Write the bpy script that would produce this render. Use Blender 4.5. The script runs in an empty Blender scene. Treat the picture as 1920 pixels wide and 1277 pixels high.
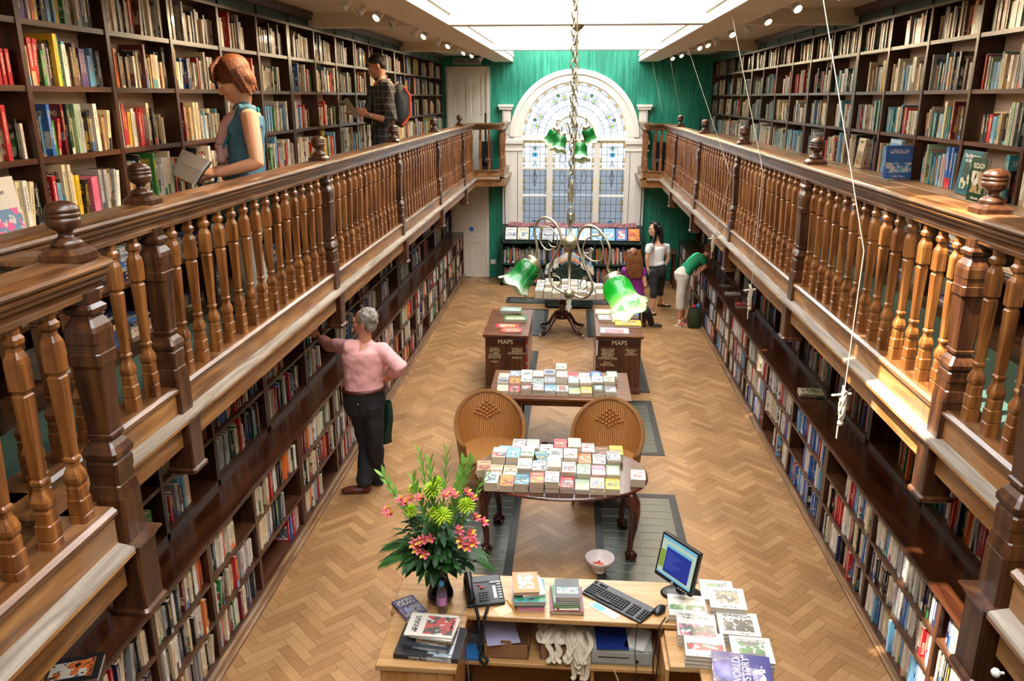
# A long galleried bookshop seen from its near gallery.
ROOF=8.6; WORLD=1.5; SUNE=26.0; SUND=(.55,.12,-1); SUNBAY=(2.92,4.0); SPOTW=85.0; EXPO=0.2
import bpy, math, random
from math import pi, sin, cos, radians
from mathutils import Vector, Matrix, noise
C = bpy.context.scene.collection
V = Vector
R = random.Random(7)
# ---------------------------------------------------------------- camera (28 mm on a 36 mm frame, standing on the near gallery)
CAM = V((0, 0, 3.65)); FPX = 1493.0
yaw, pit = radians(4.323), radians(16.966)
FWD = V((-sin(yaw)*cos(pit), cos(yaw)*cos(pit), -sin(pit)))
RGT = V((cos(yaw), sin(yaw), 0)); UPV = RGT.cross(FWD)
def ray(x, y): return RGT*((x-960)/FPX) - UPV*((y-638.5)/FPX) + FWD
def aty(x, y, Y): d = ray(x, y); return CAM + d*(Y/d.y)
def atx(x, y, X): d = ray(x, y); return CAM + d*(X/d.x)
def atz(x, y, z): d = ray(x, y); return CAM + d*((z-3.65)/d.z)
def px(p):
    d = V(p)-CAM; w = d.dot(FWD)
    return (960+FPX*d.dot(RGT)/w, 638.5-FPX*d.dot(UPV)/w, w)
# ---------------------------------------------------------------- mesh builder
class MB:
    def __init__(s): s.v=[]; s.f=[]; s.m=[]; s.sm=[]; s.uv={}
    def add(s, vs, fs, m=0, smooth=False, uvs=None):
        o=len(s.v); s.v.extend(tuple(p) for p in vs)
        for k,f in enumerate(fs):
            if uvs: s.uv[len(s.f)] = uvs[k]
            s.f.append([i+o for i in f]); s.m.append(m); s.sm.append(smooth)
        return s
    def box(s, x0,x1,y0,y1,z0,z1,m=0):
        return s.add([(x0,y0,z0),(x1,y0,z0),(x1,y1,z0),(x0,y1,z0),(x0,y0,z1),(x1,y0,z1),(x1,y1,z1),(x0,y1,z1)],
            [(0,3,2,1),(4,5,6,7),(0,1,5,4),(1,2,6,5),(2,3,7,6),(3,0,4,7)],m)
    def rbox(s, c, d, rot=0, m=0, mat=None):   # box centred on c, turned about z (or by a matrix)
        M = (mat or Matrix.Rotation(rot,3,'Z')); c=V(c); x,y,z=d[0]/2,d[1]/2,d[2]/2
        vs=[c+M@V(p) for p in [(-x,-y,-z),(x,-y,-z),(x,y,-z),(-x,y,-z),(-x,-y,z),(x,-y,z),(x,y,z),(-x,y,z)]]
        return s.add(vs,[(0,3,2,1),(4,5,6,7),(0,1,5,4),(1,2,6,5),(2,3,7,6),(3,0,4,7)],m)
    def lathe(s, prof, c=(0,0,0), n=20, m=0, smooth=True, sq=None, mat=None, cap=True):
        # prof: (radius, z). sq = corner chamfer share -> an eight-sided, nearly square section
        c=V(c); ring=[]
        if sq is not None:
            k=1-sq; ring=[(1,-k),(1,k),(k,1),(-k,1),(-1,k),(-1,-k),(-k,-1),(k,-1)]
        else: ring=[(cos(2*pi*i/n),sin(2*pi*i/n)) for i in range(n)]
        n=len(ring); vs=[]
        for r,z in prof:
            for a,b in ring:
                p=V((a*r,b*r,z)); vs.append(c+(mat@p if mat else p))
        fs=[]; us=[]
        for j in range(len(prof)-1):
            for i in range(n):
                k=(i+1)%n; fs.append((j*n+i,j*n+k,j*n+n+k,j*n+n+i))
                us.append([(i/n,j/len(prof)),((i+1)/n,j/len(prof)),((i+1)/n,(j+1)/len(prof)),(i/n,(j+1)/len(prof))])
        s.add(vs,fs,m,smooth,us)
        if cap:
            L=len(prof)-1
            s.add([vs[i] for i in range(n)],[tuple(reversed(range(n)))],m)
            s.add([vs[L*n+i] for i in range(n)],[tuple(range(n))],m)
        return s
    def tube(s, pts, r, n=8, m=0, flat=1.0, up=None, closed=False, ends=True):
        # a tapering tube through points; r is a number or one per point; flat squashes it along 'up'
        P=[V(p) for p in pts]; N=len(P); rr=r if hasattr(r,'__len__') else [r]*N
        vs=[]; pu=None
        for i in range(N):
            a=P[(i+1)%N] if (closed or i<N-1) else P[i]; b=P[i-1] if (closed or i>0) else P[i]
            t=(a-b); t=t.normalized() if t.length>1e-9 else V((0,0,1))
            u=V(up) if up is not None else (pu if pu is not None else (V((0,0,1)) if abs(t.z)<.9 else V((1,0,0))))
            u=(u-t*u.dot(t)); u=u.normalized() if u.length>1e-6 else t.orthogonal().normalized(); pu=u
            w=t.cross(u)
            for k in range(n):
                A=2*pi*k/n; vs.append(P[i]+(u*cos(A)*flat+w*sin(A))*rr[i])
        fs=[]; us=[]
        for i in range(N if closed else N-1):
            j=(i+1)%N
            for k in range(n):
                l=(k+1)%n; fs.append((i*n+k,i*n+l,j*n+l,j*n+k)); us.append([(k/n,i/N),((k+1)/n,i/N),((k+1)/n,(i+1)/N),(k/n,(i+1)/N)])
        s.add(vs,fs,m,True,us)
        if ends and not closed:
            for i,sg in ((0,-1),(N-1,1)):
                b=vs[i*n:i*n+n]; q=P[i]+(P[i]-P[i-sg]).normalized()*rr[i]*.55 if N>1 else P[i]
                mid=[P[i].lerp(V(p),.72)+(q-P[i])*.75 for p in b]
                s.add(b+mid+[q],[(k,(k+1)%n,n+(k+1)%n,n+k) if sg>0 else (k,n+k,n+(k+1)%n,(k+1)%n) for k in range(n)]+[(n+k,n+(k+1)%n,2*n) if sg>0 else (n+(k+1)%n,n+k,2*n) for k in range(n)],m,True)
        return s
    def ell(s, c, r, nu=16, nv=10, m=0, mat=None):
        c=V(c); r=V(r) if hasattr(r,'__len__') else V((r,r,r)); vs=[]
        for j in range(nv+1):
            t=pi*j/nv
            for i in range(nu):
                a=2*pi*i/nu; p=V((r.x*sin(t)*cos(a),r.y*sin(t)*sin(a),-r.z*cos(t))); vs.append(c+(mat@p if mat else p))
        return s.add(vs,[(j*nu+i,j*nu+(i+1)%nu,j*nu+nu+(i+1)%nu,j*nu+nu+i) for j in range(nv) for i in range(nu)],m,True)
    def grid(s, fn, nu, nv, m=0, smooth=True, wrap=False):
        vs=[fn(i/nu,j/nv) for j in range(nv+1) for i in range(nu+1)]; w=nu+1
        return s.add(vs,[(j*w+i,j*w+i+1,j*w+w+i+1,j*w+w+i) for j in range(nv) for i in range(nu)],m,smooth,
            [[(i/nu,j/nv),((i+1)/nu,j/nv),((i+1)/nu,(j+1)/nv),(i/nu,(j+1)/nv)] for j in range(nv) for i in range(nu)])
    def extrude(s, prof, a, b, m=0, up=(0,0,1), side=None, smooth=False):
        # sweep a closed outline (across, up) from point a to point b
        a=V(a); b=V(b); t=(b-a).normalized(); u=V(up); w=V(side) if side else t.cross(u).normalized()
        n=len(prof); vs=[a+w*p+u*q for p,q in prof]+[b+w*p+u*q for p,q in prof]
        s.add(vs,[(i,(i+1)%n,n+(i+1)%n,n+i) for i in range(n)],m,smooth)
        s.add(vs[:n],[tuple(range(n))],m); s.add(vs[n:],[tuple(reversed(range(n)))],m); return s
    def mesh(s, name, mats):
        me=bpy.data.meshes.new(name); me.from_pydata(s.v,[],s.f)
        for m in (mats if isinstance(mats,(list,tuple)) else [mats]): me.materials.append(M[m] if isinstance(m,str) else m)
        me.polygons.foreach_set('material_index',s.m); me.polygons.foreach_set('use_smooth',s.sm)
        if s.uv:
            uv=me.uv_layers.new(name='UVMap').data
            for fi,u in s.uv.items():
                p=me.polygons[fi]
                for k,li in enumerate(p.loop_indices): uv[li].uv=u[k%len(u)]
        me.update(); return me
    def obj(s, name, mats, parent=None, loc=None, rz=0, bevel=0, fix=False):
        me=s.mesh(name,mats)
        if fix:
            import bmesh as B; bm=B.new(); bm.from_mesh(me); B.ops.recalc_face_normals(bm,faces=bm.faces); bm.to_mesh(me); bm.free()
        o=bpy.data.objects.new(name,me); C.objects.link(o)
        if loc is not None: o.location=loc
        o.rotation_euler.z=rz
        if parent: o.parent=parent
        if bevel:
            b=o.modifiers.new('b','BEVEL'); b.width=bevel; b.segments=2; b.limit_method='ANGLE'; b.harden_normals=False
        return o
def tag(o,label=None,cat=None,group=None,kind=None):
    if label: o['label']=label
    if cat: o['category']=cat
    if group: o['group']=group
    if kind: o['kind']=kind
    return o
def empty(name,loc,label,cat,group=None,rz=0):
    o=bpy.data.objects.new(name,None); C.objects.link(o); o.location=loc; o.rotation_euler.z=rz; o.empty_display_size=.1
    return tag(o,label,cat,group)
def struct(o): o['kind']='structure'; return o
def dup(o,parent=None):
    c=o.copy(); C.objects.link(c); c.parent=parent
    for ch in o.children: dup(ch,c)
    return c
TEXTS=[]
def text(name,body,size,mat,parent,loc,rot,ext=.0006,align='CENTER',shear=0,sx=1):
    cu=bpy.data.curves.new(name,'FONT'); cu.body=body; cu.size=size; cu.extrude=ext; cu.align_x=align; cu.align_y='CENTER'; cu.shear=shear; cu.space_line=.82
    cu.resolution_u=3
    o=bpy.data.objects.new(name,cu); C.objects.link(o); o.data.materials.append(M[mat]); o.scale=(sx,1,1)
    o.parent=parent; TEXTS.append(o)
    if isinstance(rot,Matrix): o.matrix_local=Matrix.Translation(V(loc))@rot.to_4x4()@Matrix.Diagonal((sx,1,1,1))
    else: o.location=loc; o.rotation_euler=rot
    return o
# ---------------------------------------------------------------- materials
M={}
def new(name):
    m=bpy.data.materials.new(name); m.use_nodes=True; nt=m.node_tree; b=nt.nodes['Principled BSDF']; M[name]=m
    return m,nt,nt.nodes,nt.links,b
def rgb(h):
    if isinstance(h,str):
        h=h.lstrip('#'); c=[int(h[i:i+2],16)/255 for i in (0,2,4)]
        return tuple(((x+.055)/1.055)**2.4 if x>.04045 else x/12.92 for x in c)+(1,)
    return tuple(h)+((1,) if len(h)==3 else ())
def ramp(N,L,fac,stops):
    r=N.new('ShaderNodeValToRGB'); e=r.color_ramp.elements
    while len(e)<len(stops): e.new(.5)
    for k,(p,c) in enumerate(stops): e[k].position=p; e[k].color=rgb(c)
    L.new(fac,r.inputs[0]); return r.outputs[0]
def math_(N,L,op,a,b=None,c=None):
    n=N.new('ShaderNodeMath'); n.operation=op
    for i,x in enumerate((a,b,c)):
        if x is None: continue
        if hasattr(x,'links'): L.new(x,n.inputs[i])
        else: n.inputs[i].default_value=x
    return n.outputs[0]
def mixc(N,L,fac,a,b,mode='MIX'):
    n=N.new('ShaderNodeMix'); n.data_type='RGBA'; n.blend_type=mode
    for k,x in ((0,fac),(6,a),(7,b)):
        if hasattr(x,'links'): L.new(x,n.inputs[k])
        elif k==0: n.inputs[0].default_value=x
        else: n.inputs[k].default_value=rgb(x)
    return n.outputs[2]
def plain(name,col,rough=.5,metal=0,var=.12,scale=6,bump=0,bscale=60,spec=.5,coat=0,sheen=0,alpha=None,trans=0,emit=0,sss=0,ecol=None):
    m,nt,N,L,b=new(name); tc=N.new('ShaderNodeTexCoord'); n=N.new('ShaderNodeTexNoise'); n.inputs['Scale'].default_value=scale; n.inputs['Detail'].default_value=4
    L.new(tc.outputs['Object'],n.inputs['Vector']); c=rgb(col)
    lo=tuple(x*(1-var) for x in c[:3])+(1,); hi=tuple(min(1,x*(1+var)) for x in c[:3])+(1,)
    L.new(ramp(N,L,n.outputs['Fac'],[(.3,lo),(.7,hi)]),b.inputs['Base Color'])
    b.inputs['Roughness'].default_value=rough; b.inputs['Metallic'].default_value=metal; b.inputs['Specular IOR Level'].default_value=spec
    b.inputs['Coat Weight'].default_value=coat; b.inputs['Sheen Weight'].default_value=sheen; b.inputs['Transmission Weight'].default_value=trans
    if alpha is not None: b.inputs['Alpha'].default_value=alpha
    if sss: b.inputs['Subsurface Weight'].default_value=sss; b.inputs['Subsurface Radius'].default_value=(.02,.008,.005)
    if emit: b.inputs['Emission Strength'].default_value=emit; b.inputs['Emission Color'].default_value=rgb(ecol or col)
    if bump:
        n2=N.new('ShaderNodeTexNoise'); n2.inputs['Scale'].default_value=bscale; n2.inputs['Detail'].default_value=5; L.new(tc.outputs['Object'],n2.inputs['Vector'])
        bp=N.new('ShaderNodeBump'); bp.inputs['Strength'].default_value=bump; bp.inputs['Distance'].default_value=.01; L.new(n2.outputs['Fac'],bp.inputs['Height']); L.new(bp.outputs[0],b.inputs['Normal'])
    return m
def wood(name,dark,mid,light,rough=.32,axis='Z',scale=1.0,coat=.15,wear=0,world=False):
    m,nt,N,L,b=new(name); tc=N.new('ShaderNodeTexCoord'); mp=N.new('ShaderNodeMapping')
    s={'X':(1.2,14,14),'Y':(14,1.2,14),'Z':(14,14,1.2)}[axis]; mp.inputs['Scale'].default_value=[k*scale for k in s]
    oi=N.new('ShaderNodeObjectInfo'); cb=N.new('ShaderNodeVectorMath'); cb.operation='ADD'
    if world: g=N.new('ShaderNodeNewGeometry'); L.new(g.outputs['Position'],cb.inputs[0])
    else:
        L.new(tc.outputs['Object'],cb.inputs[0]); L.new(oi.outputs['Location'],cb.inputs[1])
    L.new(cb.outputs[0],mp.inputs[0])
    n=N.new('ShaderNodeTexNoise'); n.inputs['Scale'].default_value=2.6; n.inputs['Detail'].default_value=9; n.inputs['Distortion'].default_value=.7; L.new(mp.outputs[0],n.inputs['Vector'])
    col=ramp(N,L,n.outputs['Fac'],[(.3,dark),(.5,mid),(.72,light)])
    if wear:   # patches rubbed pale
        n3=N.new('ShaderNodeTexNoise'); n3.inputs['Scale'].default_value=3; n3.inputs['Detail'].default_value=6; L.new(cb.outputs[0],n3.inputs['Vector'])
        col=mixc(N,L,math_(N,L,'MULTIPLY',ramp(N,L,n3.outputs['Fac'],[(.5,(0,0,0)),(.7,(1,1,1))]),wear),col,'a5917c')
    L.new(col,b.inputs['Base Color']); b.inputs['Roughness'].default_value=rough; b.inputs['Coat Weight'].default_value=coat; b.inputs['Coat Roughness'].default_value=.25
    bp=N.new('ShaderNodeBump'); bp.inputs['Strength'].default_value=.12; bp.inputs['Distance'].default_value=.004; L.new(n.outputs['Fac'],bp.inputs['Height']); L.new(bp.outputs[0],b.inputs['Normal'])
    return m
wood('oak_rail','3c2210','67401f','946438',.3,'Y',.8,.25,wear=.18)
wood('oak_post','2b160b','472817','66401f',.3,'Z',.8,.25)
wood('oak_baluster','4a280f','7f4b20','a97038',.32,'Z',.8,.2)
wood('oak_fascia','643f1f','956332','ba884e',.38,'Y',.6,.15,wear=.3)
wood('dusty_ledge','63574a','84786a','9f9486',.6,'Y',.7,0)
wood('shelf_wood','2a160b','452817','5e3a22',.35,'Y',.7,.15)
wood('shelf_upright','26140a','3d2212','553320',.35,'Z',.7,.15)
wood('counter_wood','2a120a','40200f','562e18',.2,'Y',.5,.4)
wood('grey_counter','5b4128','7c5f41','967855',.4,'Y',.6,.1,wear=.35)
wood('mahogany','2f120a','4c2012','6a3320',.14,'X',.6,.6)
wood('mahogany_leg','28100a','431c10','5c2a1a',.2,'Z',.8,.5)
wood('walnut','482412','6d3c1e','8e5630',.28,'X',.7,.3)
wood('walnut_panel','3a1c0e','57301a','734627',.3,'Z',.7,.3)
wood('dark_panel','2a0f0a','3b1610','481d14',.3,'X',.5,.3)
wood('beech','a27643','b98c57','caa16f',.32,'X',.7,.2)
wood('beech_front','a8713a','bf8a50','cf9f65',.4,'Z',.6,.2)
wood('plinth_wood','5f4028','83603f','a48058',.45,'Y',.8,.1,wear=.3)
plain('cream_paint','e2d8c6',.45,var=.04,scale=2,bump=.05,bscale=8)
plain('ceiling_paint','ddd0bb',.6,var=.04,scale=1.5)
plain('white_paint','e6dfd0',.45,var=.03,scale=2)
plain('shelf_back','dcc3ae',.7,var=.06)
plain('metal_dark','3a3833',.4,1,var=.1)
plain('brass','b4a88e',.36,.85,var=.18,scale=25,bump=.05)
plain('steel','a9aca8',.4,.6,var=.05)
plain('carpet','2f4a42',.95,var=.25,scale=90,bump=.5,bscale=300)
plain('black_plastic','121314',.35,var=.2)
plain('dark_grey_plastic','1c1d1f',.45,var=.15)
plain('key_grey','3a3b3d',.5,var=.1)
plain('white_plastic','e5e3dd',.35,var=.03)
plain('till_grey','9fa49c',.45,var=.05)
plain('cardboard','8f6642',.8,var=.1,scale=10)
plain('canvas','cfc2aa',.9,var=.1,scale=20,bump=.3)
plain('paper_white','dedcd6',.6,var=.04)
plain('page_edge','cdbfa9',.8,var=.1,scale=60)
plain('post_it','ead9a0',.7,var=.03)
plain('black_ceramic','060606',.08,var=.1,coat=.5)
plain('rope','c9bda6',.8,var=.15,scale=60)
plain('gold_letters','d8c89c',.5,var=.02)
plain('white_letters','f4f2ec',.5,var=.02)
plain('dark_letters','22302c',.5,var=.02)
plain('red_letters','c23028',.5,var=.02)
plain('black_letters','1b1b1d',.5,var=.02)
plain('orange_letters','e8a33c',.5,var=.02)
plain('navy','1d2f74',.35,var=.1)
plain('sign_grey','a5ad9a',.6,var=.05)
plain('bowl_china','e6dad6',.25,var=.03)
plain('orange_bits','d95a35',.5,var=.3)
plain('leaf_green','2e5a23',.45,var=.35,scale=12)
plain('leaf_dark','234d22',.4,var=.35,scale=14)
plain('leaf_pale','7fae4a',.5,var=.25,scale=14)
plain('mum_green','b4d32c',.6,var=.2,scale=30)
plain('lily_pink','e2697a',.5,var=.2,scale=30)
plain('lily_yellow','f2c24a',.5,var=.2,scale=30)
plain('plum_leather','421a12',.4,var=.1)
plain('green_bag','0f2f20',.5,var=.2)
plain('olive_bag','2b3516',.8,var=.2)
plain('socket_white','e7e4da',.4,var=.02)
plain('blue_disc','2f74b8',.4,var=.02)
plain('stage_black','101110',.5,var=.2)
def emis(name,col,st):
    m,nt,N,L,b=new(name); b.inputs['Base Color'].default_value=rgb(col); b.inputs['Emission Color'].default_value=rgb(col); b.inputs['Emission Strength'].default_value=st; return m
emis('lamp_lens','ffd9a0',30); emis('bulb_glow','fff0c8',40)
# green plaster brushed with vertical strokes
m,nt,N,L,b=new('green_wall'); g=N.new('ShaderNodeNewGeometry'); mp=N.new('ShaderNodeMapping'); mp.inputs['Scale'].default_value=(16,16,.9); L.new(g.outputs['Position'],mp.inputs[0])
n=N.new('ShaderNodeTexNoise'); n.inputs['Scale'].default_value=1.5; n.inputs['Detail'].default_value=8; n.inputs['Roughness'].default_value=.65; L.new(mp.outputs[0],n.inputs['Vector'])
n2=N.new('ShaderNodeTexNoise'); n2.inputs['Scale'].default_value=.9; L.new(g.outputs['Position'],n2.inputs['Vector'])
f=math_(N,L,'MULTIPLY_ADD',n2.outputs['Fac'],.5,math_(N,L,'MULTIPLY',n.outputs['Fac'],.75))
L.new(ramp(N,L,f,[(.42,'035643'),(.6,'0d7d62'),(.8,'3aa486')]),b.inputs['Base Color']); b.inputs['Roughness'].default_value=.5
# parquet: each block has its own tint stored on the mesh
m,nt,N,L,b=new('parquet'); a=N.new('ShaderNodeAttribute'); a.attribute_name='tint'; g=N.new('ShaderNodeNewGeometry')
u=N.new('ShaderNodeUVMap'); u.uv_map='UVMap'; mp=N.new('ShaderNodeMapping'); mp.inputs['Scale'].default_value=(60,6,1); L.new(u.outputs[0],mp.inputs[0])
n=N.new('ShaderNodeTexNoise'); n.inputs['Scale'].default_value=1; n.inputs['Detail'].default_value=5; L.new(mp.outputs[0],n.inputs['Vector'])
f=math_(N,L,'ADD',math_(N,L,'MULTIPLY_ADD',a.outputs['Fac'],.4,.05),math_(N,L,'MULTIPLY',n.outputs['Fac'],.55))
col=ramp(N,L,f,[(.15,'8a6038'),(.5,'a47a4d'),(.85,'bb9263')])
n2=N.new('ShaderNodeTexNoise'); n2.inputs['Scale'].default_value=1.3; n2.inputs['Detail'].default_value=6; L.new(g.outputs['Position'],n2.inputs['Vector'])
col=mixc(N,L,ramp(N,L,n2.outputs['Fac'],[(.42,(0,0,0)),(.75,(.6,.6,.6))]),col,'6b4e33')
L.new(col,b.inputs['Base Color']); b.inputs['Roughness'].default_value=.42; b.inputs['Specular IOR Level'].default_value=.4
plain('floor_gap','2e2015',.8)
# pavement-light grating
plain('grate_frame','2b2d2d',.5,.2,var=.2,scale=8); plain('grate_glass','454b43',.3,var=.15,scale=5); plain('grate_bar','777c70',.5,var=.1)
# wicker
m,nt,N,L,b=new('wicker'); u=N.new('ShaderNodeUVMap'); u.uv_map='UVMap'; sp=N.new('ShaderNodeSeparateXYZ'); L.new(u.outputs[0],sp.inputs[0])
k1=math_(N,L,'SINE',math_(N,L,'MULTIPLY',sp.outputs[0],2*pi*34)); k2=math_(N,L,'SINE',math_(N,L,'MULTIPLY',sp.outputs[1],2*pi*60))
w=math_(N,L,'MULTIPLY',k1,k2); f=math_(N,L,'ADD',math_(N,L,'MULTIPLY',w,.25),math_(N,L,'MULTIPLY',math_(N,L,'ABSOLUTE',k1),.6))
L.new(ramp(N,L,f,[(0,'6d3f14'),(.35,'ac6f30'),(.8,'cf9550')]),b.inputs['Base Color']); b.inputs['Roughness'].default_value=.4
bp=N.new('ShaderNodeBump'); bp.inputs['Strength'].default_value=.8; bp.inputs['Distance'].default_value=.006; L.new(f,bp.inputs['Height']); L.new(bp.outputs[0],b.inputs['Normal'])
plain('cane','a8692c',.4,var=.2,scale=40)
def fabric(name,base,cols,scale=14):
    m,nt,N,L,b=new(name); tc=N.new('ShaderNodeTexCoord'); v=N.new('ShaderNodeTexVoronoi'); v.inputs['Scale'].default_value=scale; L.new(tc.outputs['Object'],v.inputs['Vector'])
    n=N.new('ShaderNodeTexNoise'); n.inputs['Scale'].default_value=scale*.7; n.inputs['Detail'].default_value=3; n.inputs['Distortion'].default_value=2.5; L.new(tc.outputs['Object'],n.inputs['Vector'])
    c=mixc(N,L,ramp(N,L,n.outputs['Fac'],[(.52,(0,0,0)),(.56,(1,1,1))]),base,cols[0])
    c=mixc(N,L,ramp(N,L,v.outputs['Distance'],[(.16,(1,1,1)),(.22,(0,0,0))]),c,cols[1]); c=mixc(N,L,ramp(N,L,v.outputs['Distance'],[(.06,(1,1,1)),(.1,(0,0,0))]),c,cols[2])
    L.new(c,b.inputs['Base Color']); b.inputs['Roughness'].default_value=.85; return m
fabric('floral_green','10231c',['24402c','6e3b3a','8a8a66']); fabric('floral_seat','6d8c78',['9b8f70','5a7a8c','c9b99a'],9); fabric('rug_red','7a3f45',['a8837e','4a3a52','c7b29a'],22)
XL,XR=-1.92,1.72; GZ=2.22; YB=16.55; WX=2.95; ZB=4.32; ZC=4.44; ZL=4.86
# floor: herringbone blocks
def herring():
    mb=MB(); tints=[]; W=.075; L=.30; n=int(L/W); rng=random.Random(3)
    a=radians(45); ca,sa=cos(a),sin(a)
    def quad(x0,y0,x1,y1,vert):
        pts=[(x0,y0),(x1,y0),(x1,y1),(x0,y1)]; P=[(p[0]*ca-p[1]*sa,p[0]*sa+p[1]*ca) for p in pts]
        cx=sum(p[0] for p in P)/4; cy=sum(p[1] for p in P)/4
        if not(-2.36<cx<2.36 and 2.6<cy<16.5): return
        g=.0009; sg=lambda v:(v>0)-(v<0)
        q0=[((x0+g),(y0+g)),(x1-g,y0+g),(x1-g,y1-g),(x0+g,y1-g)]; Q=[(p[0]*ca-p[1]*sa,p[0]*sa+p[1]*ca) for p in q0]
        r=rng.random(); o=rng.random()*9
        u=[(o,o),(o,o+L*3),(o+W*3,o+L*3),(o+W*3,o)] if not vert else [(o,o),(o+W*3,o),(o+W*3,o+L*3),(o,o+L*3)]
        mb.add([(q[0],q[1],0) for q in Q],[(0,1,2,3)],0,False,[u]); tints.append(r)
    # lattice of L-shaped pairs
    for i in range(-140,260):
        for j in range(-40,40):
            x=i*W+j*L; y=i*W-j*L
            if not(-2.8<x*ca-y*sa<2.8 and 2<x*sa+y*ca<17): continue
            quad(x,y,x+L,y+W,False); quad(x,y+W,x+W,y+W+L,True)
    me=mb.mesh('floor',['parquet']); at=me.attributes.new('tint','FLOAT','FACE'); at.data.foreach_set('value',tints)
    o=bpy.data.objects.new('floor',me); C.objects.link(o); struct(o)
    b=MB().box(-3.05,3.05,-2.6,16.7,-.1,-.004).obj('floor_base','floor_gap'); struct(b)
herring()
# pavement-light grates let into the floor
def grate(x0,x1,y0,y1,label,cols=2):
    mb=MB(); f=.07; t=.006
    mb.box(x0,x1,y0,y1,-.002,t-.003,1)
    for a in ((x0,x0+f,y0,y1),(x1-f,x1,y0,y1),(x0+f,x1-f,y0,y0+f),(x0+f,x1-f,y1-f,y1)): mb.box(*a,0,t,0)
    w=(x1-x0-2*f)/cols
    for c in range(1,cols): mb.box(x0+f+w*c-.008,x0+f+w*c+.008,y0+f,y1-f,0,t,2)
    n=int((y1-y0-2*f)/.125)
    for k in range(1,n): y=y0+f+(y1-y0-2*f)*k/n; mb.box(x0+f,x1-f,y-.006,y+.006,0,t-.001,2)
    o=mb.obj('floor_grate',['grate_frame','grate_glass','grate_bar']); tag(o,label,'floor grate','glazed metal grates let into the parquet')
grate(-1.04,-.42,3.9,6.93,'glazed metal floor grate under the left legs of the oval table')
grate(.26,1.04,3.9,6.97,'glazed metal floor grate beside the bowl under the right of the oval table')
grate(-1.08,-.45,7.72,9.42,'glazed metal floor grate under the left wicker chair')
grate(.33,1.04,7.85,9.45,'glazed metal floor grate behind the right wicker chair')
grate(-1.08,-.46,9.75,11.4,'glazed metal floor grate under the left map cabinet')
grate(.36,1.05,9.75,11.4,'glazed metal floor grate under the right map cabinet')
grate(-1.08,-.38,12.2,13.9,'glazed metal floor grate left of the pedestal table foot',3)
grate(.28,1.0,12.2,13.9,'glazed metal floor grate right of the pedestal table foot',3)
grate(-1.2,1.05,14.3,14.75,'wide glazed floor grate across the hall before the sofa-like display',6)
# shell
for nm,a in (('wall_left',(-WX-.12,-WX,-2.6,16.7,0,5.1)),('wall_right',(WX,WX+.12,-2.6,16.7,0,5.1)),('wall_near',(-WX,WX,-2.6,-2.5,0,5.1))):
    struct(MB().box(*a).obj(nm,'ceiling_paint'))
struct(MB().box(-WX,WX,-2.5,1.0,2.1,GZ).obj('floor_near_gallery','carpet'))
# back wall with arched opening, glass plane about Y=16.45
R0=1.24; ZS=2.86
wb=MB(); wb.box(-WX,-R0,YB,YB+.12,0,5.1); wb.box(R0,WX,YB,YB+.12,0,5.1); wb.box(-R0,R0,YB,YB+.12,0,1.02)
n=36
for i in range(n):
    a0,a1=pi*i/n,pi*(i+1)/n
    p=[(R0*cos(a0),R0*sin(a0)+ZS),(R0*cos(a1),R0*sin(a1)+ZS)]
    wb.add([(p[0][0],YB,p[0][1]),(p[1][0],YB,p[1][1]),(p[1][0],YB,5.1),(p[0][0],YB,5.1)],[(0,1,2,3)])
struct(wb.obj('wall_back','green_wall'))
# side gallery ceilings, soffits, beams, lantern
for s,nm in ((-1,'left'),(1,'right')):
    x=lambda v:(min(s*v[0],s*v[1]),max(s*v[0],s*v[1]))
    cb=MB(); cb.box(*x((1.58,WX)),-2.5,YB,ZC,ZC+.1); struct(cb.obj('ceiling_'+nm,'ceiling_paint'))
    b=MB(); b.box(*x((1.24,1.6)),-2.5,YB,ZB,ZC+.1); b.box(*x((1.24,1.34)),-2.5,YB,ZC+.1,ZL+.05)
    for Y in (-.2,3.9,8.15,12.4):
        b.box(*x((1.6,WX)),Y,Y+.22,ZB-.01,ZC); b.box(*x((1.6,WX)),Y-.05,Y+.27,ZC-.045,ZC)
    b.box(*x((1.6,1.64)),-2.5,YB,ZC-.05,ZC)
    struct(b.obj('beam_'+nm,'ceiling_paint'))
    w=MB(); w.box(*x((1.225,1.24)),-2.5,YB,ZB,ZL)
    for Y0,Y1 in ((-2.5,-.2),(0.02,3.9),(4.12,8.15),(8.37,12.4),(12.62,YB)):
        w.extrude([(0,0),(.09,0),(.09,-.03),(.05,-.06),(.035,-.1),(0,-.12)],(s*1.225,Y0,ZL),(s*1.225,Y1,ZL),side=(-s,0,0))
        w.extrude([(0,0),(.018,0),(.018,.03),(0,.03)],(s*1.225,Y0,ZB+.1),(s*1.225,Y1,ZB+.1),side=(-s,0,0))
    struct(w.obj('lantern_wall_'+nm,'white_paint'))
cr=MB()
for Y in (-.2,3.9,8.15,12.4):
    cr.box(-1.225,1.225,Y,Y+.22,ZB,ZL)
    for yy,sg in ((Y,-1),(Y+.22,1)):
        cr.extrude([(0,0),(.07,0),(.07,-.03),(.04,-.05),(.03,-.08),(0,-.1)],(-1.2,yy,ZL),(1.2,yy,ZL),side=(0,sg,0))
        cr.extrude([(0,0),(.012,0),(.012,.022),(0,.022)],(-1.2,yy,ZB+.3),(1.2,yy,ZB+.3),side=(0,sg,0))
cr.box(-1.225,1.225,YB-.02,YB,ZB+.26,ZL); struct(cr.obj('ceiling_cross_beams','white_paint'))
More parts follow.
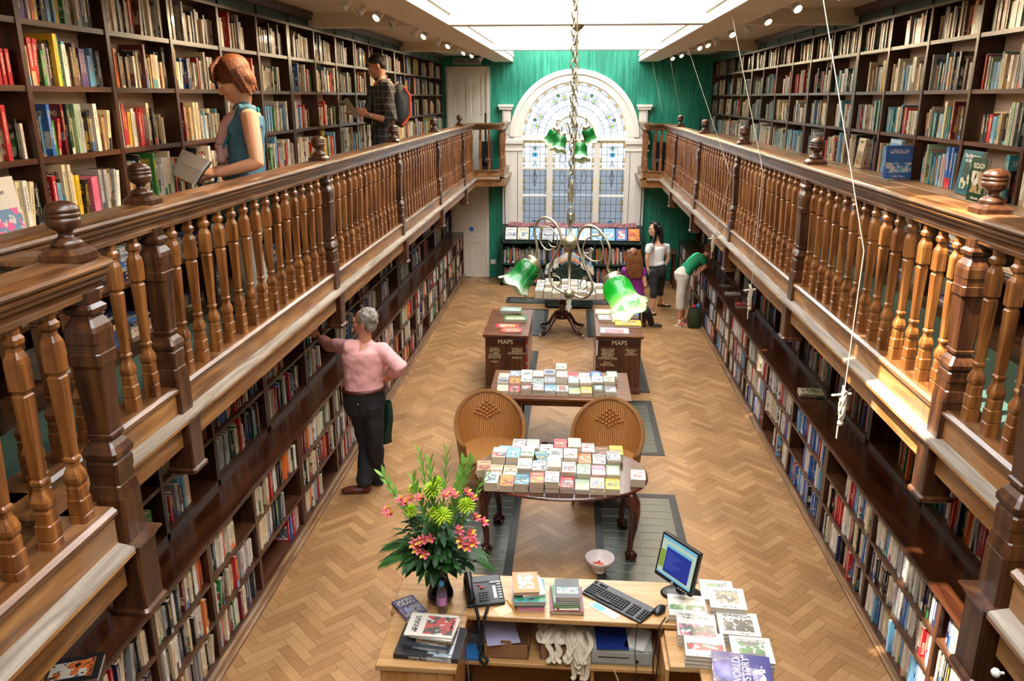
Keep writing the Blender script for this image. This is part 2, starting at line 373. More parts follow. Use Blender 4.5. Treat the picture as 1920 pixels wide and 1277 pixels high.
# roof lights: unseen frosted panes made to glow, one left out to shape the sunlight
emis('roof_glass','f4f8ff',ROOF)
rg=MB(); rb=MB(); ZT=5.9
for Y0,Y1 in ((-2.5,-.2),(0.02,3.9),(4.12,8.15),(8.37,12.4),(12.62,YB)):
    ny=4
    for k in range(ny):
        a=Y0+(Y1-Y0)*k/ny; b=Y0+(Y1-Y0)*(k+1)/ny
        if SUNBAY[0]<(a+b)/2<SUNBAY[1]:
            continue
        rg.add([(-1.13,a+.03,ZT),(-1.13,b-.03,ZT),(1.13,b-.03,ZT),(1.13,a+.03,ZT)],[(0,1,2,3)])
    for k in range(ny+1): a=Y0+(Y1-Y0)*k/ny; rb.box(-1.14,1.14,a-.03,a+.03,ZT-.02,ZT+.03)
rb.box(-1.26,-1.14,-2.5,YB,ZL+.001,ZT+.05); rb.box(1.14,1.26,-2.5,YB,ZL+.001,ZT+.05); rb.box(-1.26,1.26,YB-.02,YB+.1,ZL+.001,ZT+.05); rb.box(-1.26,1.26,-2.6,-2.5,ZL,ZT+.05)
o=rg.obj('window_roof','roof_glass'); struct(o); struct(rb.obj('window_roof_bars','white_paint'))
# ---- window joinery
wt=MB(); Yw=YB-.06
def arc(r0,r1,y0,y1,z0,a0=0,a1=pi,n=40,m=0,mb=wt):
    for i in range(n):
        t0,t1=a0+(a1-a0)*i/n,a0+(a1-a0)*(i+1)/n
        q=[(r*cos(t),y,r*sin(t)+z0) for t in (t0,t1) for r in (r0,r1) for y in (y0,y1)]
        mb.add(q,[(0,2,6,4),(1,5,7,3),(0,4,5,1),(2,3,7,6)],m,False)
arc(1.05,1.27,YB-.1,YB+.1,ZS+.04); arc(1.19,1.29,YB-.14,YB-.09,ZS+.04); arc(1.03,1.08,YB-.07,YB+.1,ZS+.04)
arc(.39,.49,YB-.06,YB+.06,ZS+.04); arc(.41,.45,YB-.09,YB-.05,ZS+.04)
for t in (45,90,135):
    t=radians(t); d=V((cos(t),0,sin(t))); c=V((0,YB,ZS+.04))+d*.77
    wt.rbox(c,(.56,.1,.035),mat=Matrix.Rotation(-t,3,'Y'))
wt.box(-1.27,1.27,YB-.09,YB+.1,2.8,2.92); wt.box(-1.32,1.32,YB-.13,YB-.08,2.82,2.86)
wt.box(-1.27,-1.03,YB-.1,YB+.1,1.0,2.82); wt.box(1.03,1.27,YB-.1,YB+.1,1.0,2.82)
wt.box(-.54,-.42,YB-.09,YB+.1,1.05,2.82); wt.box(.41,.53,YB-.09,YB+.1,1.05,2.82)
for z in (2.27,): wt.box(-1.03,1.03,YB-.07,YB+.06,z-.02,z+.02)
wt.box(-1.03,-.54,YB-.07,YB+.06,1.7,1.735); wt.box(.53,1.03,YB-.07,YB+.06,1.7,1.735)
wt.box(-1.08,1.08,YB-.14,YB+.1,1.04,1.12)
struct(wt.obj('window_1','white_paint',bevel=.006))
tp=MB()
for s in (-1,1):
    a,b=sorted((s*1.27,s*1.44)); tp.box(a,b,YB-.1,YB,0,3.42); a,b=sorted((s*1.24,s*1.5)); tp.box(a,b,YB-.15,YB,3.42,3.47); a,b=sorted((s*1.22,s*1.52)); tp.box(a,b,YB-.17,YB,3.47,3.52)
    a,b=sorted((s*1.3,s*1.41)); tp.box(a,b,YB-.12,YB,2.95,3.36)
    a,b=sorted((s*1.02,s*1.5)); tp.box(a,b,YB-.14,YB,2.76,2.84); tp.box(a,b,YB-.12,YB,2.62,2.65)
    a,b=sorted((s*1.06,s*1.44)); tp.box(a,b,YB-.08,YB,0,2.76)
    for q in (1.12,1.38): a,b=sorted((s*q,s*(q+.02))); tp.box(a,b,YB-.1,YB,.1,2.62)
tp.box(-1.06,1.06,YB-.03,YB,0,1.04)
struct(tp.obj('trim_window_surround','white_paint',bevel=.005))
# stained glass: frosted clear panes, coloured border pieces and lead lines
def glassmat(name,col,tr=.75):
    m=bpy.data.materials.new(name); m.use_nodes=True; N=m.node_tree.nodes; L=m.node_tree.links; N.clear(); M[name]=m
    o=N.new('ShaderNodeOutputMaterial'); t=N.new('ShaderNodeBsdfTransparent'); d=N.new('ShaderNodeBsdfTranslucent'); g=N.new('ShaderNodeBsdfGlossy'); x=N.new('ShaderNodeMixShader'); y=N.new('ShaderNodeMixShader')
    t.inputs[0].default_value=rgb(col); d.inputs[0].default_value=rgb(col); g.inputs['Roughness'].default_value=.15; x.inputs[0].default_value=1-tr; y.inputs[0].default_value=.05
    L.new(t.outputs[0],x.inputs[1]); L.new(d.outputs[0],x.inputs[2]); L.new(x.outputs[0],y.inputs[1]); L.new(g.outputs[0],y.inputs[2]); L.new(y.outputs[0],o.inputs[0])
glassmat('window_glass','f2f6f8',.72); glassmat('glass_amber','d9b46a',.6); glassmat('glass_green','3f9a55',.6); glassmat('glass_lime','a9c84a',.6); glassmat('glass_blue','2aa0cc',.6)
plain('lead','2c3436',.5,.3)
Yg=YB+.02
gl=MB(); ld=MB()
def seg(a,b,r=.0042): ld.tube([(a[0],Yg-.006,a[1]),(b[0],Yg-.006,b[1])],r,n=4,ends=False)
def poly(ps,r=.0042):
    for a,b in zip(ps,ps[1:]): seg(a,b,r)
def circ(x,z,r,n=16,lr=.0042,sx=1): poly([(x+r*sx*cos(2*pi*i/n),z+r*sin(2*pi*i/n)) for i in range(n+1)],lr)
def jewel(x,z,r,m,sx=1): gl.add([(x+r*sx*cos(2*pi*i/10),Yg-.004,z+r*sin(2*pi*i/10)) for i in range(10)],[tuple(range(10))],m)
for x0,x1 in ((-1.03,-.54),(-.42,.41),(.53,1.03)):
    gl.add([(x0,Yg,1.1),(x1,Yg,1.1),(x1,Yg,2.82),(x0,Yg,2.82)],[(0,1,2,3)],0)
    for xa,xb in ((x0,x0+.035),(x1-.035,x1)):
        for k in range(12):
            if k%3!=1: gl.add([(xa,Yg-.003,1.1+k*.143),(xb,Yg-.003,1.1+k*.143),(xb,Yg-.003,1.1+k*.143+.1),(xa,Yg-.003,1.1+k*.143+.1)],[(0,1,2,3)],1)
    gl.add([(x0,Yg-.003,2.77),(x1,Yg-.003,2.77),(x1,Yg-.003,2.8),(x0,Yg-.003,2.8)],[(0,1,2,3)],1)
    nx=4 if x1-x0<.6 else 7
    for k in range(1,nx): x=x0+.035+(x1-x0-.07)*k/nx; seg((x,1.1),(x,2.8))
    seg((x0+.035,1.1),(x0+.035,2.8)); seg((x1-.035,1.1),(x1-.035,2.8))
    for k in range(12): seg((x0,1.12+.143*k),(x1,1.12+.143*k))
    xc=(x0+x1)/2
    if nx==4:
        jewel(xc,2.66,.03,2,.7); circ(xc,2.66,.045); circ(xc-.05,2.68,.03); circ(xc+.05,2.68,.03)
        gl.add([(xc-.04,Yg-.005,2.5),(xc+.04,Yg-.005,2.5),(xc+.04,Yg-.005,2.58),(xc-.04,Yg-.005,2.58)],[(0,1,2,3)],4)
        for q in (-.05,.05): seg((xc+q,2.46),(xc+q,2.62))
        poly([(xc,2.42),(xc+.05,2.3),(xc,2.36),(xc-.05,2.3),(xc,2.42)]); poly([(xc,2.25),(xc+.05,2.08),(xc,1.9),(xc-.05,2.08),(xc,2.25)]); poly([(xc,2.2),(xc+.025,2.08),(xc,1.97),(xc-.025,2.08),(xc,2.2)])
        jewel(xc,1.16,.05,4); circ(xc,1.16,.055)
    else:
        for q in (-.22,.22):
            poly([(xc+q,2.25),(xc+q+.05,2.1),(xc+q,1.95),(xc+q-.05,2.1),(xc+q,2.25)]); circ(xc+q,2.45,.07)
        circ(xc,1.92,.17,20); circ(xc,1.92,.1); circ(xc,2.52,.26,22); circ(xc,2.52,.16); jewel(xc,2.35,.03,2)
# fan light
zc=ZS+.04
gl.add([(0,Yg,zc)]+[(1.06*cos(pi*i/40),Yg,zc+1.06*sin(pi*i/40)) for i in range(41)],[(0,i+1,i+2) for i in range(40)],0)
for r in (.6,.74,.87,.99): poly([(r*cos(pi*i/40),zc+r*sin(pi*i/40)) for i in range(41)])
for r in (.15,.27): poly([(r*cos(pi*i/20),zc+r*sin(pi*i/20)) for i in range(21)])
for i in range(1,24):
    t=pi*i/24; seg((.5*cos(t),zc+.5*sin(t)),(1.05*cos(t),zc+1.05*sin(t)),.003)
for i in range(1,10): t=pi*i/10; seg((.1*cos(t),zc+.1*sin(t)),(.39*cos(t),zc+.39*sin(t)),.0035)
for t0 in (22,67,113,158):
    for dt,r,mm in ((-6,.78,3),(6,.78,3),(0,.85,2)):
        t=radians(t0+dt*1.2); x,z=r*cos(t),zc+r*sin(t); circ(x,z,.055 if mm==3 else .03,14,.005); jewel(x,z,.03 if mm==3 else .025,mm)
for i in range(28):
    t0,t1=pi*(i+.1)/28,pi*(i+.9)/28
    if i%2: gl.add([(r*cos(t),Yg-.003,zc+r*sin(t)) for t,r in ((t0,1.0),(t1,1.0),(t1,1.05),(t0,1.05))],[(0,1,2,3)],1)
struct(gl.obj('window_2_glass',['window_glass','glass_amber','glass_green','glass_lime','glass_blue'])); struct(ld.obj('window_3_leads','lead'))
# what stands behind the window: a grey-blue house front across a yard, a pink banner on it
plain('outside_wall','45505f',.8,var=.35,scale=1.2); plain('outside_banner','d98a94',.7)
ow=MB().box(-4,4,20.5,21,-.5,1.95); ow.box(-4.2,4.2,20.3,20.5,1.2,1.3)
struct(ow.obj('exterior_building','outside_wall')); struct(MB().box(-.7,.4,20.2,20.28,.2,.45).obj('exterior_banner','outside_banner'))
# ---- doors
def door(name,x0,x1,z0,z1,panels,low):
    f=MB(); f.box(x0,x0+.09,YB-.06,YB,z0,z1); f.box(x1-.07,x1,YB-.06,YB,z0,z1); f.box(x0,x1,YB-.065,YB,z1-.09,z1); f.box(x0+.03,x0+.05,YB-.075,YB,z0,z1); struct(f.obj('trim_'+name,'cream_paint'))
    d=MB(); a,b=x0+.09,x1-.07; d.box(a,b,YB-.02,YB,z0,z1-.09)
    W=b-a; y=YB-.035; st=W*.14
    cols=[a,a+st,a+W/2-st*.5,a+W/2+st*.5,b-st,b]
    d.box(cols[0],cols[1],y,YB-.021,z0,z1-.09); d.box(cols[2],cols[3],y,YB-.021,z0,z1-.09); d.box(cols[4],cols[5],y,YB-.021,z0,z1-.09)
    for p0,p1 in zip([z0]+[p[1] for p in panels],[p[0] for p in panels]+[z1-.09]):
        for c0,c1 in ((cols[1],cols[2]),(cols[3],cols[4])): d.box(c0,c1,y,YB-.021,p0,p1)
    for p0,p1 in panels:
        for c0,c1 in ((cols[1],cols[2]),(cols[3],cols[4])): d.box(c0+.035,c1-.035,y+.006,YB-.021,p0+.04,p1-.04)
    o=d.obj(name,'cream_paint'); struct(o)
    return o
door('door_1',-2.57,-1.69,GZ,4.24,[(GZ+.2,GZ+.9),(GZ+1.05,4.05)],0)
d2=door('door_2',-2.53,-1.73,0,1.98,[(.2,.72),(.9,1.75)],1)
kn=MB().lathe([(.012,0),(.012,.03),(.027,.045),(.03,.06),(.02,.075)],c=(-2.36,YB-.035,.82),mat=Matrix.Rotation(pi/2,3,'X')); k=kn.obj('door_knob','metal_dark'); k.parent=d2
bd=MB().lathe([(.05,0),(.05,.005)],c=(-2.1,YB-.04,1.02),n=24,mat=Matrix.Rotation(pi/2,3,'X')).obj('notice_disc','blue_disc'); tag(bd,'small round blue notice stuck on the lower white door','notice')
fx=MB().box(-2.42,-1.86,YB-.03,YB-.002,4.27,4.4).obj('exit_sign','sign_grey'); tag(fx,'grey FIRE EXIT sign above the upper door','sign')
text('lettering','FIRE EXIT',.115,'dark_letters',fx,(-2.14,YB-.032,4.335),(pi/2,0,0))
sk=MB().box(-1.7,-1.58,YB-.04,YB,.28,.37); o=sk.obj('wall_socket','socket_white',bevel=.004); tag(o,'white double socket on the green wall beside the lower door','socket')
for s,lab in ((-1,'thin dark cable running down the left white window jamb'),(1,'thin dark cable running down the right white window jamb')):
    o=MB().tube([(s*1.37,YB-.12,2.1),(s*1.4,YB-.12,1.7),(s*1.38,YB-.12,1.2),(s*1.45,YB-.12,.6),(s*1.6,YB-.05,.3)],.006,n=5).obj('wall_cable','dark_grey_plastic'); tag(o,lab,'cable')
# ---- galleries: floor slab, fascia boards, dusty ledge, brackets
def sb(mb,s,xa,xb,y0,y1,z0,z1,m=0):
    a,b=sorted((s*xa,s*xb)); mb.box(a,b,y0,y1,z0,z1,m)
BAL=[(.62,0),(1,.0),(1,.075),(.9,.078),(.9,.082),(1,.085),(1,.15),(.9,.155),(.88,.16),(.88,.205),(.8,.215),(.98,.235),(1,.255),(.86,.275),(.6,.3),(.56,.32),(.74,.33),(.74,.342),(.56,.352),(.6,.36),(.84,.7),(.84,.705),(.7,.712),(.7,.722),(.95,.732),(.97,.84),(.9,.86),(.62,.885),(.56,.9),(.84,.915),(.86,.935),(.6,.95),(.62,.96),(.62,1)]
NEW=[(1.1,-.09),(1.1,.14),(1.12,.145),(1,.2),(.95,.205),(.95,.25),(1,.255),(1,.3),(.9,.31),(1.08,.325),(1.1,.345),(.9,.37),(.68,.39),(.66,.4),(.8,.405),(.8,.42),(.66,.425),(.7,.43),(.86,.7),(.88,.71),(.98,.715),(1,.76),(.96,.765),(.96,.8),(1,.805),(1,.85),(.92,.87),(.66,.9),(.62,.91),(.84,.92),(.88,.94),(.66,.955),(.66,1)]
bal_me=MB().lathe([(.0275*r,.738*t) for r,t in BAL],sq=.2,smooth=False).mesh('baluster',['oak_baluster'])
def newel_me(z0=-.085,z1=.745,w=.056): return MB().lathe([(w*r,z0+(z1-z0)*t) for r,t in NEW],sq=.16,smooth=False).mesh('newel_post',['oak_post'])
new_me=newel_me()
fb=MB(); fb.lathe([(.085,0),(.085,.03),(.06,.05),(.06,.055)],sq=.3,smooth=False)
fb.lathe([(.056,.055),(.06,.062),(.06,.07),(.05,.082),(.03,.092),(.026,.1),(.028,.115),(.042,.122),(.058,.135),(.063,.15),(.0635,.168),(.058,.17),(.0635,.172),(.0635,.188),(.058,.19),(.0635,.192),(.061,.205),(.05,.222),(.03,.232),(.001,.236)],n=24)
fb.v=[(x*.8,y*.8,z*.78) for x,y,z in fb.v]; fin_me=fb.mesh('finial',['oak_post'])
RH=[(.05,-.115),(.054,-.098),(.05,-.094),(.05,-.072),(.066,-.068),(.07,-.058),(.07,-.05),(.083,-.046),(.09,-.036),(.09,-.032),(.082,-.03),(.082,-.026),(.096,-.022),(.1,-.014),(.096,-.004),(.085,.001),(.05,.008)]
RAILP=RH+[(-a,b) for a,b in reversed(RH)]
PEND=MB().lathe([(.05,-.30),(.073,-.285),(.073,-.27),(.063,-.26),(.063,-.03),(.075,-.01),(.085,0)],sq=.12,smooth=False).mesh('pendant_block',['oak_post'])
ZR,ZBR=3.19,2.345
def put(me,name,parent,x,y,z,kind=None,rz=0):
    o=bpy.data.objects.new(name,me); C.objects.link(o); o.parent=parent; o.location=(x,y,z); o.rotation_euler.z=rz
    if kind: o['kind']=kind
    return o
def balustrade(s,X,Ynew,nearX,nearY,endY,endX,lab):
    root=empty('balustrade',(s*X,nearY,ZBR),lab,'balustrade'); root.matrix_world; O=V(root.location)
    P=lambda x,y,z:(x-O.x,y-O.y,z-O.z)
    def seg(a,b,ext=.0,dz=0,hx=0):     # handrail + base rail + fascia + ledge along a->b  (outer side = toward hall centre)
        a=V((a[0],a[1],0)); b=V((b[0],b[1],0)); t=(b-a).normalized(); a=a-t*ext; b=b+t*ext
        w=V((t.y,-t.x,0))
        if w.dot(V((-s*1.0,0,0)) if abs(t.y)>.5 else V((0,-1,0)))<0: w=-w
        hs=V((0,0.17,0)) if hx else V((0,0,0))
        h=MB().extrude(RAILP[::-1],P(*(V((a.x,a.y,ZR+dz))+(hs if hx==2 else V((0,0,0))))),P(*(V((b.x,b.y,ZR+dz))+hs)),side=w); h.obj('handrail','oak_rail',root,fix=True)
        h=MB().extrude([(-.07,0),(.072,0),(.088,-.012),(.088,-.024),(.076,-.04),(-.07,-.04)],P(a.x,a.y,ZBR),P(b.x,b.y,ZBR),side=w); h.obj('base_rail','oak_rail',root,fix=True)
        f=MB().extrude([(-.06,0),(.072,0),(.072,-.12),(-.06,-.12)],P(a.x,a.y,ZBR-.04),P(b.x,b.y,ZBR-.04),side=w); f.obj('fascia_board','oak_fascia',root,fix=True)
        l=MB().extrude([(.0,.012),(.072,.01),(.125,-.002),(.13,-.012),(.0,-.012)],P(a.x,a.y,2.2),P(b.x,b.y,2.2),side=w); l.obj('ledge','dusty_ledge',root,fix=True)
        g=MB().extrude([(0,0),(.13,0),(.13,-.014),(.105,-.028),(.105,-.036),(.085,-.05),(.08,-.055),(.08,-.145),(0,-.145)],P(a.x,a.y,2.188),P(b.x,b.y,2.188),side=w); g.obj('lower_fascia','oak_fascia',root,fix=True)
        return w
    seg((s*X,nearY+.0),(s*X,endY)); seg((s*nearX,-1.2),(s*nearX,nearY),0,-.035,1); seg((s*nearX,nearY),(s*(X+.05),nearY),0,-.035,2); 
    seg((s*X,endY),(s*endX,endY)); seg((s*endX,endY),(s*endX,YB-.02))
    posts=[(X,y) for y in Ynew]+[(nearX,nearY+.09),(nearX,-.3)]
    for x,y in posts:
        n=put(new_me,'newel_post',root,*P(s*(x-.03),y,ZBR-(.03 if x==nearX else 0))); put(fin_me,'finial',n,s*.025,0,.848)
        put(PEND,'pendant_block',root,*P(s*(x-.055),y,2.188))
    cnt=0; Yn=sorted(Ynew)
    spans=list(zip([nearY]+Yn,Yn+[endY]))
    for a,b in spans:
        k=max(1,int(round((b-a)/.172))); 
        for i in range(1,k):
            y=a+(b-a)*i/k
            if cnt<84 and b-y>.04: put(bal_me,'baluster',root,*P(s*(X-.025),y,ZBR)); cnt+=1
    for i in range(9): put(bal_me,'baluster',root,*P(s*(nearX-.025),nearY-.16*(i+1)+.07,ZBR-.03))
    put(bal_me,'baluster',root,*P(s*(nearX+.17),nearY,ZBR))
    for q in (.12,.42): put(bal_me,'baluster',root,*P(s*(X-(X-endX)*(q+.2)),endY,ZBR))
    for i in range(4): put(bal_me,'baluster',root,*P(s*endX,endY+.2+.25*i,ZBR))
    return root
BL=balustrade(-1,1.92,[3.45,6.02,8.6,11.15,13.7],1.58,2.27,15.25,1.38,'turned oak balustrade along the left gallery, dark posts with ball tops')
BR=balustrade(1,1.72,[3.43,5.93,8.45,11.0,13.55],1.38,2.12,15.25,1.36,'turned oak balustrade along the right gallery, patched with sunlight')
for s,X,nX,nm in ((-1,1.92,1.58,'left'),(1,1.72,1.38,'right')):
    f=MB(); sb(f,s,X,WX,1.0,YB,2.12,GZ); sb(f,s,nX,WX,1.0,2.12,2.12,GZ); sb(f,s,1.36,X,15.25,YB,2.12,GZ); struct(f.obj('floor_gallery_'+nm,'carpet'))
    f=MB(); sb(f,s,X-.06,WX,-2.4,YB,2.05,2.12); sb(f,s,nX-.06,WX,-2.4,2.12,2.05,2.12); struct(f.obj('ceiling_under_gallery_'+nm,'ceiling_paint'))
# white knob on the near right fascia; board rail across the left gallery
o=MB().lathe([(.004,0),(.005,.012),(.012,.016),(.014,.024),(.009,.032),(.001,.034)],mat=Matrix.Rotation(-pi/2,3,'Y')).obj('fascia_knob','white_plastic',loc=(1.24,1.97,2.1)); tag(o,'small white knob on the fascia by the near right post','knob')
o=MB().box(-2.42,-1.68,2.42,2.48,2.98,3.14).obj('gate_board','oak_rail'); tag(o,'plain wooden board barring the left gallery behind the near post','gate')
# ---- bookcases
LV={-1:[3.04,3.365,3.705,4.01],1:[3.04,3.37,3.70,4.05]}
UP={-1:[2.33,3.075,3.82,4.565,5.31,6.055,6.8,7.545,8.3,9.04,9.79,10.53,11.27,12.02,12.7,13.42,14.14,14.86,15.58,16.3],
     1:[2.66,3.44,4.21,4.98,5.75,6.52,7.29,8.06,8.83,9.6,10.37,11.14,11.91,12.68,13.4,14.12,14.84,15.56,16.28]}
def bcase(s,ys,lab,side):
    r=empty('gallery_bookcase',(s*2.62,ys[0],GZ),lab,'bookcase','bookcases lining the '+side+' gallery wall'); O=V(r.location)
    def part(nm,mat,fn,bev=0):
        mb=MB(); fn(mb); mb.v=[tuple(V(p)-O) for p in mb.v]; return mb.obj(nm,mat,r,bevel=bev)
    ys=[ys[0]+.02]+list(ys[1:-1])+[ys[-1]-.02]; y0,y1=ys[0]-.018,ys[-1]+.018
    part('back_panel','shelf_back',lambda b:sb(b,s,2.78,2.8,y0,y1,3.04,4.3))
    for i,y in enumerate(ys):
        part('upright','shelf_upright',lambda b:(sb(b,s,2.62,2.78,y-.012,y+.012,3.04,4.3),sb(b,s,2.61,2.635,y-.017,y+.017,3.04,4.3)))
    for z in LV[s][1:]: part('shelf','shelf_wood',lambda b:(sb(b,s,2.625,2.78,y0,y1,z-.022,z),sb(b,s,2.615,2.63,y0,y1,z-.026,z+.001)))
    part('counter','grey_counter',lambda b:(sb(b,s,2.44,2.9,y0,y1,3.005,3.04),sb(b,s,2.43,2.46,y0,y1,2.985,3.02)),.004)
    part('cornice','shelf_upright',lambda b:(sb(b,s,2.6,2.9,y0,y1,4.28,4.3),sb(b,s,2.57,2.9,y0,y1,4.37,4.4),sb(b,s,2.54,2.9,y0,y1,4.4,ZC-.001)))
    for a,b_ in zip(ys,ys[1:]): part('frieze_board','frieze_green',lambda b:sb(b,s,2.608,2.62,a+.03,b_-.03,4.3,4.37))
    part('frieze_backing','shelf_wood',lambda b:sb(b,s,2.62,2.9,y0,y1,4.3,4.37))
    part('cupboard_back','shelf_wood',lambda b:sb(b,s,2.84,2.88,y0,y1,GZ,3.0))
    part('low_shelf','shelf_wood',lambda b:(sb(b,s,2.5,2.84,y0,y1,2.62,2.64),sb(b,s,2.5,2.84,y0,y1,GZ,2.3)))
    for y in ys: part('divider','shelf_upright',lambda b:sb(b,s,2.49,2.84,y-.015,y+.015,GZ,3.0))
plain('frieze_green','24463d',.6,var=.1)
names={0:'nearest to the camera',1:'between the two ceiling beams',2:'farthest, by the green wall'}
GC=[]
for s,side in ((-1,'left'),(1,'right')):
    u=UP[s]; cuts=[0,7,13,len(u)-1] if s<0 else [0,7,13,len(u)-1]
    for k in range(3): bcase(s,u[cuts[k]:cuts[k+1]+1],'tall dark wood bookcase on the %s gallery, %s'%(side,names[k]),side)
# ground floor
CZ={-1:.96,1:.87}; LL={-1:[.10,.38,.67],1:[.05,.325,.60]}
UG={-1:[2.2,2.9,3.6,4.3,5.05,6.04,7.05,8.05,9.1,10.15,11.2,12.25,13.3,14.35,15.4,16.45],1:[2.0,3.09,4.18,5.27,6.36,7.45,8.54,9.65,10.76,11.85,12.95,14.05,15.2,16.4]}
def gcase(s,ys,lab,side):
    r=empty('wall_bookcase',(s*2.27,ys[0],0),lab,'bookcase','bookcases under the '+side+' gallery'); O=V(r.location); cz=CZ[s]; fx=2.27 if s<0 else 2.2
    def part(nm,mat,fn,bev=0):
        mb=MB(); fn(mb); mb.v=[tuple(V(p)-O) for p in mb.v]; return mb.obj(nm,mat,r,bevel=bev)
    ys=[ys[0]+.022]+list(ys[1:-1])+[ys[-1]-.022]; y0,y1=ys[0]-.021,ys[-1]+.021
    part('plinth','plinth_wood',lambda b:(sb(b,s,fx-.03,fx+.2,y0,y1,0,LL[s][0]-.025),sb(b,s,fx-.05,fx,y0,y1,0,.03)),.006)
    part('counter','counter_wood',lambda b:(sb(b,s,fx-.015,2.6,y0,y1,cz-.03,cz),sb(b,s,fx-.025,fx,y0,y1,cz-.022,cz-.006)),.003)
    part('back_panel','shelf_wood',lambda b:(sb(b,s,fx+.22,fx+.24,y0,y1,0,cz-.03),sb(b,s,2.8,2.82,y0,y1,cz,2.05)))
    for y in ys:
        part('upright','shelf_upright',lambda b:(sb(b,s,fx,fx+.22,y-.014,y+.014,LL[s][0],cz-.03),sb(b,s,fx-.006,fx+.02,y-.02,y+.02,LL[s][0],cz-.03)))
        part('upper_upright','shelf_upright',lambda b:(sb(b,s,2.52,2.8,y-.013,y+.013,cz,2.05),sb(b,s,2.51,2.53,y-.019,y+.019,cz,2.05)))
    for z in LL[s]: part('shelf','shelf_wood',lambda b:(sb(b,s,fx+.004,fx+.22,y0,y1,z-.02,z),sb(b,s,fx-.004,fx+.01,y0,y1,z-.026,z+.001)))
    for z in (cz+.04,cz+.38,cz+.72): part('upper_shelf','shelf_wood',lambda b:(sb(b,s,2.525,2.8,y0,y1,z-.02,z),sb(b,s,2.515,2.53,y0,y1,z-.025,z+.001)))
    part('upper_plinth','shelf_upright',lambda b:sb(b,s,2.51,2.53,y0,y1,cz,cz+.04))
for s,side,cuts in ((-1,'left',[0,5,10,15]),(1,'right',[0,4,8,13])):
    for k in range(3): gcase(s,UG[s][cuts[k]:cuts[k+1]+1],'dark bookcase with a counter under the %s gallery, %s stretch'%(side,('nearest','middle','farthest')[k]),side)
# ---- track spotlights under the beams
hb=MB().lathe([(.022,0),(.03,.02),(.036,.1),(.04,.115),(.034,.115),(.03,.1)],n=16).mesh('lamp_head',['white_plastic'])
lb=MB().lathe([(.0,.104),(.032,.106)],n=16,cap=False).mesh('lamp_lens',['lamp_lens']); lo=MB().lathe([(.0,.104),(.032,.106)],n=16,cap=False).mesh('lamp_lens',['steel'])
stm=MB().lathe([(.02,-.005),(.02,.03)],n=10).box(-.05,.05,-.02,.02,.02,.035).mesh('lamp_bracket',['white_plastic'])
def spot(s,y,on,aim,lab):
    r=empty('track_spotlight',(s*1.68,y,ZC-.035),lab,'spotlight','small white spotlights along the ceiling beams')
    put(stm,'lamp_bracket',r,0,0,0)
    q=V(aim).normalized().to_track_quat('Z','Y'); h=put(hb,'lamp_head',r,0,0,-.03); h.rotation_mode='QUATERNION'; h.rotation_quaternion=q
    put(lb if on else lo,'lamp_lens',h,0,0,0)
    if on:
        d=bpy.data.lights.new('spot_lamp','SPOT'); d.energy=SPOTW*(.75 if s>0 else 1); d.color=(1,.74,.45); d.spot_size=radians(82); d.spot_blend=.7; d.shadow_soft_size=.03
        l=bpy.data.objects.new('spot_lamp',d); C.objects.link(l); l.location=V((s*1.68,y,ZC-.065))+V(aim).normalized()*.13; l.rotation_mode='QUATERNION'; l.rotation_quaternion=(-V(aim).normalized()).to_track_quat('Z','Y')
ords=['first','second','third','fourth','fifth','sixth','seventh','eighth','ninth','tenth','eleventh','twelfth','thirteenth','fourteenth','fifteenth','sixteenth','seventeenth','eighteenth','nineteenth','twentieth','twenty-first','twenty-second','twenty-third','twenty-fourth']
for i,(y,on,ay) in enumerate([(4.4,1,0),(5.4,1,.2),(6.3,0,-.3),(6.75,0,-.5),(7.35,1,-.6),(7.9,0,-.8),(9.0,0,-.2),(9.6,1,-.6),(10.5,0,.3),(11.4,1,-.6),(12.2,0,-.4),(13.0,1,-.4),(14.0,1,-.6),(15.2,0,-.4)]):
    spot(-1,y,on,(-.5,ay*.8-(.3 if on else 0),-.72),'white spotlight on the left ceiling beam, %s from the camera'%ords[i])
for i,(y,on,ay) in enumerate([(4.4,1,0),(5.8,1,0),(6.9,1,-.9),(7.9,1,-.6),(8.7,0,-.2),(9.6,1,-.9),(10.6,0,-.3),(11.3,1,-.6),(12.0,1,-.8),(13.0,0,-.3),(14.0,1,-.6),(15.2,1,-.9)]):
    spot(1,y,on,(.42,ay*.8-(.3 if on else 0),-.85),'white spotlight on the right ceiling beam, %s from the camera'%ords[i])
# ---- cords from the roof to the right balustrade, tied in knots
def cord(p0,p1,p2,lab,knot=True):
    r=empty('blind_cord',p1,lab,'cord','pale cords hanging from the roof on the right'); O=V(p1)
    pts=[V(p0)-O,V(p1)-O]+([V(p2)-O] if p2 else []); MB().tube(pts,.0022,n=5).obj('cord_line','rope',r)
    if knot:
        e=V(p2)-O; k=MB(); rg=random.Random(len(lab))
        for j in range(6): k.tube([e+V((.012*cos(t)*rg.uniform(.5,1.4),.012*sin(t)*rg.uniform(.5,1.4),-.06+.06*sin(t+j)+.01*j)) for t in [i*pi/4 for i in range(8)]],.0045,n=5,closed=True)
        k.tube([e,e+V((.005,0,-.1)),e+V((-.008,0,-.15)),e+V((-.004,.01,-.21))],.004,n=5)
        for z in (-.02,-.13): k.ell(e+V((0,0,z)),(.014,.014,.016),8,6)
        k.tube([e+V((-.05,0,.0)),e+V((.03,0,.01))],.006,n=6); k.obj('knot','rope',r)
def xy(a,b,X): p=atx(a,b,X); return tuple(p)
cord(aty(1543,-5,3.55),aty(1620,470,3.5),aty(1582,742,3.42),'pale cord hanging past the right rail, big knot above the near counter')
cord(aty(1366,-5,7.5),aty(1430,320,5.5),aty(1408,545,5.6),'pale cord down the right side, knot over the middle of the counter')
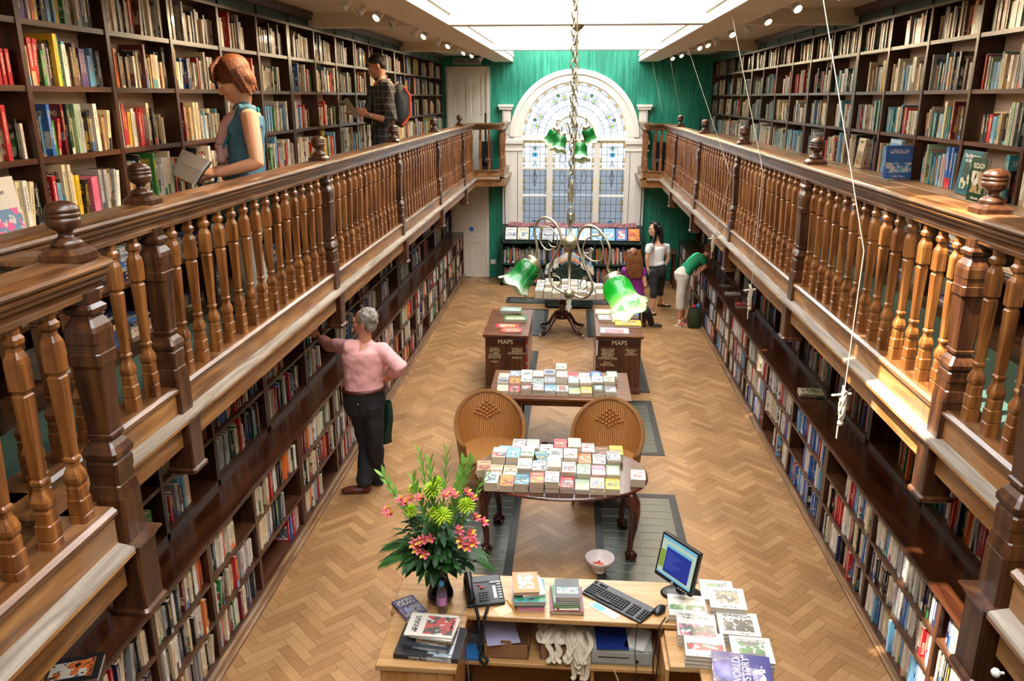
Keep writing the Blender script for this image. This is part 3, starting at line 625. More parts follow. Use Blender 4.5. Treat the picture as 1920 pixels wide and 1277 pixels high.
cord(aty(1290,90,10.6),aty(1370,330,8.5),aty(1337,448,8.6),'pale cord with its knot above the stooping woman')
cord(aty(1222,112,15.5),aty(1243,215,15.2),None,'pale cord ending at the farthest right ball finial',False)
cord(aty(1248,60,12),aty(1275,215,12.6),None,'pale cord ending at the second farthest right ball finial',False)
PAL=dict(w='ddd7ca',c='d6c7a4',k='1c1b1d',r='b3222a',m='6a1a22',g='2f7d3a',G='173f2b',b='2f5fa8',B='1c2650',l='6fa8cc',t='3a8290',o='d9722e',y='e0b62c',p='5b3a7d',P='d8708c',n='5d4230',s='9b9d9e',a='b99a72',e='8fa98c',d='3c4248')
NAMES=dict(w='white',c='cream',k='black',r='red',m='maroon',g='green',G='dark green',b='blue',B='navy',l='light blue',t='teal',o='orange',y='yellow',p='purple',P='pink',n='brown',s='silver grey',a='tan',e='sage green',d='charcoal')
def bookshader(name,rough,coat):
    m,nt,N,L,b=new(name); mt=lambda op,a,b_=None,c=None: math_(N,L,op,a,b_,c)
    at={}
    for k in ('c1','c2','c3','st'): n=N.new('ShaderNodeAttribute'); n.attribute_name=k; at[k]=n
    u=N.new('ShaderNodeUVMap'); u.uv_map='UVMap'; su=N.new('ShaderNodeSeparateXYZ'); L.new(u.outputs[0],su.inputs[0]); U,W=su.outputs[0],su.outputs[1]
    ss=N.new('ShaderNodeSeparateColor'); L.new(at['st'].outputs['Color'],ss.inputs[0]); K,G_,H_=ss.outputs
    def noi(a,b_,sc,det=2):
        c=N.new('ShaderNodeCombineXYZ'); L.new(mt('MULTIPLY_ADD',U,a,mt('MULTIPLY',G_,57)),c.inputs[0]); L.new(mt('MULTIPLY_ADD',W,b_,mt('MULTIPLY',H_,43)),c.inputs[1])
        n=N.new('ShaderNodeTexNoise'); n.inputs['Scale'].default_value=sc; n.inputs['Detail'].default_value=det; L.new(c.outputs[0],n.inputs['Vector']); return n.outputs['Fac']
    def rng_(x,a,b_): return mt('MULTIPLY',mt('GREATER_THAN',x,a),mt('LESS_THAN',x,b_))
    C1,C2,C3=[at[k].outputs['Color'] for k in ('c1','c2','c3')]
    # spine
    s=mixc(N,L,mt('MULTIPLY',mt('LESS_THAN',W,mt('MULTIPLY',H_,.32)),mt('GREATER_THAN',G_,.6)),C1,C3)
    gl=mt('MULTIPLY',mt('MULTIPLY',rng_(U,.3,.7),rng_(W,mt('MULTIPLY_ADD',G_,.3,.2),.88)),mt('GREATER_THAN',noi(5,46,1,1),.5))
    s=mixc(N,L,gl,s,C2)
    # cover
    pic=noi(2.6,3.4,1,5); pm=mt('MULTIPLY',rng_(U,mt('MULTIPLY',H_,.2),mt('SUBTRACT',1,mt('MULTIPLY',H_,.2))),rng_(W,mt('MULTIPLY',G_,.3),mt('MULTIPLY_ADD',H_,.35,.45)))
    pc=mixc(N,L,mt('GREATER_THAN',pic,.52),C3,C2); pc=mixc(N,L,mt('GREATER_THAN',noi(6,5,1,4),.58),pc,C1)
    c=mixc(N,L,mt('MULTIPLY',pm,.85),C1,pc)
    tm=mt('MULTIPLY',mt('MULTIPLY',rng_(U,.15,.85),rng_(W,.76,.88)),mt('GREATER_THAN',noi(30,18,1,1),.5))
    tm2=mt('MULTIPLY',mt('MULTIPLY',rng_(U,.25,.75),rng_(W,.05,.1)),mt('GREATER_THAN',noi(22,9,1,1),.5))
    c=mixc(N,L,mt('MULTIPLY',mt('MAXIMUM',tm,tm2),mt('LESS_THAN',K,.55)),c,C2)
    # page block
    w=noi(3,90,1,1); pg=ramp(N,L,w,[(.3,'a8977c'),(.7,'d8ccb6')])
    o=mixc(N,L,mt('GREATER_THAN',K,.25),s,c); o=mixc(N,L,mt('GREATER_THAN',K,.75),o,pg)
    L.new(o,b.inputs['Base Color']); b.inputs['Roughness'].default_value=rough; b.inputs['Coat Weight'].default_value=coat; b.inputs['Coat Roughness'].default_value=.08
    if coat>.5:
        bp=N.new('ShaderNodeBump'); bp.inputs['Strength'].default_value=.5; bp.inputs['Distance'].default_value=.01; L.new(noi(3,5,1.5,2),bp.inputs['Height']); L.new(bp.outputs[0],b.inputs['Coat Normal'])
bookshader('book_cover',.42,.12); bookshader('book_cover_glossy',.3,.9)
BK=[]     # every book in the place
I3=Matrix.Identity(3)
def lin(h): return rgb(h)
def book(c,Mx,d,t,h,cols,gloss=0,lab=None,grp=None,force=0,name='book',txt=None,hard=1):
    BK.append(dict(c=V(c),M=Mx,d=d,t=t,h=h,cols=cols,gl=gloss,lab=lab,grp=grp,force=force,name=name,txt=txt,hard=hard,st=(R.random(),R.random())))
    return BK[-1]
def face_data(b,simple):
    d,t,h=b['d']/2,b['t']/2,b['h']/2; F=[]
    def bx(x0,x1,y0,y1,z0,z1,kinds):
        v=[(x0,y0,z0),(x1,y0,z0),(x1,y1,z0),(x0,y1,z0),(x0,y0,z1),(x1,y0,z1),(x1,y1,z1),(x0,y1,z1)]
        fs=[(0,3,2,1),(4,5,6,7),(0,1,5,4),(1,2,6,5),(2,3,7,6),(3,0,4,7)]
        uv=[None,None,[(1,0),(0,0),(0,1),(1,1)],[(0,0),(1,0),(1,1),(0,1)],[(0,0),(1,0),(1,1),(0,1)],None]
        F.append((v,[(f,k,(uu or [(0,0),(0,1),(.3,1),(.3,0)])) for f,k,uu in zip(fs,kinds,uv)]))
    kc=.6 if b['txt'] else .5
    if simple: bx(-d,d,-t,t,-h,h,[1,1,.5,0,.5,1])
    else:
        q=min(.0022,t*.3)
        bx(-d,d,-t,-t+q,-h,h,[kc]*6); bx(-d,d,t-q,t,-h,h,[kc]*6); bx(d-q,d,-t+q,t-q,-h,h,[kc if b['txt'] else 0]*6)
        e=.003 if b['hard'] else .0004; bx(-d+e,d-q,-t+q,t-q,-h+e,h-e,[1]*6)
    return F
def build_books(recs,name,local):
    vs=[];fs=[];uvs=[];a={'c1':[],'c2':[],'c3':[],'st':[]};mi=[]
    for b in recs:
        c1,c2,c3=[lin(x) for x in b['cols']]; g,h=b['st']
        for v,ff in face_data(b,not local):
            o=len(vs)
            vs+= [tuple(V(p)) if local else tuple(b['c']+b['M']@V(p)) for p in v]
            for f,k,u in ff:
                fs.append([i+o for i in f]); uvs+=u; mi.append(b['gl'])
                a['c1'].append(c1); a['c2'].append(c2); a['c3'].append(c3); a['st'].append((k,g,h,1))
    me=bpy.data.meshes.new(name); me.from_pydata(vs,[],fs); me.materials.append(M['book_cover']); me.materials.append(M['book_cover_glossy'])
    me.polygons.foreach_set('material_index',mi)
    uv=me.uv_layers.new(name='UVMap'); uv.data.foreach_set('uv',[x for p in uvs for x in p])
    for k,l in a.items():
        at=me.attributes.new(k,'FLOAT_COLOR','CORNER'); at.data.foreach_set('color',[x for c in l for _ in range(4) for x in c])
    me.update(); o=bpy.data.objects.new(name,me); C.objects.link(o); return o
def jit(h,q=.12):
    c=lin(h); f=1+R.uniform(-q,q); return tuple(min(1,x*f) for x in c[:3])+(1,)
def cols(k):
    base=jit(PAL[k]); light=k in 'wcylaesPo'
    c2=jit(PAL[R.choice('kBmrG' if light else 'wcwyc')]); c3=jit(PAL[R.choice('rbtogsanlekdwcsankcw')]); return (base,c2,c3)
words=['first','second','third','fourth','fifth','sixth','seventh','eighth','ninth','tenth','eleventh','twelfth','thirteenth','fourteenth','fifteenth','sixteenth','seventeenth','eighteenth','nineteenth','twentieth','twenty-first','twenty-second','twenty-third','twenty-fourth','twenty-fifth','twenty-sixth','twenty-seventh','twenty-eighth','twenty-ninth','thirtieth']+['later']*40
def row(s,fx,z,y0,y1,top,seq,where,grp,gloss=0,fill=1,pal='wcwcskrb',tall=(.19,.245),dep=(.13,.17),thick=(.014,.034),lean=.1):
    # a shelf of upright books from y0 to y1, spines on the plane s*fx
    y=y0+.02+R.random()*.03; k=0; seq=list(seq or ''); n=0
    L_=0.0; out=[]
    while y<y1-.03:
        if seq:
            ch=seq.pop(0)
            if ch==' ': y+=.035; continue
            big=bool(seq and seq[0]=='!')
            if big: seq.pop(0)
        elif fill<1 and (y-y0)/(y1-y0)>fill: break
        else: ch=R.choice(pal); big=R.random()<.07
        if R.random()<.28 and out and not big:   # a run of copies of the same title
            p=out[-1]; t,h,d,co=p['t'],p['h'],p['d'],p['cols']; ch=p['ch']
        else:
            t=R.uniform(*thick)*(1.25 if R.random()<.15 else 1); h=R.uniform(*tall); d=R.uniform(*dep); co=cols(ch)
        if big: h=min(tall[1]*1.12,top-z-.02); d=dep[1]*1.15; t=max(t,.022)
        h=min(h,top-z-.025)
        if y+t>y1-.015: break
        sl=0
        if R.random()<lean: sl=R.uniform(.05,.16)
        push=R.uniform(.004,.03)-(.02 if big else 0)
        Mx=Matrix.Rotation(0 if s<0 else pi,3,'Z')
        if sl: Mx=Matrix.Rotation(-sl,3,'X')@Mx; 
        x=s*(fx+push+d/2)
        yy=y+t/2+(sin(sl)*h/2 if sl else 0)
        zz=z+h/2*cos(sl)+t/2*abs(sin(sl))+.001
        b=book((x,yy,zz),Mx,d,t,h,co,gloss,None,grp); b['ch']=ch; b['where']=where; b['n']=len(out); b['size']='thick' if t>.03 else 'slim' if t<.018 else 'tall' if h>tall[0]+.75*(tall[1]-tall[0]) else 'mid-sized'
        out.append(b); y+=t+.0015+(sin(sl)*h*1.0 if sl else 0)
        if not seq and R.random()<.015: y+=.05
    return out
SEQ={(-1,3.075,3):'pllllk',(-1,3.075,2):'trwrrkww',(-1,3.075,1):'ppe!skpp',(-1,3.075,0):'kpr!bBk',
 (-1,3.82,3):'peawoy!gBklllygnnnw',(-1,3.82,2):'acrggsky!g!Gwlnnnkpsslldw',(-1,3.82,1):'kklb!egrm!G!wce!s!swks',(-1,3.82,0):'rlkc!c!mcywkPwPlbsr',
 (-1,4.565,3):'mkcc!csrkk!pwrr',(-1,4.565,2):'sonnsykwkwcm!mmeaar',(-1,4.565,1):'s!sr!rywwwrraasc!c',(-1,4.565,0):'aallk!kaakw',
 (-1,5.31,3):'cc!sbwccs!l',(-1,5.31,2):'y!c!cwkpbB',(-1,5.31,1):'rm!aarPwc!cpnk',(-1,5.31,0):'wcwk!cw',
 (-1,6.055,3):'kkwccrr!s',(-1,6.055,2):'kckwsccw',(-1,6.055,1):'cw!wcca',(-1,6.055,0):'wkrk!wn',
 (-1,6.8,3):'sckwcwknw',(-1,6.8,2):'ccsscwcaacc',(-1,6.8,1):'y!yrlwcwgg',(-1,6.8,0):'gwewwl!c',
 (-1,7.545,3):'cwwkksk',(-1,7.545,2):'wwwwwlb!wl',(-1,7.545,1):'ww!wwwrl',(-1,7.545,0):'wccwgw',
 (-1,8.3,3):'rkBpBb!',(-1,8.3,2):'ccccccc',(-1,8.3,1):'accerr!a',(-1,8.3,0):'ky!ycaek',
 (1,5.75,3):'yesgoaoc!a!tG',(1,5.75,2):'wssnksk!tcwkB!woccl!nt',(1,5.75,1):'ektnPrm!ettgc!cl',(1,5.75,0):'lb!b!sl',
 (1,4.98,3):'kkn!noo',(1,4.98,2):'tn!b!k!s!',(1,4.98,1):'tlk!ks!e!',(1,4.98,0):'kt!t!nbcw',
 (1,6.52,3):'aoyck!knl',(1,6.52,2):'wsn!w!cscwwcrn!',(1,6.52,1):'roblwPplwww',(1,6.52,0):'kwllnn!kkcew',
 (1,7.29,3):'nc!awwn',(1,7.29,2):'lswky!y!c',(1,7.29,1):'tt!rne!t!',(1,7.29,0):'a!ecG!p',
 (1,8.06,3):'an!ccw',(1,8.06,2):'nan!s',(1,8.06,1):'poo',(1,8.06,0):'acc!n'}
rows_from_top={3:'top',2:'second',1:'third',0:'lowest'}
for s,side in ((-1,'left'),(1,'right')):
    u=UP[s]; lv=LV[s]+[4.3]
    for i in range(len(u)-1):
        for k in range(4):
            sq=SEQ.get((s,u[i],k),'')
            if s>0: # strings are written as seen, far to near
                t=[];j=0
                while j<len(sq):
                    if j+1<len(sq) and sq[j+1]=='!': t.append(sq[j]+'!'); j+=2
                    else: t.append(sq[j]); j+=1
                if (s,u[i],k) in SEQ and u[i]!=5.75 and u[i]!=4.98: t=t[::-1]
                sq=''.join(t)
                if k==3: sq=sq.replace('w','a').replace('c','n').replace('y','e')  # shade put into the colour: pale books on the overlit top row go darker
            pal=('wccwwcskrngcwlaew' if k<3 else 'kcwnkBaswc') if s<0 else ('annakoGnens' if k==3 else 'wcscknrteallw')
            if s<0 and u[i]>9.5: pal='wccwygorlbkGwsacty'
            row(s,2.635 if k else 2.60,lv[k],u[i]+.014,u[i+1]-.014,lv[k+1],sq,'%s row, %s bay of the %s gallery'%(rows_from_top[k],words[max(0,i-(1 if s<0 else 3))],side),'books on the %s gallery shelves'%side,
                gloss=1 if s>0 else 0,fill=.75 if (i+k)%4==0 else .97,pal=pal,tall=(.16,.225) if k else (.18,.25),dep=(.105,.135),thick=(.014,.034) if s<0 else (.015,.04),lean=.06)
LP={-1:'wwckkrwsdmwcBkogcs',1:'wwwckrrsblBwckwsc'}
for s,side in ((-1,'left'),(1,'right')):
    u=UG[s]; fx=2.275 if s<0 else 2.205
    for i in range(len(u)-1):
        if u[i+1]<2.9: continue
        for k in range(3):
            top=(LL[s]+[CZ[s]-.03])[k+1]-.02
            if s<0 and k==0 and abs(u[i]-5.05)<.1: row(s,fx,LL[s][k],u[i+1]-.35,u[i+1]-.02,top,'rbrb','x','x'); continue
            row(s,fx,LL[s][k],u[i]+.02,u[i+1]-.02,top,'','%s row, %s bay under the %s gallery'%(('lowest','middle','upper')[k],words[max(0,i-1)],side),'books in the low bookcases under the %s gallery'%side,pal=LP[s] if not(s>0 and 6<u[i]<7) else 'bbwrblwkb',
                tall=(.19,.235),dep=(.13,.16),fill=.97 if (i+k)%5 else .6,lean=.1)
        for k in range(3):
            z=CZ[s]+.04+.34*k
            row(s,2.545,z,u[i]+.02,u[i+1]-.02,min(z+.31,2.04),'','%s row above counter, %s bay below %s gallery'%(('first','second','third')[k],words[max(0,i-1)],side),'books above the counter under the %s gallery'%side,pal='krwBnmGlcbsogw',
                tall=(.19,.24),dep=(.14,.18),fill=.97 if (i+k)%3 else .55,lean=.12)
# piles lying in the low cupboards of the galleries
for s in (-1,1):
    for i in range(34):
        y=2.6+i*.36; 
        for lvl in (2.3,2.641):
            if R.random()<.75:
                z=lvl
                for q in range(R.randint(2,7)):
                    t=R.uniform(.015,.035); book((s*2.64,y,z+t/2),Matrix(((0,0,1),(-1 if s<0 else 1,0,0),(0,-1 if s<0 else 1,0))) if 0 else Matrix.Rotation(0 if s<0 else pi,3,'Z')@Matrix.Rotation(pi/2,3,'X'),.17,t,.23,cols(R.choice('wcksbB')),0,None,'x'); z+=t+.001
FLAT=Matrix(((-1,0,0),(0,0,1),(0,1,0)))   # lying face up, readable from the near side
def lay(x,y,z,w,l,t,rot,co,lab=None,grp=None,force=1,name='book',txt=None,gloss=0,hard=1,tilt=None):
    Mx=Matrix.Rotation(rot,3,'Z')@FLAT
    if tilt: Mx=tilt@Mx
    return book((x,y,z+t/2+.0006),Mx,w,t,l,co,gloss,lab,grp,force,name,txt,hard)
def P3(a,b='k',c='a'): return tuple(rgb(PAL[x]) if len(x)==1 else rgb(x) for x in (a,b,c))
plain('skin_fair','d9a07e',.5,var=.06,scale=10,sss=.08); plain('skin_ruddy','c98a6c',.5,var=.08,scale=10,sss=.08)
plain('hair_auburn','6a3413',.6,var=.45,scale=40,bump=.5,bscale=90); plain('hair_dark','1d120d',.35,var=.5,scale=40,bump=.4,bscale=90); plain('hair_grey','8f867a',.6,var=.35,scale=40,bump=.6,bscale=80)
plain('hair_brown','2e2018',.6,var=.4,scale=40,bump=.5,bscale=90); plain('hair_blonde_brown','7a4a26',.4,var=.5,scale=30,bump=.5,bscale=90)
plain('denim_blue','3f6f86',.85,var=.2,scale=12,bump=.35,bscale=18); plain('teal_strap','2191a0',.8,var=.1); plain('scarf_pink','c9a09c',.9,var=.15,scale=20,bump=.5,bscale=40)
plain('shirt_pink','e8aaa6',.8,var=.06,scale=8,bump=.5,bscale=9); plain('trouser_black','17181b',.8,var=.2,bump=.5,bscale=8); plain('trouser_pale','cfc6b6',.85,var=.08,bump=.4,bscale=10)
plain('tee_white','ece9e4',.85,var=.04,bump=.3,bscale=14); plain('tee_green','108253',.85,var=.08,bump=.3,bscale=12); plain('tee_purple','8c2a86',.85,var=.1,bump=.3,bscale=12); plain('trouser_grey','2b2c2a',.85,var=.15,bump=.3,bscale=10)
plain('shoe_brown','5a2a18',.35,var=.15); plain('sandal_dark','2b1a12',.5); plain('flipflop_red','c23a3f',.5); plain('sole_pale','c9b8a6',.7); plain('eye_white','e8e4de',.3); plain('eye_dark','20150f',.2); plain('lip','a85a50',.5); plain('belt','4a1d12',.4); plain('pack_grey','4a4f50',.8,var=.15); plain('orange_trim','e8561c',.6)
# plaid cloth: crossing stripes woven into the shirt
m,nt,N,L,b=new('plaid'); tc=N.new('ShaderNodeTexCoord'); sp=N.new('ShaderNodeSeparateXYZ'); L.new(tc.outputs['Object'],sp.inputs[0])
def strip(s,f,th): return math_(N,L,'GREATER_THAN',math_(N,L,'SINE',math_(N,L,'MULTIPLY',s,f)),th)
k=math_(N,L,'ADD',math_(N,L,'MAXIMUM',strip(sp.outputs[0],90,.85),strip(sp.outputs[1],90,.85)),strip(sp.outputs[2],90,.82))
c=ramp(N,L,math_(N,L,'MULTIPLY',k,.4),[(0,'2a2a2c'),(.4,'57504c'),(.9,'83776d')]); L.new(c,b.inputs['Base Color']); b.inputs['Roughness'].default_value=.9
def remesh(o,vox,sm=4,disp=0):
    r=o.modifiers.new('r','REMESH'); r.mode='VOXEL'; r.voxel_size=vox; r.use_smooth_shade=True
    s=o.modifiers.new('s','SMOOTH'); s.iterations=sm; s.factor=.5
    if disp:
        t=bpy.data.textures.new('folds','CLOUDS'); t.noise_scale=.11; d=o.modifiers.new('d','DISPLACE'); d.texture=t; d.strength=disp; d.mid_level=.5
def J(x,y,Y): return aty(x,y,Y)
def lerp(a,b,t): return V(a).lerp(V(b),t)
def frame(f,tilt=0,roll=0):   # columns: right, forward, up
    f=V(f).normalized(); z=V((0,0,1)); f=(f-z*f.z).normalized(); r=f.cross(z)
    Mx=Matrix((r,f,z)).transposed()
    return Mx@Matrix.Rotation(tilt,3,'X')@Matrix.Rotation(roll,3,'Y')
def head(mb,c,F,s=1):
    c=V(c); E=lambda p,r,**k: mb.ell(c+F@(V(p)*s),V(r)*s,18,12,mat=F,**k)
    E((0,-.012,.035),(.074,.093,.085)); E((0,.012,-.02),(.066,.078,.085)); E((0,.035,-.065),(.045,.05,.045)); E((0,.06,-.095),(.022,.022,.018))
    E((0,.088,-.012),(.011,.02,.026)); E((0,.1,-.026),(.014,.013,.012)); E((.01,.093,-.03),(.008,.01,.008)); E((-.01,.093,-.03),(.008,.01,.008))
    E((0,.082,.028),(.05,.014,.012)); E((0,.09,-.057),(.022,.009,.006)); E((0,.087,-.067),(.019,.009,.007))
    for q in (-1,1):
        E((q*.042,.062,-.02),(.022,.024,.022)); E((q*.074,-.008,-.01),(.009,.018,.032)); E((q*.034,.078,.008),(.015,.009,.009))
def face(par,c,F,s=1,lips='lip'):
    c=V(c)
    for q in (-1,1):
        MB().ell(c+F@V((q*.033*s,.081*s,.006*s)),.0115*s,12,8).obj('eye','eye_white',par); MB().ell(c+F@V((q*.033*s,.089*s,.006*s)),.006*s,10,6).obj('iris','eye_dark',par)
        MB().tube([c+F@(V((q*.018,.098,.027))*s),c+F@(V((q*.034,.099,.032))*s),c+F@(V((q*.052,.085,.026))*s)],.0035*s,6).obj('eyebrow','hair_brown',par)
    MB().tube([c+F@(V((-.02,.094,-.062))*s),c+F@(V((0,.101,-.061))*s),c+F@(V((.02,.094,-.062))*s)],[.003*s,.005*s,.003*s],6).obj('mouth',lips,par)
def hand(mb,w,d,n,curl=.5,side=1,s=1,spread=1,thumb=1):
    # w wrist, d direction of the fingers, n palm normal (towards the palm side); thumb on +side
    w=V(w); d=V(d).normalized(); n=V(n); n=(n-d*n.dot(d)).normalized(); r=d.cross(n)*side
    Mx=Matrix((r,d,n)).transposed(); 
    mb.ell(w+d*.045*s,V((.04,.055,.016))*s,14,10,mat=Mx); mb.ell(w+d*.06*s+r*.012*s,V((.034,.032,.014))*s,12,8,mat=Mx); mb.ell(w+r*.022*s+d*.03*s+n*.006*s,V((.018,.03,.014))*s,10,8,mat=Mx)
    for i,(o,l) in enumerate(((.029,.07),(.0095,.079),(-.0105,.074),(-.029,.058))):
        p=w+d*(.088-.004*abs(i-1))*s+r*o*s; a=(i-1.5)*-.07*spread; q=(d*cos(a)+r*sin(a)); pts=[p-q*.012*s]; ang=0
        for k,f in enumerate((.42,.32,.26)):
            ang+=curl*(.5+.25*k)+.03*i; pts.append(pts[-1]+(q*cos(ang)+n*sin(ang))*l*f*s*(1.1 if k==0 else 1))
        mb.tube(pts,[.0098*s,.0094*s,.0086*s,.0072*s],8)
    t=w+r*.028*s+d*.022*s+n*.006*s; q=(d*.62+r*.72+n*.25*thumb).normalized(); q2=(d*.8+r*.3+n*.45*thumb).normalized()
    mb.tube([t,t+q*.032*s,t+q*.032*s+q2*.03*s,t+q*.032*s+q2*.052*s],[.014*s,.0115*s,.0105*s,.008*s],8)
def limb(mb,pts,rr,sub=3,n=12):
    P=[];Rr=[]
    for i in range(len(pts)-1):
        for k in range(sub):
            t=k/sub; P.append(lerp(pts[i],pts[i+1],t)); Rr.append(rr[i]*(1-t)+rr[i+1]*t)
    P.append(V(pts[-1])); Rr.append(rr[-1]); mb.tube(P,Rr,n)
def torso(mb,hip,waist,chest,neck,fwd,s=1,add=0,w=(.165,.14,.175,.07)):
    up=V(fwd); ps=[lerp(hip,waist,-.25),hip,lerp(hip,waist,.5),waist,lerp(waist,chest,.5),chest,lerp(chest,neck,.45),lerp(chest,neck,.8),neck]
    rr=[w[0]*.9,w[0],(w[0]+w[1])/2,w[1],(w[1]+w[2])/2,w[2],w[2]*.95,w[3]*1.5,w[3]]
    mb.tube(ps,[r*s+add for r in rr],20,flat=.66,up=up)
def shoe(mb,ank,d,s=1,h=.07,z0=0,m=0):
    a=V(ank); d=V(d); d.z=0; d.normalize(); F=Matrix((d.cross(V((0,0,1))),d,V((0,0,1)))).transposed(); b=V((a.x,a.y,z0))
    mb.ell(b+d*.075*s+V((0,0,.036*s)),V((.046,.125,.036))*s,14,8,mat=F); mb.ell(b-d*.01*s+V((0,0,.045*s)),V((.038,.055,.045))*s,12,8,mat=F); mb.ell(b+d*.16*s+V((0,0,.028*s)),V((.044,.05,.028))*s,12,8,mat=F)
def P_obj(mb,name,mat,par,vox=None,sm=3,disp=0):
    o=mb.obj(name,mat,par)
    if vox: remesh(o,vox,sm,disp)
    return o
def root_at(mb_body,name,mat,label,vox,sm=3):
    o=mb_body.obj(name,mat); remesh(o,vox,sm); tag(o,label,'person'); return o
# --- man in the pink shirt reaching into the shelves, seen from behind
s=1.06; hd=J(683,604,6.84); F=frame((-1,.12,0),radians(4))
neck=J(684,640,6.84); chest=J(683,668,6.83); waist=J(682,715,6.82); hip=J(684,752,6.82); fw=V((-.35,.94,0))
shL=J(655,652,6.74)+V((0,.02,0)); elL=J(618,648,6.95); wrL=J(597,632,7.1); shR=J(714,656,6.85); elR=J(751,690,6.78); wrR=J(722,712,6.92)
hL=J(672,760,6.84); hR=J(698,760,6.8); kL=J(688,832,6.92); kR=J(703,835,6.8); aL=J(683,905,6.80); aR=J(708,900,7.0)
b=MB(); head(b,hd,F,s); limb(b,[hd+V((0,0,-.06)),neck,chest],[.06,.062,.07]); torso(b,hip,waist,chest,neck,fw,s)
limb(b,[shL,elL,wrL],[.055,.043,.03]); limb(b,[shR,elR,wrR],[.055,.043,.031]); hand(b,wrL,J(585,624,7.12)-wrL,V((0,.4,-1)),.7,-1,s); hand(b,wrR,V((-.7,.4,-.45)),V((-.3,-.8,0)),.35,1,s)
limb(b,[hL,kL,aL],[.08,.055,.04]); limb(b,[hR,kR,aR],[.08,.055,.04]); bd=root_at(b,'person','skin_ruddy','grey-haired man in a pink shirt reaching into a shelf under the left gallery',.0065)
face(bd,hd,F,s)
g=MB(); ea=hd+F@V((-.035,.1,.006)); g.tube([hd+F@(V((-.055,.095,.008))*s),hd+F@(V((-.082,.03,.012))*s),hd+F@(V((-.08,-.02,.0))*s)],.0022,5); g.tube([hd+F@(V((-.035+.022*cos(t),.101,.004+.018*sin(t)))*s) for t in [k*pi/6 for k in range(12)]],.002,5,closed=True); g.obj('spectacles','metal_dark',bd)
h=MB(); rg=random.Random(2)
h.ell(hd+F@V((0,-.03,.045)),V((.086,.094,.082))*s,18,12,mat=F); h.ell(hd+F@V((0,-.06,-.015)),V((.078,.055,.07))*s,16,10,mat=F)
for _ in range(70):
    a,e=rg.uniform(0,2*pi),rg.uniform(-.3,1.3); p=V((.08*cos(a)*cos(e),-.035+.088*sin(a)*cos(e),.04+.08*sin(e)))
    if p.y<.045 and not(p.y>.01 and p.z<.03): h.ell(hd+F@(p*s),rg.uniform(.014,.024),8,6)
P_obj(h,'hair','hair_grey',bd,.007,1)
t=MB(); torso(t,lerp(hip,waist,.5),waist,chest,lerp(chest,neck,.85),fw,s,.018,(.165,.155,.185,.075)); limb(t,[lerp(shL,chest,.25),shL,elL,lerp(elL,wrL,.75)],[.08,.077,.062,.045]); limb(t,[lerp(shR,chest,.25),shR,elR,lerp(elR,wrR,.42)],[.08,.078,.068,.056])
t.tube([neck+V((.062*cos(a),.062*sin(a),-.02+.012*cos(a))) for a in [k*pi/6 for k in range(12)]],.02,8,closed=True); t.tube([lerp(elR,wrR,.42)+V((.0,.0,.0)),lerp(elR,wrR,.5)],.055,12)
P_obj(t,'shirt','shirt_pink',bd,.011,4,.028)
t=MB(); up=V(fw); t.tube([hip+V((0,0,.115)),hip+V((0,0,0)),hip+V((0,0,-.09))],[.192,.2,.18],20,flat=.7,up=up); limb(t,[hL,kL,aL+V((0,0,-.0))],[.105,.082,.075]); limb(t,[hR,kR,aR],[.105,.082,.075]); P_obj(t,'trousers','trouser_black',bd,.011,3,.03)
bz=hip+V((0,0,.125)); MB().tube([bz+V((fw.y*.19*cos(a)+fw.x*.134*sin(a),-fw.x*.19*cos(a)+fw.y*.134*sin(a),0)) for a in [k*pi/12 for k in range(24)]],.018,8,flat=1.1,closed=True).obj('belt','belt',bd)
MB().ell(hip+V((-.03,-.142,.02)),(.01,.004,.01),8,6).obj('pocket_button','brass',bd)
for nm,a,d in (('shoe',aL,(-1,-.15,0)),('shoe',aR,(-.9,.4,0))): q=MB(); shoe(q,a,d,1.08); P_obj(q,nm,'shoe_brown',bd,.007,2)
bag=empty('shopping_bag',J(722,790,6.95),'dark green shopping bag hanging behind the man in the pink shirt','bag'); O=V(bag.location)
q=MB(); q.grid(lambda u,v:V((-.03+.1*u+.015*sin(v*5),.1*sin(u*pi)*.35+.02*sin(v*4+u*3),.2-.42*v)),8,12); q.grid(lambda u,v:V((-.03+.1*u+.015*sin(v*5),-.1*sin(u*pi)*.35+.02*sin(v*4+u*3),.2-.42*v)),8,12); q.obj('bag_body','green_bag',bag)
MB().tube([(0,0,.19),(.01,0,.27),(-.01,.02,.35),(-.02,.05,.4)],.006,6).obj('handle','green_bag',bag)
# --- woman in white, standing by the window
s=1.0; hd=J(1227,430,13.9); F=frame((-.9,-.35,0),0); neck=J(1232,452,13.9); chest=J(1232,466,13.9); waist=J(1230,490,13.9); hip=J(1234,503,13.9); fw=V((-.75,-.66,0))
shL=J(1217,462,13.75); elL=J(1213,485,13.7); wrL=J(1214,500,13.7); shR=J(1250,462,14.02); elR=J(1253,485,14.0); wrR=J(1247,498,13.85)
hL=J(1224,508,13.85); hR=J(1241,508,14.0); kL=J(1226,545,13.8); kR=J(1237,542,14.1); aL=J(1223,580,13.78); aR=J(1238,570,14.3)
b=MB(); head(b,hd,F,s); limb(b,[hd+V((0,0,-.06)),neck,chest],[.05,.048,.06]); torso(b,hip,waist,chest,neck,fw,s,0,(.16,.125,.155,.055)); limb(b,[shL,elL,wrL],[.045,.036,.026]); limb(b,[shR,elR,wrR],[.045,.036,.026])
hand(b,wrL,V((.1,0,-1)),V((1,0,0)),.3,1,s); hand(b,wrR,V((-.35,-.3,-.9)),V((-1,0,0)),.2,1,s); limb(b,[hL,kL,aL],[.075,.052,.036]); limb(b,[hR,kR,aR],[.075,.052,.036])
bd=root_at(b,'person','skin_fair','dark-haired woman in a white top and charcoal cropped trousers looking left',.009); face(bd,hd,F,s)
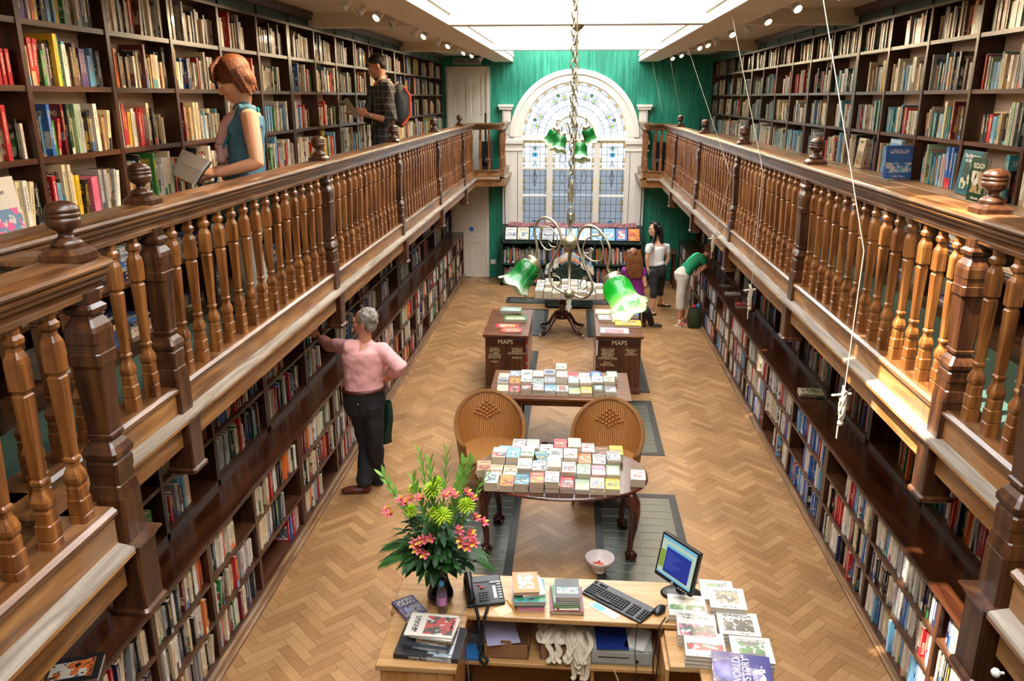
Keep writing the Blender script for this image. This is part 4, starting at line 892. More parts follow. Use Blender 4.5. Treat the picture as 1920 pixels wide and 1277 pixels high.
h=MB(); h.ell(hd+F@V((0,-.03,.045)),(.085,.095,.08),16,10,mat=F)
for q in range(-4,5): h.tube([hd+F@V((q*.02,-.06,.06)),hd+F@V((q*.024,-.09,-.06)),hd+F@V((q*.026,-.1,-.2)),hd+F@V((q*.022,-.09,-.34))],[.03,.035,.03,.012],8)
for q in (-1,1): h.tube([hd+F@V((q*.06,.04,.08)),hd+F@V((q*.082,.0,-.02)),hd+F@V((q*.075,.02,-.16)),hd+F@V((q*.07,.05,-.28))],[.02,.026,.026,.01],8)
P_obj(h,'hair','hair_dark',bd,.009,1)
MB().tube([hd+F@V((.08,.03,.09)),hd+F@V((.04,.055,.125)),hd+F@V((-.04,.055,.125)),hd+F@V((-.08,.03,.09))],[.008,.014,.014,.008],8).obj('sunglasses','black_plastic',bd)
t=MB(); torso(t,lerp(hip,waist,.6),waist,chest,lerp(chest,neck,.7),fw,s,.016,(.155,.13,.16,.06)); limb(t,[lerp(shL,chest,.3),shL,lerp(shL,elL,.5)],[.06,.062,.056]); limb(t,[lerp(shR,chest,.3),shR,lerp(shR,elR,.5)],[.06,.062,.056]); P_obj(t,'top','tee_white',bd,.012,3,.012)
t=MB(); t.tube([waist+V((0,0,-.05)),hip,hip+V((0,0,-.08))],[.15,.175,.16],18,flat=.68,up=fw); limb(t,[hL,kL,lerp(kL,aL,.3)],[.095,.072,.07]); limb(t,[hR,kR,lerp(kR,aR,.3)],[.095,.072,.07]); P_obj(t,'trousers','trouser_grey',bd,.012,3,.02)
for a,d in ((aL,(.1,-1,0)),(aR,(.9,-.3,0))): q=MB(); shoe(q,a,d,.92); q=MB().box(-.04,.04,-.05,.19,0,.022).mesh('sandal',['sandal_dark']); o=put(q,'sandal',bd,a.x,a.y,0.001,rz=math.atan2(-d[0],d[1]))
for a,d in ((aL,(.1,-1,0)),(aR,(.9,-.3,0))): q=MB(); q.tube([(a.x-.04,a.y,.03),(a.x,a.y+d[1]*.06,.08),(a.x+.04,a.y,.03)],.01,6); q.tube([V((a.x,a.y,0))+V(d)*.1+V((-.04,0,.02)),V((a.x,a.y,.06))+V(d)*.1,V((a.x,a.y,0))+V(d)*.1+V((.04,0,.02))],.01,6); q.obj('sandal_strap','sandal_dark',bd)
for a,d in ((aL,(.1,-1,0)),(aR,(.9,-.3,0))): q=MB(); q.ell(V((a.x,a.y,.045))+V(d)*.06,(.036,.036,.024),10,8); q.ell(V((a.x,a.y,.035))+V(d)*.12,(.036,.04,.014),10,8); P_obj(q,'foot','skin_fair',bd)
MB().tube([shR+F@V((-.02,.08,.0)),shR+V((-.03,0,.05)),shR+V((.02,.12,-.1)),hip+V((.12,.14,.18))],.016,8).obj('bag_strap','black_plastic',bd)
# --- woman in purple, seen from behind, seated
hd=J(1186,478,13.0); F=frame((-.25,1,0),0); neck=J(1187,497,13.0); chest=J(1188,512,13.0); waist=J(1190,540,13.0); hip=J(1190,560,13.0); fw=V((-.25,1,0))
shL=J(1172,505,12.95); shR=J(1205,506,13.0); elR=J(1210,535,12.95); wrR=J(1203,545,13.15); elL=J(1169,532,13.1); wrL=J(1176,545,13.3)
kR=J(1213,585,12.75); aR=J(1222,607,12.85); hR=J(1197,562,12.95); hL=J(1184,562,13.0); kL=J(1195,585,12.8); aL=J(1195,618,12.75)
b=MB(); head(b,hd,F,1); limb(b,[hd,neck,chest],[.05,.048,.06]); torso(b,hip,waist,chest,neck,fw,1,0,(.16,.12,.15,.055)); limb(b,[shL,elL,wrL],[.043,.035,.026]); limb(b,[shR,elR,wrR],[.043,.035,.026]); hand(b,wrR,V((-.4,.9,0)),V((0,0,-1)),.5,1); hand(b,wrL,V((.3,.9,0)),V((0,0,-1)),.5,-1)
limb(b,[hL,kL,aL],[.07,.05,.036]); limb(b,[hR,kR,aR],[.07,.05,.036]); bd=root_at(b,'person','skin_fair','long-haired woman in a purple top seated with her back to the camera',.009); face(bd,hd,F,1)
h=MB(); h.ell(hd+F@V((0,-.03,.04)),(.088,.098,.085),16,10,mat=F)
for q in range(-5,6): h.tube([hd+F@V((q*.016,-.07,.07)),hd+F@V((q*.022,-.105,-.05)),hd+F@V((q*.024,-.125,-.2)),hd+F@V((q*.017+.02,-.14,-.36))],[.03,.034,.03,.01],8)
P_obj(h,'hair','hair_blonde_brown',bd,.008,1)
t=MB(); torso(t,lerp(hip,waist,.1),waist,chest,lerp(chest,neck,.7),fw,1,.016,(.165,.13,.155,.055)); limb(t,[lerp(shL,chest,.3),shL,lerp(shL,elL,.35)],[.058,.06,.056]); limb(t,[lerp(shR,chest,.3),shR,lerp(shR,elR,.35)],[.058,.06,.056]); P_obj(t,'top','tee_purple',bd,.012,3,.012)
t=MB(); t.tube([hip+V((0,0,.08)),hip,hip+V((0,0,-.08))],[.15,.17,.14],16,flat=.8,up=fw); limb(t,[hL,kL,aL],[.09,.065,.05]); limb(t,[hR,kR,aR],[.09,.065,.05]); P_obj(t,'trousers','trouser_black',bd,.011,3,.015)
for a,d in ((aR,(.9,-.1,0)),(aL,(0,-1,0))): q=MB(); shoe(q,a,d,.85,z0=a.z-.05); P_obj(q,'shoe','sandal_dark',bd,.008,2)
st=empty('bench_stool',(hip.x,hip.y,0),'low dark stool under the woman in purple','stool'); MB().box(-.2,.2,-.17,.17,hip.z-.17,hip.z-.13).obj('seat','mahogany',st)
for x in (-.17,.17):
    for y in (-.14,.14): MB().lathe([(.018,0),(.022,.1),(.016,hip.z-.17)],c=(x,y,0),n=10).obj('leg','mahogany_leg',st)
# --- woman in green bending over the right counter
hd=J(1329,475,13.25); F=frame((1,.1,0),radians(-48)); neck=J(1321,482,13.2); chest=J(1308,485,13.18); waist=J(1292,500,13.1); hip=J(1280,514,13.05); fw=V((.45,0,-.9))
shR=J(1317,483,12.98); elR=J(1323,500,12.95); wrR=J(1313,508,13.0); shL=J(1316,482,13.4); elL=J(1322,497,13.45); wrL=J(1311,505,13.4)
hR=J(1281,520,12.97); hL=J(1283,520,13.15); kR=J(1276,556,12.95); kL=J(1285,556,13.15); aR=J(1274,597,12.95); aL=J(1280,592,13.25)
b=MB(); head(b,hd,F,1); limb(b,[hd,neck,chest],[.05,.05,.06]); torso(b,hip,waist,chest,neck,fw,1,0,(.16,.125,.14,.055)); limb(b,[shR,elR,wrR],[.042,.034,.025]); limb(b,[shL,elL,wrL],[.042,.034,.025]); hand(b,wrR,V((-.6,.3,-.6)),V((0,0,-1)),.5,1); hand(b,wrL,V((-.5,.0,-.8)),V((0,0,-1)),.5,-1)
limb(b,[hL,kL,aL],[.075,.052,.036]); limb(b,[hR,kR,aR],[.075,.052,.036]); bd=root_at(b,'person','skin_ruddy','woman in a green T-shirt and cream cropped trousers bending over the right counter',.009); face(bd,hd,F,1)
h=MB(); h.ell(hd+F@V((0,-.025,.04)),(.082,.092,.078),16,10,mat=F); h.ell(hd+F@V((0,-.11,.05)),(.04,.045,.04),12,8,mat=F); P_obj(h,'hair','hair_blonde_brown',bd,.009,1)
t=MB(); torso(t,lerp(hip,waist,.1),waist,chest,lerp(chest,neck,.6),fw,1,.016,(.155,.13,.15,.055)); limb(t,[lerp(shR,chest,.3),shR,lerp(shR,elR,.6)],[.058,.06,.055]); limb(t,[lerp(shL,chest,.3),shL,lerp(shL,elL,.6)],[.058,.06,.055]); P_obj(t,'top','tee_green',bd,.012,3,.012)
t=MB(); t.tube([lerp(hip,waist,.25),hip,hip+V((0,0,-.1))],[.155,.18,.15],18,flat=.8,up=(1,0,0)); limb(t,[hL,kL,lerp(kL,aL,.55)],[.1,.075,.07]); limb(t,[hR,kR,lerp(kR,aR,.55)],[.1,.075,.07]); P_obj(t,'trousers','trouser_pale',bd,.012,3,.02)
for a in (aR,aL):
    put(MB().box(-.04,.04,-.07,.17,0,.018).mesh('sandal_sole',['sole_pale']),'sandal_sole',bd,a.x,a.y,.001,rz=-1.4); q=MB(); q.ell((a.x,a.y,.05),(.04,.035,.035),10,8); q.ell((a.x+.07,a.y+.01,.035),(.07,.036,.018),10,8); P_obj(q,'foot','skin_fair',bd); MB().tube([(a.x+.03,a.y-.04,.02),(a.x+.08,a.y,.062),(a.x+.03,a.y+.04,.02)],.012,6).obj('sandal_strap','flipflop_red',bd)
bag=empty('tote_bag',(2.05,12.9,0),'olive tote bag with red and blue things on the floor by the stooping woman','bag'); q=MB(); q.lathe([(.13,0),(.15,.02),(.17,.15),(.15,.3),(.12,.36)],sq=.4,smooth=True); q.obj('bag_body','olive_bag',bag).scale=(.68,.55,.95)
for y in (-.06,.06): MB().tube([(-.08,y,.35),(-.06,y,.5),(0,y*.5,.6),(.06,y,.5),(.08,y,.35)],.009,6).obj('handle','olive_bag',bag)
MB().ell((-.03,0,.36),(.06,.04,.03),10,6).obj('contents','flipflop_red',bag); MB().ell((.06,0,.37),(.05,.04,.04),10,6).obj('contents','blue_disc',bag)
# --- woman reading on the left gallery
s=1.12; Y0=5.3; hd=J(437,150,Y0-.05); F=frame((-.9,-.42,0),radians(-30)); neck=J(455,198,Y0); chest=J(460,228,Y0); waist=J(462,300,Y0); hip=J(462,345,Y0); fw=V((-.9,-.42,0)); lat=V((.42,-.9,0))
shL=chest+lat*.17+V((.02,0,.045)); shR=chest-lat*.17+V((-.02,0,.045)); elL=J(483,306,5.02); wrL=J(408,325,4.98); elR=elL-lat*.42+V((-.05,0,.0)); wrR=J(372,336,5.08)
hL=hip+lat*.09-V((0,0,.08)); hR=hip-lat*.09-V((0,0,.08)); kL=hL+V((-.03,-.02,-.38)); kR=hR+V((-.03,0,-.38)); aL=V((hL.x+.02,hL.y,GZ+.1)); aR=V((hR.x+.02,hR.y,GZ+.1))
b=MB(); head(b,hd,F,s); limb(b,[hd+F@V((0,-.03,-.06)),neck,chest],[.06,.055,.07]); torso(b,hip,waist,chest,neck,fw,s,0,(.155,.13,.15,.06)); limb(b,[shL,lerp(shL,elL,.5),elL,lerp(elL,wrL,.4),wrL],[.058,.053,.043,.04,.028]); limb(b,[shR,elR,wrR],[.056,.044,.028])
hand(b,wrL,J(376,322,5.0)-wrL,V((-.1,.35,-.9)),.45,-1,s); hand(b,wrR,J(350,338,5.15)-wrR,V((0,-.2,.9)),.45,-1,s); limb(b,[hL,kL,aL],[.085,.06,.045]); limb(b,[hR,kR,aR],[.085,.06,.045])
bd=root_at(b,'person','skin_fair','auburn-haired woman in a sleeveless denim top reading on the left gallery',.006); face(bd,hd,F,s)
h=MB(); rg=random.Random(5); h.ell(hd+F@(V((0,-.022,.045))*s),V((.095,.108,.09))*s,20,14,mat=F); h.ell(hd+F@(V((0,-.06,-.02))*s),V((.088,.06,.085))*s,16,10,mat=F)
for i in range(80):
    a=rg.uniform(-.25,pi+.25); sx=cos(a); sy=-sin(a)
    top=V((.03*sx,-.02+.03*sy,.125)); mid=V((.097*sx,-.01+.105*sy*(1 if sy<0 else .5),.05)); end=V((.07*sx+rg.uniform(-.008,.008),-.012+.078*sy,-.075-rg.uniform(0,.05)*(1 if sy<-.2 else .3)))
    h.tube([hd+F@(top*s),hd+F@(lerp(top,mid,.6)*s+V((0,0,.02))),hd+F@(mid*s),hd+F@(lerp(mid,end,.6)*s),hd+F@(end*s)],[.01,.012,.013,.011,.004],7)
for i in range(9): q=(i-4)*.02; h.tube([hd+F@(V((q*.3,.0,.135))*s),hd+F@(V((q*.8,.07,.11))*s),hd+F@(V((q,.098,.06))*s),hd+F@(V((q*1.05,.1,.035))*s)],[.014,.016,.013,.005],7)
P_obj(h,'hair','hair_auburn',bd,.006,1)
t=MB(); torso(t,hip,waist,chest,lerp(chest,neck,.5),fw,s,.014,(.175,.145,.155,.055)); t.tube([shL-lat*.035+V((0,0,.0)),chest+V((0,0,.055)),shR+lat*.035],[.055,.085,.055],12)
for q in (1,-1): t.tube([chest+fw*.1+lat*.1*q+V((0,0,-.06)),chest+lat*.125*q+fw*.03+V((0,0,.085)),chest-fw*.08+lat*.11*q+V((0,0,-.03))],.034,10,flat=1)
if 1: t.ell(chest+V((0,0,-.02)),(.11,.13,.1),14,10); t.tube([hip+V((0,0,.02)),hip+V((0,0,-.2))],[.19,.22],20,flat=.72,up=fw); P_obj(t,'top','denim_blue',bd,.01,3,.03)
t=MB(); limb(t,[hL,kL,aL],[.11,.09,.09]); limb(t,[hR,kR,aR],[.11,.09,.09]); P_obj(t,'trousers','trouser_pale',bd,.012,3,.02)
c0=chest+V((0,0,.075)); pth=[c0-fw*-.0+lat*.1+V((0,0,.02)),c0-fw*.085+V((0,0,.045)),c0-lat*.09+V((0,0,.02)),chest+fw*.11-lat*.03+V((0,0,-.02)),lerp(chest,waist,.4)+fw*.15,lerp(chest,waist,.75)+fw*.15,waist+fw*.14]
MB().tube([c0+lat*.09+fw*.03,c0-fw*.05+V((0,0,.0)),c0-lat*.1,chest+fw*.1-lat*.04,lerp(chest,waist,.5)+fw*.15,lerp(chest,waist,.6)+fw*.155,waist+fw*.14+V((0,0,.03))],[.04,.032,.04,.046,.034,.046,.045],10).tube([c0+lat*.1,chest+fw*.12+lat*.07+V((0,0,-.02)),lerp(chest,waist,.5)+fw*.165+lat*.02],[.045,.044,.034],10).tube([lerp(chest,waist,.55)+fw*.155,waist+fw*.16+lat*.03],[.02,.034],8).obj('scarf','scarf_pink',bd)
MB().tube([c0+lat*.09-fw*.08+V((0,0,.0)),c0+lat*.11+V((0,0,.02)),chest+fw*.1+lat*.075+V((0,0,-.05)),lerp(chest,waist,.6)+fw*.145+lat*.03,waist+fw*.17-lat*.02,hip+fw*.2-lat*.06],.024,8,flat=.4,up=fw).obj('bag_strap','teal_strap',bd)
q=MB(); q.rbox(hip+fw*.2-lat*.05+V((0,0,-.12)),(.1,.26,.26),math.atan2(fw.y,fw.x)); o=q.obj('shoulder_bag','olive_bag',bd,bevel=.02)
for a in (aL,aR): q=MB(); shoe(q,a,fw,1,z0=GZ); P_obj(q,'shoe','sandal_dark',bd,.01,2)
WBOOK=[J(x,y,Y) for x,y,Y in ((344,281,5.2),(393,302,4.95),(378,322,4.93),(334,303,5.15),(364,346,4.95),(322,326,5.15))]
# --- man in the plaid shirt with a rucksack
s=1.07; Y0=9.45; hd=J(706,125,Y0); F=frame((-.93,-.3,0),radians(-22)); neck=J(714,147,Y0); chest=J(719,168,Y0); waist=J(720,222,Y0); hip=J(718,252,Y0); fw=V((-.93,-.3,0)); lat=V((.3,-.93,0))
shL=chest+lat*.19+V((0,0,.05)); shR=chest-lat*.19+V((0,0,.05)); elL=J(735,228,9.2); wrL=J(688,215,9.15); elR=elL-lat*.45; wrR=J(672,208,9.4)
hL=hip+lat*.09-V((0,0,.05)); hR=hip-lat*.09-V((0,0,.05)); kL=hL+V((0,0,-.42)); kR=hR+V((0,0,-.42)); aL=V((hL.x,hL.y,GZ+.1)); aR=V((hR.x,hR.y,GZ+.1))
b=MB(); head(b,hd,F,s); limb(b,[hd+F@V((0,-.02,-.05)),neck,chest],[.06,.062,.07]); torso(b,hip,waist,chest,neck,fw,s); limb(b,[shL,elL,wrL],[.055,.043,.03]); limb(b,[shR,elR,wrR],[.055,.043,.03]); hand(b,wrL,J(668,208,9.15)-wrL,V((0,.9,-.1)),.25,-1,s,1.8); hand(b,wrR,J(655,215,9.4)-wrR,V((0,0,1)),.4,-1,s)
limb(b,[hL,kL,aL],[.085,.06,.045]); limb(b,[hR,kR,aR],[.085,.06,.045]); bd=root_at(b,'person','skin_ruddy','man in a dark plaid shirt with a rucksack browsing on the left gallery',.0075); face(bd,hd,F,s)
h=MB(); h.ell(hd+F@(V((0,-.022,.05))*s),V((.08,.096,.078))*s,18,12,mat=F); h.ell(hd+F@(V((0,-.055,.0))*s),V((.074,.052,.06))*s,16,10,mat=F); P_obj(h,'hair','hair_brown',bd,.008,1)
t=MB(); torso(t,hip+V((0,0,-.05)),waist,chest,lerp(chest,neck,.7),fw,s,.02,(.18,.165,.185,.065)); limb(t,[lerp(shL,chest,.25),shL,elL,lerp(elL,wrL,.25)],[.075,.078,.068,.058]); limb(t,[lerp(shR,chest,.25),shR,elR,lerp(elR,wrR,.25)],[.075,.078,.068,.058]); t.tube([neck+V((.065*cos(a),.065*sin(a),-.01)) for a in [k*pi/6 for k in range(12)]],.018,8,closed=True); P_obj(t,'shirt','plaid',bd,.011,3,.025)
t=MB(); t.tube([hip+V((0,0,.05)),hip+V((0,0,-.12))],[.17,.165],18,flat=.7,up=fw); limb(t,[hL,kL,aL],[.105,.08,.07]); limb(t,[hR,kR,aR],[.105,.08,.07]); P_obj(t,'trousers','trouser_black',bd,.013,3,.02)
w=MB(); w.ell(lerp(wrL,elL,.12)+lat*.034,(.02,.02,.022),12,8); w.obj('watch','steel',bd)
q=MB(); c=lerp(chest,waist,.55)-fw*.2; q.ell(c,V((.15,.1,.25)),16,12,mat=frame(fw)); q.obj('rucksack','pack_grey',bd); MB().tube([c-fw*.04+lat*.11+V((0,0,.2)),c-fw*.1+lat*.1+V((0,0,.1)),c-fw*.1+lat*.1+V((0,0,-.1)),c+lat*.12+V((0,0,-.22))],.016,8).obj('rucksack_trim','orange_trim',bd)
MB().tube([chest+fw*.14+V((0,0,.02)),waist+fw*.17+V((0,0,.05)),waist+fw*.2+V((0,0,-.03))],[.04,.07,.05],10).obj('chest_bag','black_plastic',bd)
for a in (aL,aR): q=MB(); shoe(q,a,fw,1.05,z0=GZ); P_obj(q,'shoe','shoe_brown',bd,.01,2)
PBOOK=(J(655,207,9.2),fw,lat)
def spl(P,n=6):
    P=[V(p) for p in P]; out=[]
    for i in range(len(P)-1):
        a=P[max(0,i-1)];b_=P[i];c=P[i+1];d=P[min(len(P)-1,i+2)]
        for k in range(n): t=k/n; out.append(.5*((2*b_)+(c-a)*t+(2*a-5*b_+4*c-d)*t*t+(3*b_-a-3*c+d)*t**3))
    out.append(P[-1]); return out
# ---- oval table
OT=(-.05,6.11,.64)
r=empty('oval_table',(OT[0],OT[1],0),'oval mahogany table on cabriole legs, spread with paperbacks','table')
mb=MB(); n=48
def oval(a,b,z): return [(a*cos(2*pi*i/n)*(1 if 1 else 1),b*math.copysign(abs(sin(2*pi*i/n))**.8,sin(2*pi*i/n)),z) for i in range(n)]
rings=[oval(.70,.47,.612),oval(.722,.49,.617),oval(.728,.496,.626),oval(.722,.49,.636),oval(.715,.483,.64)]
mb.add([p for q in rings for p in q],[(j*n+i,j*n+(i+1)%n,j*n+n+(i+1)%n,j*n+n+i) for j in range(4) for i in range(n)]+[tuple(range(4*n,5*n)),tuple(reversed(range(n)))],0,False)
mb.obj('table_top','mahogany',r,bevel=.002)
mb=MB(); q=[oval(.56,.36,.55),oval(.56,.36,.612)]; mb.add([p for k in q for p in k],[(i,(i+1)%n,n+(i+1)%n,n+i) for i in range(n)]+[tuple(reversed(range(n)))]); mb.obj('apron','mahogany',r)
for x,y in ((-.61,-.27),(.59,-.29),(-.55,.24),(.55,.24)):
    sx=1 if x>0 else -1; m=MB(); m.tube([(x-sx*.03,y,.6),(x+sx*.005,y,.52),(x+sx*.02,y,.43),(x+sx*.012,y,.3),(x-sx*.005,y,.18),(x-sx*.008,y,.1),(x+sx*.005,y,.06)],[.05,.055,.045,.034,.026,.022,.026],12)
    m.ell((x+sx*.01,y,.035),(.042,.045,.036),14,10)
    for a in range(5): t=a*2*pi/5; m.tube([(x+.02*cos(t),y+.02*sin(t),.075),(x+.045*cos(t),y+.045*sin(t),.045),(x+.04*cos(t),y+.04*sin(t),.008)],[.012,.013,.007],6)
    m.obj('leg','mahogany_leg',r)
# ---- draw-leaf table with a stretcher
r=empty('draw_leaf_table',(-.08,8.2,0),'oblong wooden table with turned stretcher behind the wicker chairs, covered in books','table')
MB().box(-.76,.74,-.44,.44,.625,.65).obj('table_top','walnut',r,bevel=.004); MB().box(-.47,.5,-.34,.34,.53,.625).obj('apron','dark_panel',r)
m=MB(); m.box(-.44,.47,-.346,-.34,.545,.61); m.obj('apron_panel','walnut',r)
for x in (-.45,.48):
    for y in (-.32,.32): MB().lathe([(.035,0),(.035,.1),(.022,.115),(.03,.2),(.036,.33),(.02,.44),(.036,.46),(.036,.625)],c=(x,y,0),sq=.2,smooth=False).obj('leg','mahogany_leg',r)
MB().tube([(-.45,-.32,.07),(-.2,-.32,.07),(-.19,-.32,.07),(-.1,-.32,.07),(-.02,-.32,.07),(.015,-.32,.07),(.04,-.32,.07),(.15,-.32,.07),(.24,-.32,.07),(.25,-.32,.07),(.48,-.32,.07)],[.018,.018,.034,.034,.02,.04,.02,.034,.034,.018,.018],10).obj('stretcher','mahogany_leg',r)
# ---- pedestal table
r=empty('pedestal_table',(-.03,12.45,0),'tip-top pedestal table on four splayed brass-tipped legs, heaped with books','table')
MB().box(-.54,.56,-.4,.5,.635,.66).obj('table_top','mahogany',r,bevel=.02)
MB().lathe([(.1,.24),(.07,.27),(.055,.3),(.065,.33),(.05,.36),(.045,.4),(.06,.46),(.07,.5),(.05,.54),(.055,.57),(.1,.62),(.14,.636)],c=(-.1,0,0),n=20).obj('pedestal','mahogany_leg',r)
for dx,dy in ((-1,-.95),(1,-.95),(-1,.95),(1,.95)):
    c=V((-.1,0,0)); P=[c+V((dx*a,dy*a,z)) for a,z in ((.04,.32),(.09,.3),(.15,.22),(.2,.12),(.27,.06),(.33,.045))]; l=MB().tube(P,[.04,.038,.03,.026,.023,.02],10,flat=1.1).obj('leg','mahogany_leg',r)
    m=MB(); m.ell(P[-1]+V((dx*.012,dy*.012,-.004)),(.028,.028,.024),10,8); m.ell(P[-1]+V((dx*.01,dy*.01,-.028)),(.016,.016,.016),10,8); m.obj('caster','brass',l)
# ---- the two map cabinets
def cab(x0,x1,y0,y1,lab,colA,colB):
    xc=(x0+x1)/2; r=empty('map_cabinet',(xc,y0,0),lab,'cabinet','map cabinets'); w=(x1-x0)/2; d=y1-y0
    MB().box(-w,w,0,d,.755,.78).box(-w+.01,w-.01,.01,d-.01,.742,.756).obj('cabinet_top','walnut',r,bevel=.003)
    MB().box(-w+.03,w-.03,.03,.05,.06,.742).box(-w+.03,w-.03,d-.05,d-.03,.06,.742).box(-w+.08,w-.08,.05,d-.05,.06,.742).obj('cabinet_body','walnut_panel',r)
    MB().box(-w+.02,w-.02,.015,d-.02,0,.075).obj('plinth','walnut_panel',r,bevel=.004)
    p=MB().box(-w+.045,w-.045,.018,.03,.645,.725).obj('title_panel','dark_panel',r,bevel=.003)
    text('lettering','MAPS',.085,'gold_letters',p,(0,.0165,.684),(pi/2,0,0),sx=.95)
    for x,rows in ((-w*.48,colA),(w*.5,colB)):
        text('lettering',rows,.036,'gold_letters',r,(x,.028,.61-.0),(pi/2,0,0)).data.align_y='TOP'
    for z in (.3,.52):
        for sx in (-1,1):
            a,b=sorted((sx*(w-.085),sx*(w-.035))); MB().box(a,b,.05,d-.05,z-.012,z).obj('side_shelf','walnut_panel',r)
    return r
cab(-1.1,-.52,9.6,10.9,'map cabinet with RUSSIA, BALTICS and ITALY lettered on its end','RUSSIA\nBALTICS\nC ASIA\nE.EUROPE\nBALKANS\n\nITALY','WORLD\nEUROPE\nSCANDINAVIA\n\nGREECE')
cab(.33,.93,9.66,10.95,'map cabinet with HOLLAND, FRANCE and SPAIN lettered on its end','HOLLAND\nBELGIUM\nGERMANY\nAUSTRIA\nSWITZERLAND\n\nSPAIN\nPORTUGAL','FRANCE\nPARIS\nCORSICA')
# ---- wicker tub chairs
def wicker(loc,rz,lab):
    r=empty('wicker_chair',loc,lab,'chair','wicker tub chairs',rz)
    SH=.38; H=lambda t: .52+.3*max(0,cos(t))**.75 if cos(t)>0 else .52-.1*(-cos(t))
    def sh(u,v,off=0):
        t=(u-.5)*pi*1.36; top=.49+.34*(max(0,cos(t*.78)))**1.2; z=.2+(top-.2)*v; k=.27+.07*((z-.2)/.6)+off
        dm=0
        return V(((k-dm)*sin(t)*1.02,(k-dm)*cos(t)*.95+.02+.1*(z-.35)*max(0,cos(t)),z))
    m=MB(); m.grid(lambda u,v:sh(u,v),110,60); m.grid(lambda u,v:sh(1-u,v,.022),64,26); m.obj('backrest','wicker',r)
    m=MB()
    for i in range(-4,5):
        for j in range(-4,5):
            if abs(i)+abs(j)<=4 and (i+j)%2==0: m.ell(sh(.5+i*.023,.72+j*.033,-.004),(.02,.01,.011),8,6)
    m.obj('woven_diamond','cane',r)
    m=MB(); m.tube([sh(i/40,1,.011)+V((0,0,.004)) for i in range(41)],.02,10); 
    for e in (0,1): m.tube([sh(e,1-i/10,.011) for i in range(11)],.02,8)
    for i in range(90):
        p=sh((i+.5)/90,1,.011); m.ell(p+V((0,0,.008)),(.015,.015,.02),6,5)
    m.obj('rim','wicker',r)
    m=MB(); m.grid(lambda u,v:V(((.29*(2*u-1))*(1-.12*(2*v-1)**2),(-.27+.55*v)*(1-.1*(2*u-1)**2)+.02,SH-.03*sin(pi*u)*sin(pi*v)+.0)),20,20); m.tube([(-.28,-.26,SH-.005),(0,-.285,SH-.005),(.28,-.26,SH-.005)],.022,10); m.obj('seat','wicker',r)
    m=MB(); m.grid(lambda u,v:V((.285*(2*u-1),-.27-.015*sin(pi*u),.2+(SH-.21)*v)),20,8); m.obj('skirt','wicker',r)
    for x,y in ((-.25,-.24),(.25,-.24),(-.22,.22),(.22,.22)): MB().tube([(x,y,.36),(x*1.06,y*1.06,.15),(x*1.12,y*1.12,0.01)],[.018,.017,.015],8,ends=False).obj('leg','cane',r)
    m=MB(); m.tube([(-.26,-.25,.14),(.26,-.25,.14),(.23,.24,.14),(-.23,.24,.14)],.009,6,closed=True)
    for sx in (-1,1): m.tube([(sx*.265,-.255,.2),(sx*.25,-.1,.3),(sx*.24,0,.33),(sx*.235,.1,.3),(sx*.23,.23,.2)],.009,6)
    m.obj('stretcher','cane',r)
    return r
wicker((-.74,7.06,0),radians(12),'wicker tub chair on the left, its woven seat in view')
wicker((.37,6.93,0),radians(-6),'wicker tub chair on the right, only its back above the table')
# ---- bowl
m=MB(); m.lathe([(.05,0),(.055,.012),(.05,.018),(.075,.05),(.105,.095),(.118,.125),(.114,.127),(.1,.095),(.07,.05),(.0,.03)],n=40,cap=False); o=m.obj('china_bowl','bowl_china',loc=(.28,5.63,.006)); tag(o,'white china bowl of orange bits on the floor grate','bowl')
m=MB(); rg=random.Random(4)
for _ in range(34): a,q=rg.uniform(0,6.3),rg.uniform(0,.055); m.ell((.28+q*cos(a),5.63+q*sin(a),.052+rg.uniform(0,.012)),rg.uniform(.006,.01),6,5)
o=m.obj('orange_bits','orange_bits'); tag(o,'handful of orange bits lying in the china bowl','food',kind='stuff')
# ---- counter desk
DZ=.72
r=empty('shop_desk',(0,4.0,0),'pale wood shop counter with an open shelf, in front of the camera','desk')
def top(x0,x1,y0,y1): 
    m=MB(); m.box(x0,x1,y0-4,y1-4,DZ-.035,DZ); return m
m=top(-1.03,1.06,4.0,4.43); m.obj('desk_top','beech',r,bevel=.008); m=top(-1.01,-.565,3.53,3.997); m.obj('side_top','beech',r,bevel=.008)
MB().box(-.985,-.585,-.455,-.01,0,DZ-.035).obj('pedestal','beech_front',r); MB().box(.76,1.04,-.9,-.02,0,.56).obj('display_pedestal','beech_front',r)
MB().box(-.98,1.03,.37,.39,0,DZ-.035).obj('back_board','beech_front',r); MB().box(-.585,.58,-.03,.37,.395,.42).obj('shelf','beech',r,bevel=.004); MB().box(-.585,.58,.0,.37,.02,.05).obj('lower_shelf','beech',r)
MB().box(.17,.19,.0,.37,.05,.395).obj('divider','beech_front',r); MB().box(.565,.585,-.3,.365,0,.65).obj('partition','beech_front',r)
